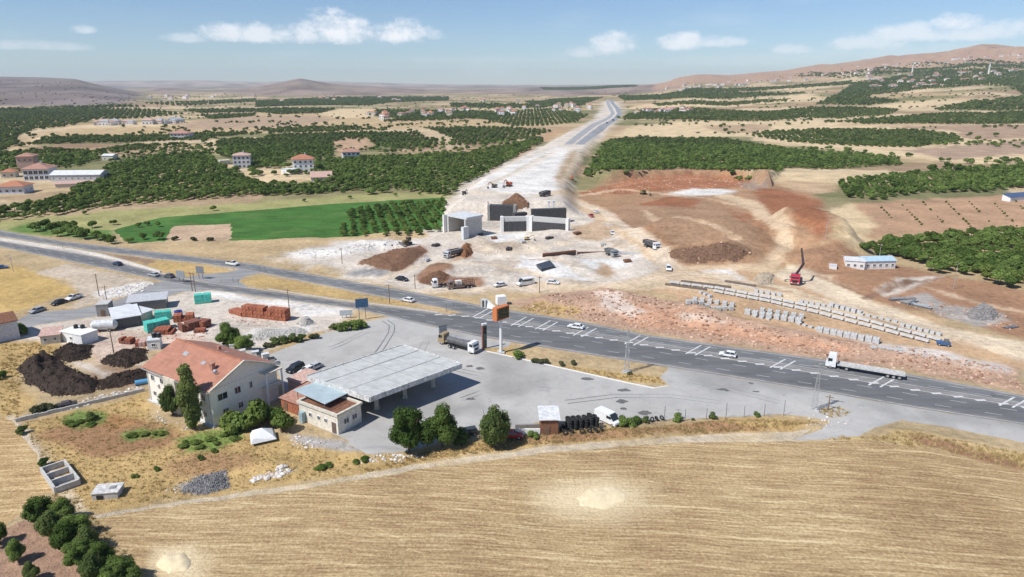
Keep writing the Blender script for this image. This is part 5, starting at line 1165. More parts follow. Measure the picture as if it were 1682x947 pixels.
def truck(label, cab, loc, rz, load='dump', lcol=(.25, .25, .26), L=9.0, name='truck', sleeper=False, group=None, cat='truck'):
    o = thing(name, label, cat, loc, rz, group); pm = cpaint(cab); lm = paint(lcol, .6, .1, .25); h = L / 2; W = 2.45; ch = 3.5 if sleeper else 3.0; cl = 2.2 if sleeper else 1.9
    pr = [(h - cl, .6), (h - cl, ch - .1), (h - cl + .2, ch), (h - .55, ch - .05), (h - .12, 1.9), (h, 1.7), (h, .5), (h - cl, .5)]
    c = MB().loft([[(p[0], y, p[1]) for p in pr] for y in (-W / 2, -W / 2 + .08, W / 2 - .08, W / 2)]).build('cab', pm, o)
    MB().add([(h - .50, -W / 2 + .18, ch - .28), (h - .50, W / 2 - .18, ch - .28), (h - .09, W / 2 - .14, 1.98), (h - .09, -W / 2 + .14, 1.98)], [(0, 1, 2, 3)]).build('windscreen', glass(), c)
    for s in (-1, 1):
        MB().box((h - .95, s * (W / 2 + .006), 2.25), (.9, .02, .75)).build('side_window', glass(), c); MB().box((h - .5, s * (W / 2 + .2), 2.3), (.12, .25, .6)).build('mirror', BLACK, c); MB().box((h + .01, s * .85, .78), (.06, .4, .2)).build('headlight', LIGHT, c)
    MB().box((h + .012, 0, 1.25), (.04, 1.5, .6)).build('grille', BLACK, c); MB().box((h + .03, 0, .55), (.1, W, .3)).build('bumper', STEEL, c)
    MB().box((-.3, 0, .85), (L - 1.4, .9, .25)).build('chassis', BLACK, o)
    bx0, bx1 = -h, h - cl - .25
    if load == 'dump':
        ln = bx1 - bx0; MB().add([(bx0, -1.2, 1.25), (bx1, -1.2, 1.15), (bx1, 1.2, 1.15), (bx0, 1.2, 1.25), (bx0 - .25, -1.25, 2.6), (bx1, -1.25, 2.9), (bx1, 1.25, 2.9), (bx0 - .25, 1.25, 2.6)], [(3,2,1,0),(0,1,5,4),(1,2,6,5),(2,3,7,6),(3,0,4,7)]).build('tipper_body', lm, o)
        MB().add([(bx0, -1.15, 2.3), (bx1 - .05, -1.15, 2.4), (bx1 - .05, 1.15, 2.4), (bx0, 1.15, 2.3)], [(0, 1, 2, 3)]).build('load', paint((.20, .19, .18), .9), o)
        for i in range(5): MB().box((bx0 + ln * (i + .5) / 5, -1.27, 2.0), (.12, .08, 1.3)).build('rib', lm, o)
    elif load == 'tank':
        m = MB(); m.tube((bx0, 0, 1.95), (bx1, 0, 1.95), .98, .98, 16); m.build('tank', lm, o)
        for i in range(4): q = MB(); xx = bx0 + .5 + (bx1 - bx0 - 1) * i / 3; q.tube((xx - .05, 0, 1.95), (xx + .05, 0, 1.95), 1.02, 1.02, 16); q.build('band', STEEL, o)
        MB().box(((bx0 + bx1) / 2, 0, 2.98), (bx1 - bx0 - .6, .6, .08)).build('walkway', GALV, o)
    elif load == 'flat':
        MB().box(((bx0 + bx1) / 2 - .2, 0, 1.28), (bx1 - bx0 + .2, W, .14)).build('deck', lm, o)
        MB().box(((bx0 + bx1) / 2, 0, 1.05), (bx1 - bx0 - .2, 1.0, .3)).build('beam', BLACK, o)
        for s in (-1, 1): MB().box(((bx0 + bx1) / 2 - .2, s * (W / 2 - .01), 1.22), (bx1 - bx0 + .22, .08, .34)).build('side_rail', lm, o)
        MB().box((bx1 - .15, 0, 1.75), (.08, W - .1, .8)).build('headboard', STEEL, o)
    elif load == 'scrap':
        MB().box(((bx0 + bx1) / 2, 0, 1.25), (bx1 - bx0, W, .2)).build('deck', lm, o)
        for i in range(6):
            for s in (-1, 1): MB().box((bx0 + .1 + (bx1 - bx0 - .2) * i / 5, s * (W / 2 - .05), 2.1), (.1, .1, 1.7)).build('stake', BLACK, o)
        for zz in (1.7, 2.3, 2.9):
            for s in (-1, 1): MB().box(((bx0 + bx1) / 2, s * (W / 2 + .02), zz), (bx1 - bx0, .05, .12)).build('side_bar', RUST, o)
        MB().box((bx1 - 1.6, 0, 2.0), (2.0, 2.0, 1.4)).build('crate', WHITE, o)
    axles = [h - 1.1] + ([h - 4.6, -h + 3.2, -h + 2.0, -h + .8] if L > 13 else [-h + 2.4, -h + 1.1])
    for xx in axles:
        for s in (-1, 1): wheel(o, xx, s * (W / 2 - .18), .5, .34)
    return o
def on_road(u, v, back=False, du=12):
    a, b = P(u - du, v), P(u + du, v); i = u
    sl = np.interp(u, [p[0] for p in BOTN], np.gradient([p[1] for p in BOTN], [p[0] for p in BOTN]))
    a, b = P(u - du, v - sl * du), P(u + du, v + sl * du); p = P(u, v); p.z += .005
    return p, head(a, b) + (math.pi if back else 0)
CARW = (.80, .80, .79)
car('dark blue car on the near carriageway before the side road junction', (.03, .05, .12), *on_road(193, 435, True))
car('silver car on the near carriageway just before the side road junction', (.45, .46, .47), *on_road(253, 453, True))
car('dark car with bright roof turning off at the grey sign boards', (.12, .12, .13), *on_road(278, 455, True))
car('white pickup on the far carriageway near the grey sign boards', CARW, *on_road(382, 435), kind='pickup', name='pickup_truck', cat='pickup')
car('white car passing the tip of the dry grass median', CARW, *on_road(670, 495, True))
car('white car on the far lanes right of the orange sign', CARW, *on_road(946, 539, True), kind='sedan')
car('white hatchback on the far lanes ahead of the flatbed lorry', CARW, *on_road(1195, 585, True), kind='hatch')
p_, h_ = on_road(1418, 611, True)
truck('white articulated lorry with a long empty flatbed on the highway', (.82, .82, .82), p_, h_, 'flat', (.66, .64, .60), 16.4, 'flatbed_lorry', True, cat='lorry')
def veh(u, v, u2, v2): return P(u, v), head(P(u, v), P(u2, v2))
car('black SUV parked beside the red-roofed house', (.02, .02, .025), *veh(485, 608, 474, 613), kind='suv')
car('white car parked next to the black SUV', CARW, *veh(505, 611, 492, 617))
car('silver car parked behind the white one by the station', (.5, .51, .52), *veh(516, 606, 503, 612))
car('blue car at the left edge of the dry field', (.06, .16, .42), *veh(2, 441, 12, 440))
car('white pickup parked in the dry field by the side road', CARW, *veh(122, 491, 108, 496), kind='pickup', name='pickup_truck', cat='pickup')
car('black car parked on the field edge near the white pickup', (.02, .02, .02), *veh(97, 499, 84, 503))
car('grey car on the side road shoulder at the far left', (.35, .36, .37), *veh(62, 512, 46, 517))
car('white panel van beside the tyre stack', CARW, *veh(998, 693, 1006, 697), kind='van', name='van', cat='van')
car('red car half hidden by the tree and white wall', (.45, .03, .03), *veh(842, 718, 856, 718), kind='hatch')
car('dark car parked behind the big tree', (.05, .055, .06), *veh(768, 714, 756, 716), kind='hatch')
truck('dark grey tanker truck with white cab parked on the forecourt', (.80, .80, .78), *veh(760, 574, 786, 581), 'tank', (.13, .13, .135), 9.0, 'tanker_truck')
truck('dull ochre flatbed truck parked behind the tanker truck', (.36, .27, .15), *veh(742, 566, 716, 560), 'flat', (.42, .33, .20), 7.0, 'flatbed_truck')
car('white van on the site track', CARW, *veh(863, 468, 843, 470), kind='minibus', name='van', cat='van')
car('white car left of the van on the site track', CARW, *veh(821, 470, 806, 472))
car('white car right of the van on the site track', CARW, *veh(908, 466, 925, 466))
car('black car on the pale ground below the brown earth heap', (.02, .02, .022), *veh(660, 460, 672, 462))
truck('white tractor unit parked at the site edge', (.82, .82, .82), *veh(724, 471, 708, 472), 'none', L=6.0, name='tractor_unit')
truck('brown staked scrap trailer behind the white tractor unit', (.24, .17, .14), *veh(757, 473, 740, 474), 'scrap', (.2, .13, .1), 9.0, 'stake_truck')
truck('grey dump truck with silver cab in the middle of the site', (.5, .51, .52), *veh(744, 421, 726, 425), 'dump', (.20, .20, .21), 9.0, 'dump_truck')
truck('dark dump truck with white cab at the foot of the red mound', (.8, .8, .8), *veh(1070, 407, 1084, 409), 'dump', (.10, .10, .11), 9.0, 'dump_truck')
truck('dark truck parked below the pale retaining blocks', (.30, .32, .32), *veh(1004, 420, 1012, 423), 'dump', (.16, .17, .17), 6.5, 'dump_truck')
car('white car on the haul road above the dump truck', CARW, *veh(1006, 384, 1012, 390))
car('white jeep on the site junction below the dark earth heaps', CARW, *veh(1098, 443, 1100, 450), kind='suv')
car('white car high on the haul road', CARW, *veh(979, 349, 968, 344))
car('red pickup high on the haul road', (.42, .06, .04), *veh(971, 356, 980, 361), kind='pickup', name='pickup_truck', cat='pickup')
truck('dark truck at the top of the haul road', (.12, .12, .12), *veh(895, 322, 905, 320), 'dump', (.10, .10, .10), 8.0, 'dump_truck')
truck('far dark truck on the finished asphalt of the new road', (.10, .12, .16), *veh(1007, 198, 1012, 190), 'dump', (.10, .12, .15), 9, 'dump_truck'); truck('far blue truck on the new road', (.08, .12, .2), *veh(997, 203, 985, 210), 'dump', (.08, .1, .16), 9, 'dump_truck')

def excavator(label, col, loc, rz, s=1.0, reach=1.0):
    o = thing('excavator', label, 'excavator', loc, rz); o.scale = (s, s, s); m = paint(col, .6, 0, .2)
    for y in (-1.1, 1.1):
        t = MB(); t.side([(-1.7, .1), (1.7, .1), (2.0, .5), (1.7, .9), (-1.7, .9), (-2.0, .5)], y - .3, y + .3); t.build('track', BLACK, o)
    MB().box((0, 0, 1.0), (1.4, 1.4, .3)).build('turntable', STEEL, o)
    MB().box((-.5, 0, 1.75), (3.0, 2.5, 1.2)).box((-1.6, 0, 2.45), (.9, 2.3, .3)).build('engine_house', m, o)
    c = MB().side([(.2, 1.2), (1.5, 1.2), (1.5, 2.2), (1.2, 3.0), (.2, 3.0)], -1.25, -.25).build('cab', m, o); MB().side([(.3, 2.0), (1.54, 2.0), (1.54, 2.25), (1.26, 2.9), (.3, 2.9)], -1.29, -.21).build('cab_windows', glass(), c)
    MB().tube((.9, .3, 1.8), (3.6 * reach, .3, 4.4), .34, .28, 6).tube((3.6 * reach, .3, 4.4), (5.6 * reach, .3, 3.9), .28, .22, 6).build('boom', m, o)
    MB().tube((5.6 * reach, .3, 3.9), (6.2 * reach, .3, 1.4), .22, .16, 6).build('stick', m, o)
    MB().side([(5.6 * reach, .2), (6.6 * reach, .1), (6.7 * reach, 1.3), (6.1 * reach, 1.5), (5.5 * reach, .9)], -.3, .9).build('bucket', STEEL, o)
    return o
def loader(label, col, loc, rz):
    o = thing('bulldozer', label, 'bulldozer', loc, rz); m = paint(col, .6, 0, .2)
    for y in (-1.1, 1.1): MB().side([(-1.8, .1), (1.6, .1), (2.0, .5), (1.5, 1.1), (-1.6, 1.2), (-2.1, .6)], y - .3, y + .3).build('track', BLACK, o)
    MB().box((.4, 0, 1.5), (2.6, 1.5, 1.0)).build('engine_hood', m, o); c = MB().box((-1.1, 0, 2.2), (1.5, 1.7, 1.6)).box((-1.1, 0, 3.08), (1.8, 1.9, .14)).build('cab', m, o); MB().box((-1.1, 0, 2.45), (1.54, 1.74, .8)).build('cab_windows', glass(), c)
    MB().add([(2.5, -1.9, .05), (2.5, 1.9, .05), (2.8, 1.9, 1.4), (2.8, -1.9, 1.4), (2.6, -1.9, .05), (2.6, 1.9, .05), (2.95, 1.9, 1.4), (2.95, -1.9, 1.4)], [(3,2,1,0),(4,5,6,7),(0,1,5,4),(1,2,6,5),(2,3,7,6),(3,0,4,7)]).build('blade', STEEL, o)
    for y in (-1.5, 1.5): MB().tube((0, y, .6), (2.6, y, .5), .12, n=6).build('push_arm', m, o)
    return o
loader('brown bulldozer on top of the brown earth heap', (.30, .20, .08), *veh(668, 401, 655, 404))
excavator('red excavator on the pale embankment', (.50, .12, .06), *veh(836, 306, 826, 308), 1.0)
excavator('dark excavator left of the red one on the embankment', (.16, .13, .10), *veh(812, 308, 804, 309), .8)
excavator('small orange excavator beside the embankment edge', (.55, .18, .06), *veh(939, 295, 944, 291), .8)
excavator('dark yellow excavator in the red earth cutting', (.30, .22, .07), *veh(1057, 319, 1066, 321), 1.0)
excavator('little dark excavator at the left end of the embankment', (.13, .12, .11), *veh(763, 320, 770, 319), .8)
excavator('small yellow digger below the concrete piers', (.52, .40, .16), *veh(866, 394, 872, 394), .55)
# crane truck
cl_, ch_ = veh(1306, 462, 1304, 474)
ct_ = truck('red crane truck with raised dark boom among the block rows', (.48, .025, .05), cl_, ch_, 'flat', (.35, .34, .33), 9.0, 'crane_truck'); ct_.scale = (1.2, 1.2, 1.2)
MB().box((1.4, 0, 1.9), (.9, 1.6, 1.1)).build('crane_base', paint((.5, .04, .06), .5), ct_)
bm_ = MB(); bm_.tube((1.4, 0, 2.4), (1.0, 1.6, 5.6), .42, .36, 6); bm_.tube((1.0, 1.6, 5.6), (-2.4, .6, 9.3), .36, .24, 6); bm_.build('boom', paint((.05, .03, .035), .5), ct_)
MB().tube((-2.4, .6, 9.3), (-2.4, .6, 7.6), .04, n=4).box((-2.4, .6, 7.5), (.3, .3, .4)).build('hook', YELLOW, ct_)
for s in (-1, 1): MB().box((1.2, s * 1.9, .6), (.25, 1.5, .2)).box((1.2, s * 2.6, .3), (.4, .4, .6)).build('outrigger', STEEL, ct_)

# ------------------------------------------------------------------ concrete work on the site
def wall_box(name, label, cat, A, B, h, t, mat, cols=True, panels=0, pm=None, colm=WHITE):
    a, b = Vector(A), Vector(B); L = (b - a).length; z = min(a.z, b.z)
    o = thing(name, label, cat, (a.x, a.y, z), head(a, b)); MB().box((L / 2, t / 2, h / 2 - .3), (L, t, h + .6)).build('wall', mat, o)
    if cols:
        for x in (0, L): MB().box((x, t / 2 - .1, h / 2 - .2), (1.3, t + .5, h + .9)).build('pilaster', colm, o)
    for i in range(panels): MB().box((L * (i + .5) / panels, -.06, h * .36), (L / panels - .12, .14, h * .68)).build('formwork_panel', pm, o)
    return o
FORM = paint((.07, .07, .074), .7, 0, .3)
a = P(735, 381); b = P(765, 390); ax = Vector((b - a).normalized()); L = (b - a).length
cu = thing('box_culvert', 'pale concrete box tunnel open towards the road at the left of the site', 'tunnel', (a.x, a.y, min(a.z, b.z)), head(a, b))
dd_ = 10.0
for x in (.45, L - .45): MB().box((x, dd_ / 2, 3.9), (.9, dd_, 8.6)).build('side_wall', CONC, cu)
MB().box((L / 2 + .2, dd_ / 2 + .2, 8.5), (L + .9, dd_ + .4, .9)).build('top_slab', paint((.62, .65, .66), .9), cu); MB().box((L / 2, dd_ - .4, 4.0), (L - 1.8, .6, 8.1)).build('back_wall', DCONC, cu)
MB().box((L + .9, -1.2, 2.4), (1.6, 3.2, 5.6)).build('wing_wall', paint((.66, .69, .70), .9), cu); MB().box((-.9, -.4, 4.3), (.8, 2.4, 8.8)).build('wing_wall', WHITE, cu)
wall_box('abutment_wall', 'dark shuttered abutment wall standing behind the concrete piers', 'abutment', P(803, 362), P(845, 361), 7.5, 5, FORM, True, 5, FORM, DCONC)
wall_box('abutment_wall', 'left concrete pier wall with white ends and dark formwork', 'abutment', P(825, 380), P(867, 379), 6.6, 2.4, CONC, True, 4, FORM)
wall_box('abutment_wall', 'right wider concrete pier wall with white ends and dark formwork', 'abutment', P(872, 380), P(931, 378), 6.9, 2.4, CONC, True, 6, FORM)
for (u, v, l) in ((901, 362, 'left'), (909, 361, 'right')):
    p = P(u, v); o = thing('bridge_column', 'pale free standing bridge column behind the right pier wall, %s of two' % l, 'column', p); MB().box((0, 0, 4.6), (1.0, 1.4, 9.8)).build('shaft', WHITE, o); MB().box((0, 0, 9.7), (1.4, 1.8, .5)).build('cap', WHITE, o)
p = P(802, 352); o = thing('bridge_column', 'thin pale column left of the shuttered abutment wall', 'column', p); MB().box((0, 0, 3.2), (.6, .8, 6.8)).build('shaft', CONC, o); MB().box((0, 0, 6.6), (.9, 1.1, .35)).build('cap', CONC, o)
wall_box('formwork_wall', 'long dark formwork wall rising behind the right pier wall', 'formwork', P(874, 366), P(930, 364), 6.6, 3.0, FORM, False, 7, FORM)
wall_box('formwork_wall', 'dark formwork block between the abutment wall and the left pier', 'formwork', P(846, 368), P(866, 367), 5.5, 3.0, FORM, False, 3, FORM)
for k_, (u, v) in enumerate(((788, 386), (812, 392), (858, 398), (902, 392), (948, 384), (990, 402), (836, 410), (1030, 430), (700, 428), (716, 404))):
    o = thing('material_stack', 'small %s stack of site material %s' % (('dark', 'rusty', 'pale')[k_ % 3], ('beside the box tunnel', 'below the left pier wall', 'before the pier walls', 'below the right pier wall', 'right of the pier walls', 'beyond the sheet pile wall', 'left of the sheet pile wall', 'by the site junction', 'by the brown heap', 'behind the grey dump truck')[k_]), 'material stack', P(u, v), random.uniform(0, 3))
    for j_ in range(4): MB().box((random.uniform(-.2, .2), (j_ % 2 - .5) * 1.1, .25 + .5 * (j_ // 2)), (random.uniform(2.2, 3.4), .9, .45)).build('bundle', (FORM, RUST, CONC)[k_ % 3], o)
wall_box('sheet_pile_wall', 'dark brown sheet pile wall across the pale site ground', 'retaining wall', P(892, 422), P(946, 419), 2.1, .6, RUST, False, 12, paint((.085, .055, .05), .8))
wall_box('sheet_pile_wall', 'thin dark extension of the sheet pile wall to the parked truck', 'retaining wall', P(948, 417), P(997, 414), .9, .4, RUST, False, 8, paint((.085, .055, .05), .8))
wall_box('retaining_wall', 'pale low retaining wall right of the parked dark truck', 'retaining wall', P(1014, 418), P(1054, 416), 1.5, .8, CONC, False, 7, paint((.48, .48, .50), .9))
def sheet(name, label, cat, pts, mat, th=.3):
    w = polyw(pts); c = w.mean(0); z = float(height(c[:1], c[1:])[0]); o = thing(name, label, cat, (c[0], c[1], z)); MB().prism([tuple(q - c) for q in w], .02, th).build('slab', mat, o)
    m = MB(); e = [tuple((q - c) * 1.0) for q in w]
    for i in range(len(e)): a, b = e[i], e[(i + 1) % len(e)]; m.tube((*a, th), (*b, th), .08, n=5)
    m.build('edge', STEEL, o); return o
sheet('formwork_stack', 'dark blue formwork panel lying flat on the site', 'panel', [(881, 437), (903, 434), (911, 440), (889, 447)], paint((.05, .065, .085), .6), .9)
ca, cb = P(786, 503), P(812, 508)
o = thing('drain_culvert', 'small concrete culvert mouth below the far carriageway', 'culvert', ca, head(ca, cb)); wl = (cb - ca).length
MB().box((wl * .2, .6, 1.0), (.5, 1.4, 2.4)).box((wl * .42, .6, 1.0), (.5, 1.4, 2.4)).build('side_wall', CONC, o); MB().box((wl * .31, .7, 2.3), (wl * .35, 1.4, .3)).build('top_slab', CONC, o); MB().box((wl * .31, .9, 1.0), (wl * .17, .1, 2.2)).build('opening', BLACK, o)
MB().add([(wl * .48, .2, 0), (wl, .4, 0), (wl, .8, .4), (wl * .48, .6, 2.4), (wl * .48, 1.1, 0), (wl, 1.1, 0), (wl, 1.1, .4), (wl * .48, 1.1, 2.4)], [(0,1,2,3),(7,6,5,4),(0,4,5,1),(1,5,6,2),(2,6,7,3),(3,7,4,0)]).build('wing_wall', WHITE, o)
p = P(823, 500); o = thing('white_tank', 'white cube shaped tank standing behind the orange sign', 'tank', p, .3); MB().box((0, 0, 1.6), (3.0, 2.6, 2.6), 0, .92).build('tank', WHITE, o)
for x in (-1.2, 1.2): MB().box((x, 0, .2), (.3, 2.6, .5)).build('skid', STEEL, o)
# rows of concrete blocks
bm = bmesh.new(); bmesh.ops.create_cube(bm, size=1); bmesh.ops.scale(bm, vec=(1.62, 1.62, 1.6), verts=bm.verts); bmesh.ops.translate(bm, vec=(0, 0, .8), verts=bm.verts); bmesh.ops.bevel(bm, geom=bm.edges[:], offset=.07, segments=1, affect='EDGES')
big_me = bpy.data.meshes.new('block'); bm.to_mesh(big_me); bm.free(); big_me.materials.append(paint((.56, .56, .55), .9, 0, .2))
eye_me = MB().tube((0, 0, 0), (0, 0, .14), .12, .12, 6).mesh('lifting_eye', STEEL)
def block_row(a, b, n, label, group, s=1.0, sz=1.0, jit=.09):
    A, B = P(*a), P(*b); q = head(A, B)
    for i in range(n):
        p = A.lerp(B, i / max(1, n - 1)) + Vector((random.uniform(-jit, jit), random.uniform(-jit, jit), 0)); p.z = float(height(np.array([p.x]), np.array([p.y]))[0])
        o = thing('concrete_block', label, 'concrete block', p, q + random.uniform(-.06, .06), group); k = s * .84 * random.uniform(.94, 1.06); o.scale = (k, k, k * sz)
        link('block', big_me, o); link('lifting_eye', eye_me, o, (0, 0, 1.6))
block_row((1130, 499), (1200, 509), 8, 'tall grey concrete block in the left front row', 'left front block row')
block_row((1142, 494), (1202, 503), 6, 'tall grey concrete block behind the left front row', 'left second block row')
block_row((1228, 516), (1312, 530), 8, 'tall grey concrete block in the middle front row', 'middle front block row', 1.15)
block_row((1252, 512), (1316, 522), 6, 'tall grey concrete block behind the middle front row', 'middle second block row')
block_row((1240, 520), (1262, 525), 3, 'low grey concrete block before the middle front row', 'low middle blocks', .8, .6)
block_row((1346, 545), (1438, 563), 9, 'tall grey concrete block in the right front row', 'right front block row', 1.12)
block_row((1312, 532), (1342, 541), 4, 'low pale concrete block between the middle and right rows', 'low blocks between rows', .85, .5)
block_row((1242, 480), (1280, 486), 5, 'pale concrete block in the small back row below the crane truck', 'small back block row', .95, .8)
block_row((1316, 496), (1362, 504), 6, 'low concrete block in the back row right of the crane truck', 'back block row', .9, .6)
block_row((1366, 504), (1412, 516), 6, 'grey concrete block in the tall part of the back row', 'tall back block row', .95, .95)
block_row((1415, 517), (1470, 529), 6, 'low white concrete block along the back row', 'low white back blocks', .85, .5)
block_row((1482, 536), (1542, 551), 7, 'pale concrete block in the last row at the right', 'last right block row', .85, .8)
block_row((1436, 570), (1478, 575), 5, 'flat white concrete slab lying past the right front row', 'flat white slabs', .95, .3, .5)
block_row((1152, 482), (1166, 488), 3, 'rusty brown concrete block by the beam lines', 'rusty blocks by the beams', .9, .7)
beam_me = MB().box((0, 0, .62), (3.3, .85, .5)).mesh('beam', paint((.66, .655, .64), .9, 0, .2)); leg_me = MB().box((0, 0, .18), (.35, 1.0, .36)).mesh('support', DCONC)
def beam_row(pts, label, group):
    for (p, d) in along(pts, 3.75):
        z = float(height(p[:1], p[1:])[0]); o = thing('concrete_beam', label, 'concrete beam', (p[0], p[1], z), math.atan2(d[1], d[0]) + random.uniform(-.02, .02), group)
        link('beam', beam_me, o)
        for x in (-1.2, 1.2): link('support', leg_me, o, (x, 0, 0))
beam_row([(1108, 466), (1180, 475), (1260, 490), (1345, 508), (1440, 533), (1540, 560)], 'pale concrete beam in the back one of the two long beam lines', 'back beam line')
beam_row([(1180, 481), (1260, 496), (1345, 516), (1440, 541), (1520, 562)], 'pale concrete beam in the front one of the two long beam lines', 'front beam line')
for k, (a, b) in enumerate((((1092, 468), (1160, 477)), ((1118, 463), (1200, 473)), ((1190, 463), (1240, 471)))):
    A, B = P(*a), P(*b); o = thing('steel_beam_bundle', 'dark steel beams lying on the orange ground, %s bundle' % ('left', 'upper', 'right')[k], 'steel beams', A, head(A, B))
    for i in range(3): MB().box(((B - A).length / 2, i * .55, .3), ((B - A).length, .25, .4)).build('beam', paint((.20, .15, .12), .8), o)
o = thing('blue_machine', 'small blue machine at the right end of the beam lines', 'machine', P(1549, 567), -.4); MB().box((0, 0, .7), (3.0, 1.6, .7)).build('body', paint((.06, .14, .30), .5), o); MB().box((.6, 0, 1.4), (1.0, 1.2, .7)).build('engine', STEEL, o)
for y in (-.8, .8):
    for x in (-1, 1): wheel(o, x, y, .35, .25)
# pipes and scrap by the right bank
for (u, v, a_, l) in ((1476, 492, .3, 7), (1484, 491, .1, 8), (1503, 500, 2.4, 8), (1510, 503, 2.2, 7), (1497, 497, .7, 6), (1660, 538, .4, 5)):
    o = thing('steel_bundle', 'bundle of grey steel bars dumped on the right bank near %s' % ('the white post' if u < 1500 else 'the scrap ground' if u < 1600 else 'the right edge'), 'steel bars', P(u, v), a_, 'steel bar bundles')
    for i in range(5): MB().tube((-l / 2, (i - 2) * .3, .25 + .25 * (i % 2)), (l / 2, (i - 2) * .3 + random.uniform(-.4, .4), .25), .13, n=6).build('bar', GALV if i % 2 else STEEL, o)

# ------------------------------------------------------------------ brick yard
def brick_stack(label, A, B, h, t, mat, nx, nz, group=None):
    """packs of bricks piled side by side, each pack a part"""
    a, b = Vector(A), Vector(B); L = (b - a).length; o = thing('brick_stack', label, 'brick stack', (a.x, a.y, min(a.z, b.z)), head(a, b), group)
    me = MB().box((0, 0, 0), (L / nx - .06, t, h / nz - .05)).mesh('brick_pack', mat); me2 = MB().box((0, 0, 0), (L / nx - .06, t, h / nz - .05)).mesh('brick_pack', paint((.40, .13, .07), .9, 0, .4))
    for i in range(nx):
        for k in range(nz):
            if k == nz - 1 and random.random() < .12: continue
            link('brick_pack', random.choice((me, me, me2)), o, (L * (i + .5) / nx, t / 2 + random.uniform(-.1, .1), h * (k + .5) / nz))
    return o
brick_stack('long tall stack of orange red bricks beside the highway', P(398, 520), P(469, 528), 3.4, 2.6, BRICK, 12, 3)
brick_stack('low ragged stack of red bricks at the left end of the long one', P(376, 514), P(396, 520), 1.2, 3, BRICK, 4, 1)
brick_stack('flat red brick stack in front of the turquoise packs', P(252, 551), P(283, 549), 1.5, 4, BRICK, 5, 2)
brick_stack('dark brown brick stack right of the turquoise packs', P(300, 546), P(332, 538), 2.2, 3, BRICKD, 6, 2)
brick_stack('orange brick stack behind the dark brown stack', P(285, 530), P(318, 527), 2.0, 3, BRICK, 5, 2)
brick_stack('small brown brick stack at the right of the yard', P(335, 540), P(348, 534), 2.0, 3, BRICKD, 3, 2)
brick_stack('little heap of red bricks on the open yard', P(195, 564), P(214, 566), 1.5, 2, BRICKD, 4, 2)
brick_stack('pink and red brick heap by the white cabin', P(222, 570), P(244, 568), 1.2, 3, TILE3, 4, 1)
brick_stack('low brown brick pile before the dark stack', P(318, 547), P(336, 546), .9, 2, BRICKD, 4, 1)
def pack(label, A, B, h, t):
    a, b = Vector(A), Vector(B); L = (b - a).length; o = thing('wrapped_pack', label, 'wrapped pallet', (a.x, a.y, a.z), head(a, b), 'turquoise wrapped packs'); n = max(2, int(L / 2))
    for i in range(n): MB().box((L * (i + .5) / n, t / 2, .2 + h / 2), (L / n - .05, t, h * random.uniform(.9, 1.05)), 0, .96).build('bale', TURQ, o); MB().box((L * (i + .5) / n, t / 2, .1), (L / n - .2, t, .2)).build('pallet', WOOD, o)
pack('turquoise wrapped pack nearest the highway', P(320, 500), P(348, 497), 2.6, 2.6); pack('turquoise wrapped pack in front of the flat brick stack', P(243, 548), P(281, 539), 2.6, 3.2); pack('turquoise wrapped pack beside the white sheds', P(255, 528), P(283, 524), 2.4, 2.6)
o = thing('blue_barrel', 'blue plastic barrel behind the turquoise packs', 'barrel', P(294, 520)); MB().tube((0, 0, 0), (0, 0, 1.9), 1.1, 1.1, 14).build('drum', paint((.03, .05, .36), .4), o); MB().tube((0, 0, 1.9), (0, 0, 2.0), .6, .5, 12).build('lid', BLACK, o)
o = thing('cement_tank', 'rounded white tank trailer beside the open shed', 'tank', P(173, 543), .2); MB().tube((-2.6, 0, 1.8), (2.6, 0, 1.8), 1.4, 1.4, 18).build('tank', SHEETW, o, smooth=False); MB().tube((-3.3, 0, 1.8), (-2.6, 0, 1.8), .6, 1.4, 18).tube((2.6, 0, 1.8), (3.3, 0, 1.8), 1.4, .6, 18).build('end_cap', SHEETW, o)
for x in (-1.5, 1.5):
    for y in (-1, 1): wheel(o, x, y, .45, .3)
building('cabin', 'small white cabin with dark tanks at the corner of the red-roofed house', 'cabin', P(243, 576), P(264, 574), 3.5, 2.6, 0, 'flat', WHITE, SHEETW, .1, rows=((1, 1, .9, .9),))
for (u, l) in ((251, 'left'), (259, 'right')):
    p = P(u, 574); q = thing('water_tank', 'dark water tank on the small white cabin roof, %s of two' % l, 'tank', (p.x, p.y + 1.6, 2.8)); MB().tube((0, 0, 0), (0, 0, 1.1), .6, .6, 12).build('barrel', BLACK, q); MB().tube((0, 0, 1.1), (0, 0, 1.25), .5, .2, 12).build('lid', STEEL, q)

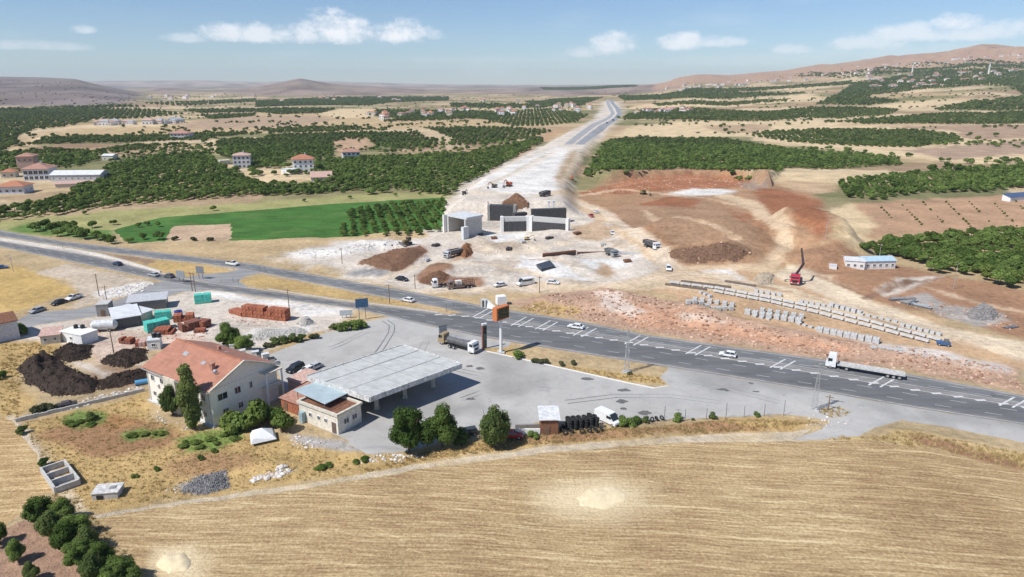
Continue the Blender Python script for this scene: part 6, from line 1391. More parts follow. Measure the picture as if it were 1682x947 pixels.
# ------------------------------------------------------------------ heaps
def heap(name, label, cat, pts, h, mat, rough=.5, scale=2.0, seed=0, step=None, clods=700, csz=1.0):
    w = polyw(pts); c = w.mean(0); lo, hi = w.min(0) - .5, w.max(0) + .5; st = step or max(.28, (hi - lo).max() / 72)
    xs = np.arange(lo[0], hi[0] + st, st); ys = np.arange(lo[1], hi[1] + st, st); X, Y = np.meshgrid(xs, ys)
    d = sdist(w, X.ravel(), Y.ravel()).reshape(X.shape) + fbm(X / 3, Y / 3, 3, seed + 3) * 1.5; m = max(.6, d.max())
    prof = np.clip(d / (m * .62), 0, 1) ** .85 * (.62 + 1.1 * (fbm(X / (scale * 3.2), Y / (scale * 3.2), 2, seed + 5) + .25)); lump = fbm(X / scale, Y / scale, 5, seed) * 2.6 * rough
    HG = height(X, Y); Z = np.where(d > 0, h * prof * (1 + lump) + .03, -.25) + HG
    z0 = float(height(c[:1], c[1:])[0]); nx, ny = len(xs), len(ys)
    V = [(X[j, i] - c[0], Y[j, i] - c[1], Z[j, i] - z0) for j in range(ny) for i in range(nx)]
    F_ = [(j * nx + i, j * nx + i + 1, (j + 1) * nx + i + 1, (j + 1) * nx + i) for j in range(ny - 1) for i in range(nx - 1) if max(d[j, i], d[j, i + 1], d[j + 1, i], d[j + 1, i + 1]) > -.3]
    me = bpy.data.meshes.new(name); me.from_pydata(V, [], F_); me.materials.append(mat); me.polygons.foreach_set('use_smooth', [True] * len(F_))
    o = link(name, me, None, (c[0], c[1], z0)); tag(o, label, cat)
    if clods:
        rg = np.random.default_rng(seed); jj, ii = np.where(d > -.5); m2 = MB(); n = min(clods, len(jj))
        for q in rg.choice(len(jj), n, replace=False):
            a, b = jj[q], ii[q]; r_ = rg.uniform(.08, .34) * csz; px, py, pz = X[a, b] - c[0], Y[a, b] - c[1], max(Z[a, b], HG[a, b]) - z0
            k = rg.uniform(.7, 1.3, 6)
            m2.add([(px + r_ * k[0], py, pz), (px, py + r_ * k[1], pz), (px - r_ * k[2], py, pz), (px, py - r_ * k[3], pz), (px + r_ * .2, py, pz + r_ * k[4]), (px, py, pz - r_ * k[5])], [(0, 1, 4), (1, 2, 4), (2, 3, 4), (3, 0, 4), (1, 0, 5), (2, 1, 5), (3, 2, 5), (0, 3, 5)])
        tag(m2.build('clods', mat, o), kind='stuff')
    return o
def earth(col, name, bs=1.0):
    t = NT(name); p = t.coord(); n = t.noise(p, 1.3, 7, .7); n2 = t.noise(p, 6, 4, .6)
    c = t.scale(t.mix(0.0, col, col), t.rng(t.math('ADD', n, t.math('MULTIPLY', n2, .6)), .5, 1.1, .45, 1.5, False)); return t.done(c, .95, 0, t.bump(t.math('ADD', n, n2), bs, .5 * bs), .1)
DUNG, GRAVELW, STRAWM, BROWNE, REDE = earth((.085, .062, .050), 'dung'), earth((.70, .67, .62), 'white_gravel'), paint((.76, .63, .41), .9, 0, .10), earth((.30, .17, .105), 'brown_earth'), earth((.34, .17, .09), 'red_earth')
heap('dung_heap', 'large dark dung heap left of the red-roofed house', 'dung heap', [(28, 606), (55, 590), (95, 585), (105, 600), (135, 615), (165, 625), (150, 645), (90, 650), (45, 630)], 2.0, DUNG, .8, 1.6, 1)
heap('dung_heap', 'dark dung heap behind the large one', 'dung heap', [(85, 578), (120, 566), (152, 568), (145, 588), (110, 595)], 1.4, DUNG, .8, 1.5, 2)
heap('dung_heap', 'dark dung heap beside the house corner', 'dung heap', [(168, 592), (200, 576), (238, 574), (240, 590), (210, 604), (185, 602)], 1.5, DUNG, .8, 1.5, 3)
heap('dung_heap', 'low long dark dung strip between the large heap and the house', 'dung heap', [(160, 626), (200, 614), (240, 604), (242, 622), (200, 634), (165, 640)], 1.1, DUNG, .8, 1.4, 4)
heap('chaff_heap', 'pale spilled chaff heap in the middle of the stubble field', 'chaff heap', [(945, 815), (965, 802), (1005, 799), (1030, 810), (1028, 824), (990, 836), (952, 832)], .3, STRAWM, .6, 2, 5, clods=0)
heap('chaff_heap', 'pale chaff heap at the bottom left of the stubble field', 'chaff heap', [(258, 926), (270, 911), (304, 909), (316, 920), (308, 936), (274, 944)], .45, STRAWM, .6, 2, 6, clods=0)
heap('gravel_heap', 'small white gravel cone beside the brick stack', 'gravel heap', [(488, 532), (496, 526), (512, 526), (516, 532), (502, 536)], 1.7, GRAVELW, .15, 2, 7)
heap('gravel_heap', 'long white gravel bank behind the house', 'gravel heap', [(408, 556), (430, 542), (500, 540), (506, 548), (450, 554), (425, 560)], 1.0, GRAVELW, .6, 2, 8)
heap('earth_heap', 'brown earth heap in the pale part of the site', 'earth heap', [(588, 434), (640, 412), (690, 404), (702, 412), (680, 432), (645, 446), (620, 440)], 1.3, BROWNE, .4, 4, 9)
heap('earth_heap', 'low brown earth heap behind the scrap trailer', 'earth heap', [(690, 464), (704, 450), (724, 446), (738, 452), (728, 464), (708, 468)], .8, BROWNE, .6, 4, 10)
heap('earth_heap', 'dark earth heaps along the foot of the red mound', 'earth heap', [(1100, 412), (1150, 406), (1232, 414), (1212, 430), (1130, 432), (1102, 424)], 1.5, earth((.29, .175, .115), 'dark_earth'), .9, 4, 11)
heap('earth_heap', 'reddish earth heap right of the grey dump truck', 'earth heap', [(754, 418), (762, 402), (772, 402), (776, 416), (764, 424)], 2.4, REDE, .4, 3, 12)
heap('earth_heap', 'brown earth heap on the embankment behind the abutment', 'earth heap', [(826, 334), (840, 324), (858, 324), (866, 336), (846, 342)], 2.6, BROWNE, .3, 5, 13)
heap('gravel_heap', 'grey gravel heap on the right bank', 'gravel heap', [(1588, 516), (1600, 506), (1625, 506), (1640, 516), (1630, 526), (1600, 526)], 2.0, earth((.36, .34, .33), 'grey_gravel'), .4, 3, 14)
heap('gravel_heap', 'white stone heap beside the haul road loop', 'gravel heap', [(1240, 456), (1256, 448), (1272, 452), (1266, 466), (1248, 468)], 1.8, earth((.60, .50, .38), 'pale_stone'), .6, 2, 15)
heap('ash_heap', 'grey ash heap at the edge of the track', 'ash heap', [(300, 806), (322, 786), (368, 774), (374, 800), (340, 808)], .9, earth((.34, .33, .33), 'ash'), .8, 1.2, 16)

# ------------------------------------------------------------------ signs, poles, walls and yard things
a, b = P(812, 578), P(832, 578)
p = P(823, 579); o = thing('billboard', 'orange framed display board on a tall white post at the forecourt edge', 'billboard', p, .0)
MB().tube((0, 0, 0), (0, 0, 9.3), .42, .36, 12).build('post', WHITE, o); MB().box((0, 0, .2), (1.8, 1.8, .4)).build('footing', CONC, o)
q = head(P(812, 560), P(834, 552)); bd = MB().box((0, 0, 0), (4.4, 1.5, 3.3)).build('board', paint((.62, .20, .07), .5, 0, .12), o, (0, 0, 10.7), q)
led = NT('led_face'); pc = led.coord(obj=True); n1 = led.noise(led.coord((1.4, 1, 3.2), obj=True), 1.6, 3)
led_m = led.done(led.mix(led.rng(n1, .5, .62, 0, 1), (.035, .032, .028), (.20, .17, .05)), .35)
MB().box((.18, -.76, 0), (3.7, .06, 2.7)).build('display', led_m, bd); MB().box((.18, .76, 0), (3.7, .06, 2.7)).build('display', BLACK, bd)
p = P(796, 572); o = thing('price_totem', 'narrow dark price totem with red edge beside the tanker truck', 'totem', p, .5)
MB().box((0, 0, 3.2), (1.1, .5, 6.4)).build('pylon', paint((.07, .09, .08), .5), o); MB().box((-.62, 0, 3.2), (.14, .54, 6.4)).build('edge', paint((.40, .14, .11), .5), o); MB().box((0, 0, 6.6), (1.3, .6, .5)).build('cap', WHITE, o)
for i in range(4): MB().box((.05, -.27, 5.4 - i * .9), (.8, .05, .6)).build('price_panel', BLACK if i < 2 else paint((.10, .16, .12), .4), o)
p = P(728, 556); o = thing('notice_board', 'grey notice board leaning behind the yellow trailer truck', 'board', p, .6); MB().box((0, 0, 2.3), (2.4, .15, 2.6)).build('board', GALV, o); MB().box((0, 0, 3.7), (2.6, .25, .2)).build('top_rail', STEEL, o)
for x in (-1.0, 1.0): MB().box((x, 0, .5), (.12, .12, 1.0)).build('post', STEEL, o)
def roadsign(label, u, v, w, h, z, mat, ang, posts=2):
    p = P(u, v); o = thing('road_sign', label, 'road sign', p, ang); MB().box((0, 0, z + h / 2), (w, .12, h)).build('panel', mat, o); MB().box((0, .1, z + h * .3), (w * .96, .08, .1)).box((0, .1, z + h * .7), (w * .96, .08, .1)).build('brace', STEEL, o)
    for i in range(posts): MB().tube((w * ((i + .5) / posts - .5), .16, -.1), (w * ((i + .5) / posts - .5), .16, z + h - .1), .09, n=6).build('post', STEEL, o)
roadsign('grey back of a road sign left of the pair at the crossing', 298, 463, 3.4, 2.4, 1.6, paint((.33, .36, .38), .5, .2), -.3); roadsign('grey back of a road sign right of the pair at the crossing', 330, 458, 3.2, 2.6, 2.0, paint((.26, .28, .30), .5, .2), -.3)
roadsign('blue road sign on tall posts beside the highway at the forecourt entry', 596, 525, 3.6, 2.6, 3.8, paint((.06, .15, .27), .4), .35)
roadsign('low pale grey road sign left of the blue one', 569, 522, 3.6, 1.6, .8, paint((.50, .55, .58), .5), .1, 3)
def pole(label, u, v, h, kind='wood', ang=0.0, cat='utility pole', name='utility_pole'):
    p = P(u, v); o = thing(name, label, cat, p, ang)
    if kind == 'wood':
        MB().tube((0, 0, -.2), (0, 0, h), .15, .10, 7).build('shaft', WOOD, o); MB().box((0, 0, h - .5), (1.8, .12, .12)).build('crossarm', WOOD, o)
        for x in (-.8, 0, .8): MB().tube((x, 0, h - .44), (x, 0, h - .2), .05, .03, 6).build('insulator', WHITE, o)
    elif kind == 'lamp':
        MB().tube((0, 0, -.2), (0, 0, h), .12, .07, 7).build('shaft', GALV, o); MB().tube((0, 0, h), (1.1, 0, h + .25), .05, .04, 6).build('arm', GALV, o); MB().box((1.3, 0, h + .22), (.6, .22, .12)).build('lamp_head', STEEL, o)
    elif kind == 'post':
        MB().tube((0, 0, -.2), (0, 0, h), .06, .06, 6).build('shaft', STEEL, o); MB().tube((0, 0, h), (0, 0, h + .08), .08, .05, 6).build('cap', STEEL, o)
    elif kind == 'lattice':
        lg = .55
        for sx in (-1, 1):
            for sy in (-1, 1): MB().tube((sx * lg, sy * lg, 0), (sx * .16, sy * .16, h), .055, .045, 4).build('leg', GALV, o)
        n = 9
        for f in range(4):
            m = MB()
            for i in range(n):
                z0, z1 = h * i / n, h * (i + 1) / n; r0 = lg + (.16 - lg) * i / n; r1 = lg + (.16 - lg) * (i + 1) / n
                c = [(-1, -1), (1, -1), (1, 1), (-1, 1)]; A_, B_ = c[f], c[(f + 1) % 4]
                if i % 2: A_, B_ = B_, A_
                m.tube((A_[0] * r0, A_[1] * r0, z0), (B_[0] * r1, B_[1] * r1, z1), .035, n=4); m.tube((A_[0] * r1, A_[1] * r1, z1), (B_[0] * r1, B_[1] * r1, z1), .03, n=4)
            m.build('bracing', GALV, o)
        MB().box((0, 0, h - .4), (2.6, .16, .16)).build('crossarm', GALV, o)
        for x in (-1.2, 0, 1.2): MB().tube((x, 0, h - .3), (x, 0, h + .05), .07, .04, 6).build('insulator', paint((.35, .18, .10), .4), o)
        MB().box((0, 0, .1), (1.8, 1.8, .3)).build('footing', CONC, o)
    return o
pole('grey lattice pylon between the planted island and the highway', 1029, 611, 10.6, 'lattice', -.4, 'pylon', 'lattice_pylon')
pole('grey lattice pylon at the right end of the forecourt', 1337, 673, 10.2, 'lattice', -.4, 'pylon', 'lattice_pylon')
for lab, u, v, h in (('wooden pole on the rubble by the side road', 163, 486, 7.5), ('wooden pole behind the dark grey hut', 177, 502, 6.5), ('wooden pole on the yard above the dung heaps', 187, 580, 6.2), ('left of twin poles by the brick yard', 316, 478, 6.5), ('right of twin poles by the brick yard', 321, 479, 6.5), ('wooden pole at the highway edge behind the brick stack', 475, 506, 6.2), ('dark pole on the grass median', 640, 498, 6.2), ('wooden pole beside the white van on the site', 886, 480, 5.5), ('pole by the dark earth near the black car', 682, 474, 5), ('thin pole on the pale ground by the limestone strip', 562, 432, 6), ('pole at the right end of the fence', 1360, 673, 3.4)):
    pole(lab, u, v, h, 'wood', random.uniform(-.5, .5))
for lab, u, v, h in (('thin pale lamp post on the slope of the red mound', 1356, 392, 8), ('thin pale lamp post behind the site huts', 1444, 424, 6), ('thin pale lamp post on the bank before the right orchard', 1566, 474, 9), ('short white post among the steel bars', 1491, 501, 3.6), ('lamp post at the dry field corner on the left', 22, 446, 6)):
    pole(lab, u, v, h, 'lamp', random.uniform(0, 6), 'lamp post', 'lamp_post')
for u, v, h in ((104, 409, 2.2), (267, 429, 2.2), (333, 448, 2), (383, 464, 1.8), (392, 466, 1.8), (427, 445, 2.2), (436, 447, 2.2), (480, 439, 2.2), (733, 511, 2.4), (745, 506, 1.8)):
    pole('short dark delineator post beside the highway', u, v, h, 'post', 0, 'road post', 'delineator_post')['group'] = 'delineator posts beside the highway'
fence_posts = [(1062, 693), (1091, 692), (1125, 691), (1160, 689), (1192, 687), (1222, 685), (1255, 683), (1287, 682)]
fo = thing('wire_fence', 'sparse wire fence with thin posts along the back of the forecourt', 'fence', P(1062, 693)); f0 = Vector(fo.location)
for i, (u, v) in enumerate(fence_posts):
    q = P(u, v) - f0; MB().tube((q.x, q.y, -.2), (q.x, q.y, 2.6 + .8 * (i % 3 == 1)), .06, .05, 6).build('post', STEEL, fo)
for z in (.6, 1.2, 1.8):
    for i in range(len(fence_posts) - 1):
        q, r_ = P(*fence_posts[i]) - f0, P(*fence_posts[i + 1]) - f0; MB().tube((q.x, q.y, z), (r_.x, r_.y, z), .012, n=3).build('wire', GALV, fo)
def kerb(label, pts, h=.16, w=.25, mat=WHITE, name='kerb', cat='kerb'):
    wv_ = polyw(pts); o = thing(name, label, cat, (wv_[0][0], wv_[0][1], 0))
    for i in range(len(wv_) - 1):
        a, b = wv_[i], wv_[i + 1]; L = float(np.hypot(*(b - a))); n = max(1, int(L / 1.5)); me = MB().box((0, 0, h / 2), (L / n - .03, w, h)).mesh('kerb_stone', mat)
        for k in range(n):
            c = a + (b - a) * (k + .5) / n; z = float(height(c[:1], c[1:])[0]); link('kerb_stone', me, o, (c[0] - wv_[0][0], c[1] - wv_[0][1], z), math.atan2(b[1] - a[1], b[0] - a[0]))
kerb('white kerb around the planted island at the forecourt edge', [(800, 577), (850, 588), (930, 606), (1030, 628.5), (1075, 637.5), (1098, 634)])
kerb('pale kerb along the grass median', [(440, 474.5), (552, 491.5), (658, 504), (720, 513.5)], .2, .4, CONC)
kerb('pale concrete kerb line between the carriageways at left', [(-60, 383), (0, 392), (80, 404), (158, 417), (215, 432), (264, 447)], .5, .6, paint((.66, .64, .6), .9), 'median_barrier', 'barrier')
# low wall and ruins on the left
def lowwall(label, a, b, h, t, mat, n):
    A, B = P(*a), P(*b); L = (B - A).length; o = thing('low_wall', label, 'wall', A, head(A, B)); me = MB().box((0, 0, h / 2), (L / n - .02, t, h)).mesh('wall_block', mat)
    for i in range(n): link('wall_block', me, o, (L * (i + .5) / n, random.uniform(-.05, .05), random.uniform(-.12, .02) - .1))
lowwall('low grey block wall running from the track to the house', (26, 693), (238, 642), .9, .35, CONC, 30)
lowwall('white wall in front of the forecourt beside the red walled shed', (846, 714), (887, 713), 1.5, .3, WHITE, 5)
lowwall('broken grey wall behind the white wall', (846, 706), (886, 704), 1.3, .4, DCONC, 6)
tr = thing('concrete_trough', 'ruined concrete trough with three dark compartments beside the track', 'trough', P(112, 803), head(P(112, 803), P(88, 770)))
tl = (P(112, 803) - P(88, 770)).length; tw = 3.6
for y in (0, tw): MB().box((tl / 2, y - tw / 2, .55), (tl, .3, 1.3)).build('side_wall', CONC, tr)
for i in range(4): MB().box((tl * i / 3, 0, .5), (.3, tw, 1.2)).build('partition', CONC, tr)
MB().box((tl / 2, 0, -.02), (tl - .2, tw - .2, .08)).build('floor', DCONC, tr)
bx = thing('concrete_cistern', 'small white concrete cistern on the dry grass by the trees', 'cistern', P(152, 822), head(P(152, 822), P(194, 818))); L = (P(152, 822) - P(194, 818)).length
MB().box((L / 2, 1.4, .5), (L, 2.8, 1.3)).build('body', CONC, bx); MB().box((L / 2, 1.4, 1.2), (L + .3, 3.0, .14)).build('cover', paint((.70, .68, .65), .8, 0, .3), bx); MB().box((L * .3, -.02, .45), (1.0, .1, .7)).build('hatch', BLACK, bx)
MB().box((L * .7, 1.5, 1.32), (1.0, .8, .12)).build('lid', DCONC, bx)
# tent and yard clutter
p = P(433, 722); o = thing('white_tent', 'small white tarpaulin tent below the bushes', 'tent', p, .4)
MB().add([(-1.9, -1.6, 1.4), (1.9, -1.4, 1.1), (1.8, 1.6, 1.3), (-1.8, 1.5, 1.6), (-.1, .1, 2.5), (-2.3, -2.0, .5), (2.3, -1.8, .6), (2.2, 1.9, .6), (-2.3, 1.9, .6)], [(0, 1, 4), (1, 2, 4), (2, 3, 4), (3, 0, 4), (0, 5, 6, 1), (1, 6, 7, 2), (2, 7, 8, 3), (3, 8, 5, 0)]).build('tarpaulin', paint((.84, .84, .84), .7, 0, .06), o)
for (x, y) in ((-1.8, -1.5), (1.8, -1.3), (1.7, 1.5), (-1.7, 1.4)): MB().tube((x, y, 0), (x, y, 1.4), .05, n=5).build('pole', STEEL, o)
o = thing('blue_barrel', 'light blue barrel lying against the white house wall', 'barrel', P(234, 631), .5); MB().tube((-1.4, 0, .6), (1.4, 0, .6), .6, .6, 12).build('drum', paint((.12, .36, .60), .4), o); MB().tube((1.4, 0, .6), (1.5, 0, .6), .62, .62, 12).build('rim', STEEL, o)
o = thing('scrap_car', 'dark wrecked car at the end of the rubble by the low wall', 'wreck', P(110, 668), .5); MB().loft([[(-1.9, y, .3), (-1.9, y, .9), (1.9, y, .8), (1.9, y, .3)] for y in (-.8, .8)]).build('body', paint((.05, .045, .045), .7), o); MB().loft([[(-1.1, -.7, .85), (1.0, -.7, .85), (1.0, .7, .85), (-1.1, .7, .85)], [(-.8, -.55, 1.35), (.6, -.55, 1.35), (.6, .55, 1.35), (-.8, .55, 1.35)]]).build('cabin', paint((.10, .09, .09), .6), o)
for i, (u, v, w, h) in enumerate(((372, 572, 1.6, 1.4), (383, 576, 1.5, 1.8), (392, 580, 1.5, 1.5), (401, 584, 1.7, 1.6), (410, 585, 1.4, 2.0), (420, 588, 1.7, 1.8), (428, 590, 1.5, 1.6), (437, 593, 1.6, 2.0), (446, 597, 1.6, 1.4))):
    o = thing('storage_box', 'white storage box in the line behind the red-roofed house', 'box', P(u, v), .4 + random.uniform(-.3, .3), 'white boxes behind the house'); MB().box((0, 0, h / 2), (w, 1.3, h)).build('body', WHITE if i % 3 else GALV, o); MB().box((0, 0, h + .05), (w + .1, 1.4, .1)).build('lid', SHEETW if i % 2 else BLACK, o)
# tyres
tm = bpy.data.meshes.new('tyre'); V_ = []; F_ = []; n1_, n2_ = 14, 6
for i in range(n1_):
    for j in range(n2_): t, s = 2 * math.pi * i / n1_, 2 * math.pi * j / n2_; r_ = .40 + .15 * math.cos(s); V_.append((r_ * math.cos(t), r_ * math.sin(t), .17 + .17 * math.sin(s)))
for i in range(n1_):
    for j in range(n2_): F_.append((i * n2_ + j, ((i + 1) % n1_) * n2_ + j, ((i + 1) % n1_) * n2_ + (j + 1) % n2_, i * n2_ + (j + 1) % n2_))
tm.from_pydata(V_, [], F_); tm.materials.append(RUBBER)
A_, B_ = P(932, 707), P(986, 703); dv = (B_ - A_).normalized(); L = (B_ - A_).length; nv = Vector((-dv.y, dv.x, 0))
def tyre(p, rx=0.0, rz=0.0, lab='black tyre in the big stack beside the white van', g='tyres in the big stack'):
    o = link('tyre', tm, None, p, rz); o.rotation_euler = (rx, 0, rz); tag(o, lab, 'tyre', g)
for i in range(int(L / 1.12)):
    for j in range(2):
        for k in range(7 if i < 4 else 8 - abs(i - 4)): tyre(A_ + dv * (1.12 * i + .5 + random.uniform(-.06, .06)) + nv * (1.12 * j + random.uniform(-.06, .06)) + Vector((0, 0, .345 * k)), 0, random.uniform(0, 3))
for (u, v) in ((932, 708), (938, 712), (928, 713), (956, 711), (968, 712), (978, 710), (972, 707), (986, 708), (921, 709), (924, 705), (1077, 691), (1086, 690), (1070, 692)):
    p = P(u, v); tyre(p + Vector((0, 0, .5)), random.uniform(1.2, 1.6), random.uniform(0, 3), 'single black tyre lying loose beside the tyre stack' if u < 1000 else 'single black tyre by the wire fence', 'loose tyres by the stack' if u < 1000 else 'tyres by the wire fence')

# ------------------------------------------------------------------ trees and bushes near by
BIG = [TreeKind(401, 8.0, 8.0, .4, 32, 11000, .30, LEAF, r=.22, lobe_r=.31), TreeKind(402, 7.4, 7.4, .3, 30, 10000, .30, LEAF, r=.2, lobe_r=.31), TreeKind(403, 7.0, 7.8, .2, 30, 9600, .30, LEAF_DARK, r=.2, lobe_r=.31)]
POPLAR = TreeKind(404, 4.4, 10.2, .2, 34, 6400, .36, LEAF_DARK, 'column', .62, r=.2, limbs=0)
BUSH = [TreeKind(410 + i, 2.8, 2.2, -.1, 9, 800, .30, (LEAF, LEAF_LIGHT, LEAF_DRY, LEAF_DARK)[i], r=.06, limbs=3) for i in range(4)]
def plant(kind, label, u, v, s=1.0, name='tree', cat='tree', group=None, sz=None): return kind.put(name, label, cat, P(u, v), random.uniform(0, 6.28), s, group, sz or (s * 1.3 if kind in BIG or kind is POPLAR else s))
plant(BIG[0], 'big dark green tree in front of the station canopy, left of its pair', 672, 742, 1.08); plant(BIG[1], 'round green tree growing against the right side of the big tree', 727, 733, .98)
plant(BIG[2], 'dusty green tree left of the white wall', 816, 735, 1.0); plant(BUSH[0], 'small shrub between the big trees and the dusty tree', 757, 724, 1.3, 'bush', 'bush')
plant(POPLAR, 'tall narrow poplar against the white house', 318, 704, 1.0); plant(BIG[2], 'dark rounded tree left of the poplar', 285, 682, .78)
plant(BUSH[1], 'light green bush at the foot of the house end wall', 382, 706, 2.2, 'bush', 'bush'); plant(BUSH[1], 'tall light green bush in the middle below the end wall', 424, 702, 2.7, 'bush', 'bush', sz=3.3); plant(BUSH[1], 'light green bush right of the white tent', 464, 708, 2.2, 'bush', 'bush'); plant(BUSH[0], 'green bush behind the white tent', 446, 694, 2.1, 'bush', 'bush'); plant(BUSH[0], 'dark green bush by the house corner', 402, 702, 2.2, 'bush', 'bush')
plant(BIG[1], 'round dark tree behind the red-roofed house', 376, 572, .98, sz=1.0); plant(BIG[0], 'dark tree overlapping the round one behind the red-roofed house', 402, 578, .72, sz=.75)
for i, (u, v, l) in enumerate(((68, 858, 'topmost on the left'), (104, 858, 'topmost on the right'), (90, 880, 'second tier left'), (126, 880, 'second tier right'), (110, 903, 'third tier left'), (148, 905, 'third tier right'), (132, 928, 'fourth tier left'), (170, 930, 'fourth tier right'), (158, 954, 'fifth tier left'), (198, 958, 'fifth tier right'), (182, 985, 'at the very bottom edge'), (222, 988, 'rightmost at the bottom edge'))):
    plant(BIG[i % 3], 'leafy bushy tree in the dense bottom left row, ' + l, u, v, random.uniform(.58, .69), sz=random.uniform(.58, .7), group='row of trees at the bottom left')
plant(BIG[1], 'small young tree alone on the brown soil', 30, 922, .42); plant(BIG[0], 'small tree cut by the left edge on brown soil', 0, 892, .40); plant(BIG[2], 'young tree at the very bottom left on brown soil', 52, 955, .36)
for i, (u, v, s, l) in enumerate(((851, 587, 1.15, 'round green bush beside the orange sign post'), (881, 596, .85, 'dusty bush left of two on the planted island'), (894, 597, .9, 'dusty bush right of two on the planted island'), (922, 600, .75, 'small dusty shrub in the middle of the planted island'), (942, 598, .7, 'thin shrub right of the middle of the planted island'), (1034, 615, .5, 'tiny shrub near the lattice pylon'))):
    plant(BUSH[0 if i == 0 else 2], l, u, v, s, 'bush', 'bush')
for i, (u, v, s, l) in enumerate(((575, 541, 1.5, 'right'), (560, 543, 1.3, 'middle'), (589, 539, 1.5, 'rightmost'), (548, 541, 1.0, 'left'))): plant(BUSH[3 if i % 2 else 0], 'dark green bush below the blue road sign, %s of four' % l, u, v, s, 'bush', 'bush')
for i, (u, v, s, l) in enumerate(((452, 566, 1.2, 'first from the left'), (467, 563, 1.2, 'second'), (481, 561, 1.3, 'third'), (494, 560, 1.1, 'fourth'), (517, 556, 1.0, 'last and dusty'), (440, 570, .9, 'low one at the left end'))): plant(BUSH[3 if i < 4 else 2], 'dark hedge bush before the white gravel bank, ' + l, u, v, s, 'bush', 'bush')
for i, (u, v, s, l) in enumerate(((1030, 700, 1.1, 'big dark shrub just right of the white van'), (1022, 695, .9, 'shrub touching the white van'), (1046, 694, .8, 'second shrub right of the white van'), (1060, 693, .7, 'third shrub right of the white van'), (1113, 690, .8, 'round shrub in the left part of the wire fence'), (1170, 687, .75, 'round shrub in the middle of the wire fence'), (1243, 683, .5, 'small shrub at the right of the wire fence'), (1138, 690, .3, 'tiny shrub between two round ones at the fence'), (876, 718, .7, 'green shrub before the red walled shed'))): plant(BUSH[3 if i % 2 else 0], l, u, v, s, 'bush', 'bush')
for i, (u, v, s, l) in enumerate(((66, 678, 1.3, 'grey green bush left of the rubble'), (82, 674, 1.1, 'grey green bush at the low wall'), (150, 690, 1.0, 'dark green shrub on the green weeds'), (72, 764, .8, 'dark shrub on the track edge'), (36, 712, .9, 'dark shrub at the wall end by the track'), (258, 772, .4, 'tiny shrub on the dry grass'), (222, 784, .4, 'tiny shrub low on the dry grass'), (330, 754, .45, 'tiny shrub below the green weeds'), (0, 622, 1.0, 'dark shrub at the left edge by the dung heap'), (36, 548, 1.3, 'dark shrub behind the barn'), (30, 540, 1.0, 'shrub behind the barn roof'))): plant(BUSH[2 if i < 2 else 3 if i < 5 else 0], l, u, v, s, 'bush', 'bush')
k = 0
for (u, v, s) in ((60, 380, 1.0), (72, 376, 1.1), (86, 381, 1.1), (100, 378, 1.2), (112, 385, 1.1), (126, 388, 1.1), (140, 392, 1.1), (152, 374, .9), (160, 394, 1.0), (172, 397, .9), (184, 400, .8), (95, 388, .9), (120, 376, .9)):
    plant(NEARK[k % 4], 'dense green tree in the clump between the highway and the green field', u, v, s * .9, 'tree', 'tree', 'clump by the green field'); k += 1
for (u, v, s) in ((187, 369, .55), (228, 373, .5), (243, 370, .5), (260, 372, .55), (262, 393, .75), (235, 393, .6), (212, 399, .6), (350, 346, .6), (140, 352, .4), (500, 331, .4), (575, 326, .5), (650, 322, .45), (690, 320, .4)):
    plant(NEARK[k % 4], 'small single tree standing in or above the green field', u, v, s, 'tree', 'tree', 'single trees of the green field'); k += 1
for (u, v, s) in ((288, 394, .55), (318, 395, .55), (345, 395, .5)):
    plant(BUSH[2], 'bare brownish young tree on the bare plot beside the green field', u, v, s * 2.2, 'tree', 'tree', 'young trees on the bare plot')
for i in range(7):
    for j in range(12):
        u, v = 1440 + i * 38 + (j * 4), 334 + j * 4.0 - i * .5
        if random.random() < .75 and v < 378 - (i < 2) * 8: plant(BUSH[1], 'tiny sapling in the rows on the bare slope at right', u, v, random.uniform(.35, .7), 'sapling', 'sapling', 'sapling rows on the right slope')
for (u, v) in ((1606, 231), (1635, 224), (1572, 282), (1556, 278), (1530, 282), (1240, 276), (1016, 195), (1065, 190), (1155, 168), (1240, 162), (1290, 168)):
    plant(NEARK[k % 4], 'single bushy tree on the dry fields at right', u, v, 1.3, 'tree', 'tree', 'single trees on the right dry fields'); k += 1
for (u, v) in ((600, 755), (585, 760), (540, 765), (528, 770), (352, 742), (220, 716), (212, 718), (236, 715), (256, 714), (266, 713), (120, 700), (132, 694), (150, 698), (112, 696), (300, 735), (320, 728), (345, 722), (370, 716), (330, 736), (305, 728), (355, 730), (390, 712), (385, 722)):
    plant(BUSH[1], 'low green weed clump on the dry yard', u, v, random.uniform(.6, 1.1), 'bush', 'bush', 'weed clumps on the dry yard', .4)

# ------------------------------------------------------------------ loose stones, straw and dry grass
def stone_meshes(n, col):
    out = []
    for i in range(n):
        bm = bmesh.new(); bmesh.ops.create_icosphere(bm, subdivisions=1, radius=.5); rg = random.Random(900 + i)
        for v in bm.verts: v.co *= rg.uniform(.7, 1.2); v.co.z *= .7
        me = bpy.data.meshes.new('stone'); bm.to_mesh(me); bm.free(); me.materials.append(col); out.append(bpy.data.objects.new('stone', me))
    return out
def scatter_in(polys, per):
    P_ = []; S_ = []
    for (ps, dens, smin, smax) in polys:
        w = polyw(ps); lo, hi = w.min(0), w.max(0); n = int((hi - lo).prod() * dens)
        x_, y_ = RNG.uniform(lo[0], hi[0], n), RNG.uniform(lo[1], hi[1], n); d = sdist(w, x_, y_) + 2 * fbm(x_ / 3, y_ / 3, 2, 66); m = d > .2; x_, y_ = x_[m], y_[m]
        P_.append(np.stack([x_, y_, height(x_, y_)], -1)); S_.append(smin + (smax - smin) * RNG.random(len(x_)) ** 2.5)
    return np.concatenate(P_), np.concatenate(S_)
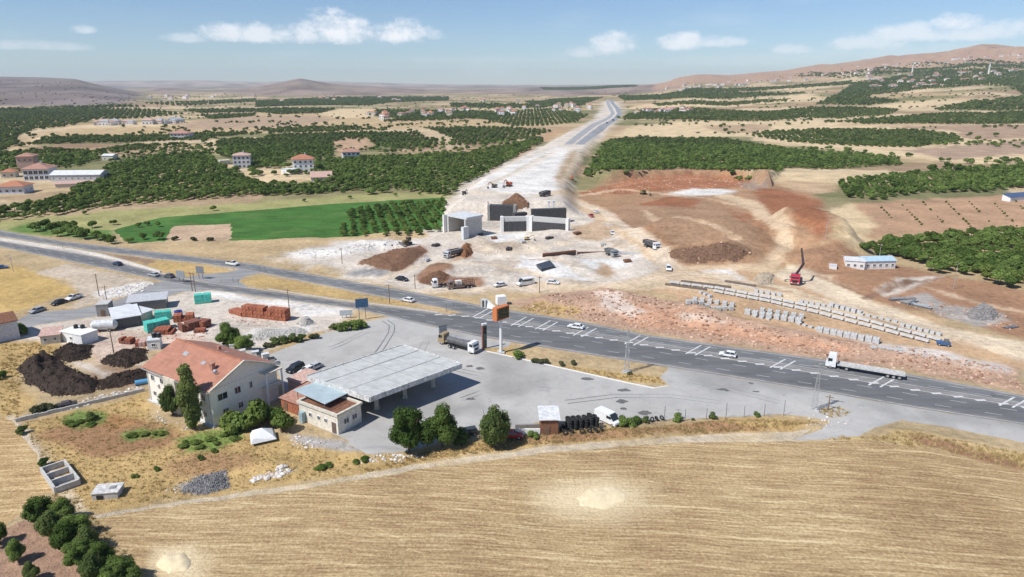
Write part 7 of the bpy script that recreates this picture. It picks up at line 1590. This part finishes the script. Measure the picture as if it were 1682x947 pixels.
def put_stuff(name, label, cat, protos, polys):
    p, s = scatter_in(polys, 1); n = len(p)
    scatter(name, label, cat, protos, p, RNG.integers(0, len(protos), n), np.stack([s, s, s], -1), np.stack([np.zeros(n), np.zeros(n), RNG.uniform(0, 6.28, n)], -1)); return n
SP = [(835, 500), (900, 485), (985, 474), (1070, 487), (1180, 514), (1330, 547), (1480, 579), (1640, 602), (1682, 610), (1682, 640), (1500, 610), (1350, 586), (1200, 564), (1080, 546), (960, 525), (890, 513)]
t = NT('pale_stones'); oi = t.n('ShaderNodeObjectInfo'); STONEP = t.done(t.mix(oi.outputs['Random'], (.42, .36, .31), (.74, .70, .65)), .95)
t = NT('red_stones'); oi = t.n('ShaderNodeObjectInfo'); STONER = t.done(t.mix(oi.outputs['Random'], (.22, .11, .065), (.60, .42, .31)), .95)
n1_ = put_stuff('rubble', 'pale broken stones dumped along the track, the junction and the low wall', 'rubble', stone_meshes(4, STONEP), [
    ([(412, 790), (430, 772), (470, 762), (495, 768), (480, 780), (440, 792)], 9, .25, 1.3), ([(590, 760), (620, 742), (680, 742), (700, 750), (640, 762)], 4, .2, .9), ([(85, 672), (130, 655), (200, 640), (235, 632), (238, 640), (150, 664), (100, 680)], 4, .2, 1.0),
    ([(150, 490), (180, 474), (230, 464), (255, 464), (235, 480), (180, 494)], 1.6, .2, 1.1), ([(540, 720), (480, 712), (470, 730), (500, 738), (530, 730)], 3, .15, .8), ([(1330, 680), (1400, 690), (1380, 704), (1320, 700)], 1.5, .15, .7), ([(470, 414), (600, 398), (700, 394), (640, 410), (520, 426)], .35, .3, 1.4), ([(270, 806), (330, 782), (372, 772), (374, 800), (300, 812)], 2, .15, .8),
    ([(240, 640), (275, 690), (350, 706), (345, 712), (262, 700), (236, 650)], 2, .15, .7), ([(730, 395), (930, 385), (1000, 400), (960, 430), (760, 440)], .05, .3, 1.2)])
n2_ = put_stuff('spoil_stones', 'rough red and pale stones covering the spoil bank beside the highway', 'stones', stone_meshes(4, STONER), [(SP, 1.3, .18, 1.3), ([(1090, 412), (1150, 404), (1240, 412), (1215, 432), (1120, 434)], .5, .3, 1.6), ([(1420, 562), (1520, 574), (1640, 602), (1600, 606), (1480, 586)], 2.2, .15, .9), ([(1465, 494), (1560, 498), (1680, 530), (1660, 545), (1520, 512)], .5, .2, 1.4), ([(945, 318), (1040, 294), (1130, 287), (1230, 295), (1232, 310), (1120, 314)], .12, .4, 1.6)])
n4_ = put_stuff('brick_debris', 'broken red bricks and litter scattered over the brick yard', 'debris', stone_meshes(3, BRICK), [([(190, 560), (250, 548), (340, 545), (350, 556), (300, 566), (245, 572), (200, 572)], .7, .15, .7), ([(370, 512), (400, 520), (480, 530), (470, 540), (390, 532)], .8, .15, .6), ([(150, 545), (250, 535), (350, 520), (360, 545), (250, 560)], .15, .15, .8)])
def tufts(n, mat, blades, h, spread):
    out = []
    for i in range(n):
        rg = random.Random(700 + i); m = MB()
        for k in range(blades):
            a = rg.uniform(0, 6.28); r0 = rg.uniform(0, spread); x, y = r0 * math.cos(a), r0 * math.sin(a); hh = h * rg.uniform(.5, 1.2); ln = rg.uniform(.1, .5) * h; q = rg.uniform(0, 6.28); w = .035 + .02 * rg.random()
            m.add([(x - w * math.sin(a), y + w * math.cos(a), 0), (x + w * math.sin(a), y - w * math.cos(a), 0), (x + ln * math.cos(q), y + ln * math.sin(q), hh)], [(0, 1, 2)])
        me = bpy.data.meshes.new('tuft'); me.from_pydata(m.v, [], m.f); me.materials.append(mat); out.append(bpy.data.objects.new('tuft', me))
    return out
n3_ = put_stuff('dry_grass', 'tangled dry grass and weeds on the verges and waste ground', 'grass', tufts(4, STRAW, 22, .34, .4), [
    ([(600, 770), (700, 742), (800, 722), (900, 708), (1050, 703), (1200, 688), (1350, 692), (1300, 706), (1100, 714), (900, 730), (700, 757), (600, 776)], 5, .4, 1.5), ([(25, 694), (140, 674), (238, 645), (256, 692), (350, 706), (500, 732), (600, 760), (560, 780), (440, 798), (240, 830), (140, 838), (105, 800), (60, 740)], 2.6, .3, .95),
    ([(1360, 722), (1430, 714), (1500, 708), (1580, 724), (1682, 744), (1800, 790), (1682, 774), (1540, 738), (1430, 724)], 4, .5, 1.6), ([(800, 574), (860, 592), (930, 602), (1020, 613), (1085, 620), (1094, 631), (1030, 626), (930, 604), (850, 587)], 3.5, .4, 1.2), ([(0, 562), (60, 562), (110, 574), (30, 602), (38, 645), (30, 688), (0, 680)], 2, .4, 1.4), ([(850, 506), (890, 494), (960, 514), (900, 518)], 1.5, .5, 1.4), ([(1340, 674), (1380, 666), (1400, 676), (1366, 688)], 4, .5, 1.4), ([(60, 830), (110, 800), (150, 845), (210, 905), (250, 960), (190, 930)], 3, .4, 1.3)])
print('stuff', n1_, n2_, n3_)
print('objects', len(bpy.data.objects))
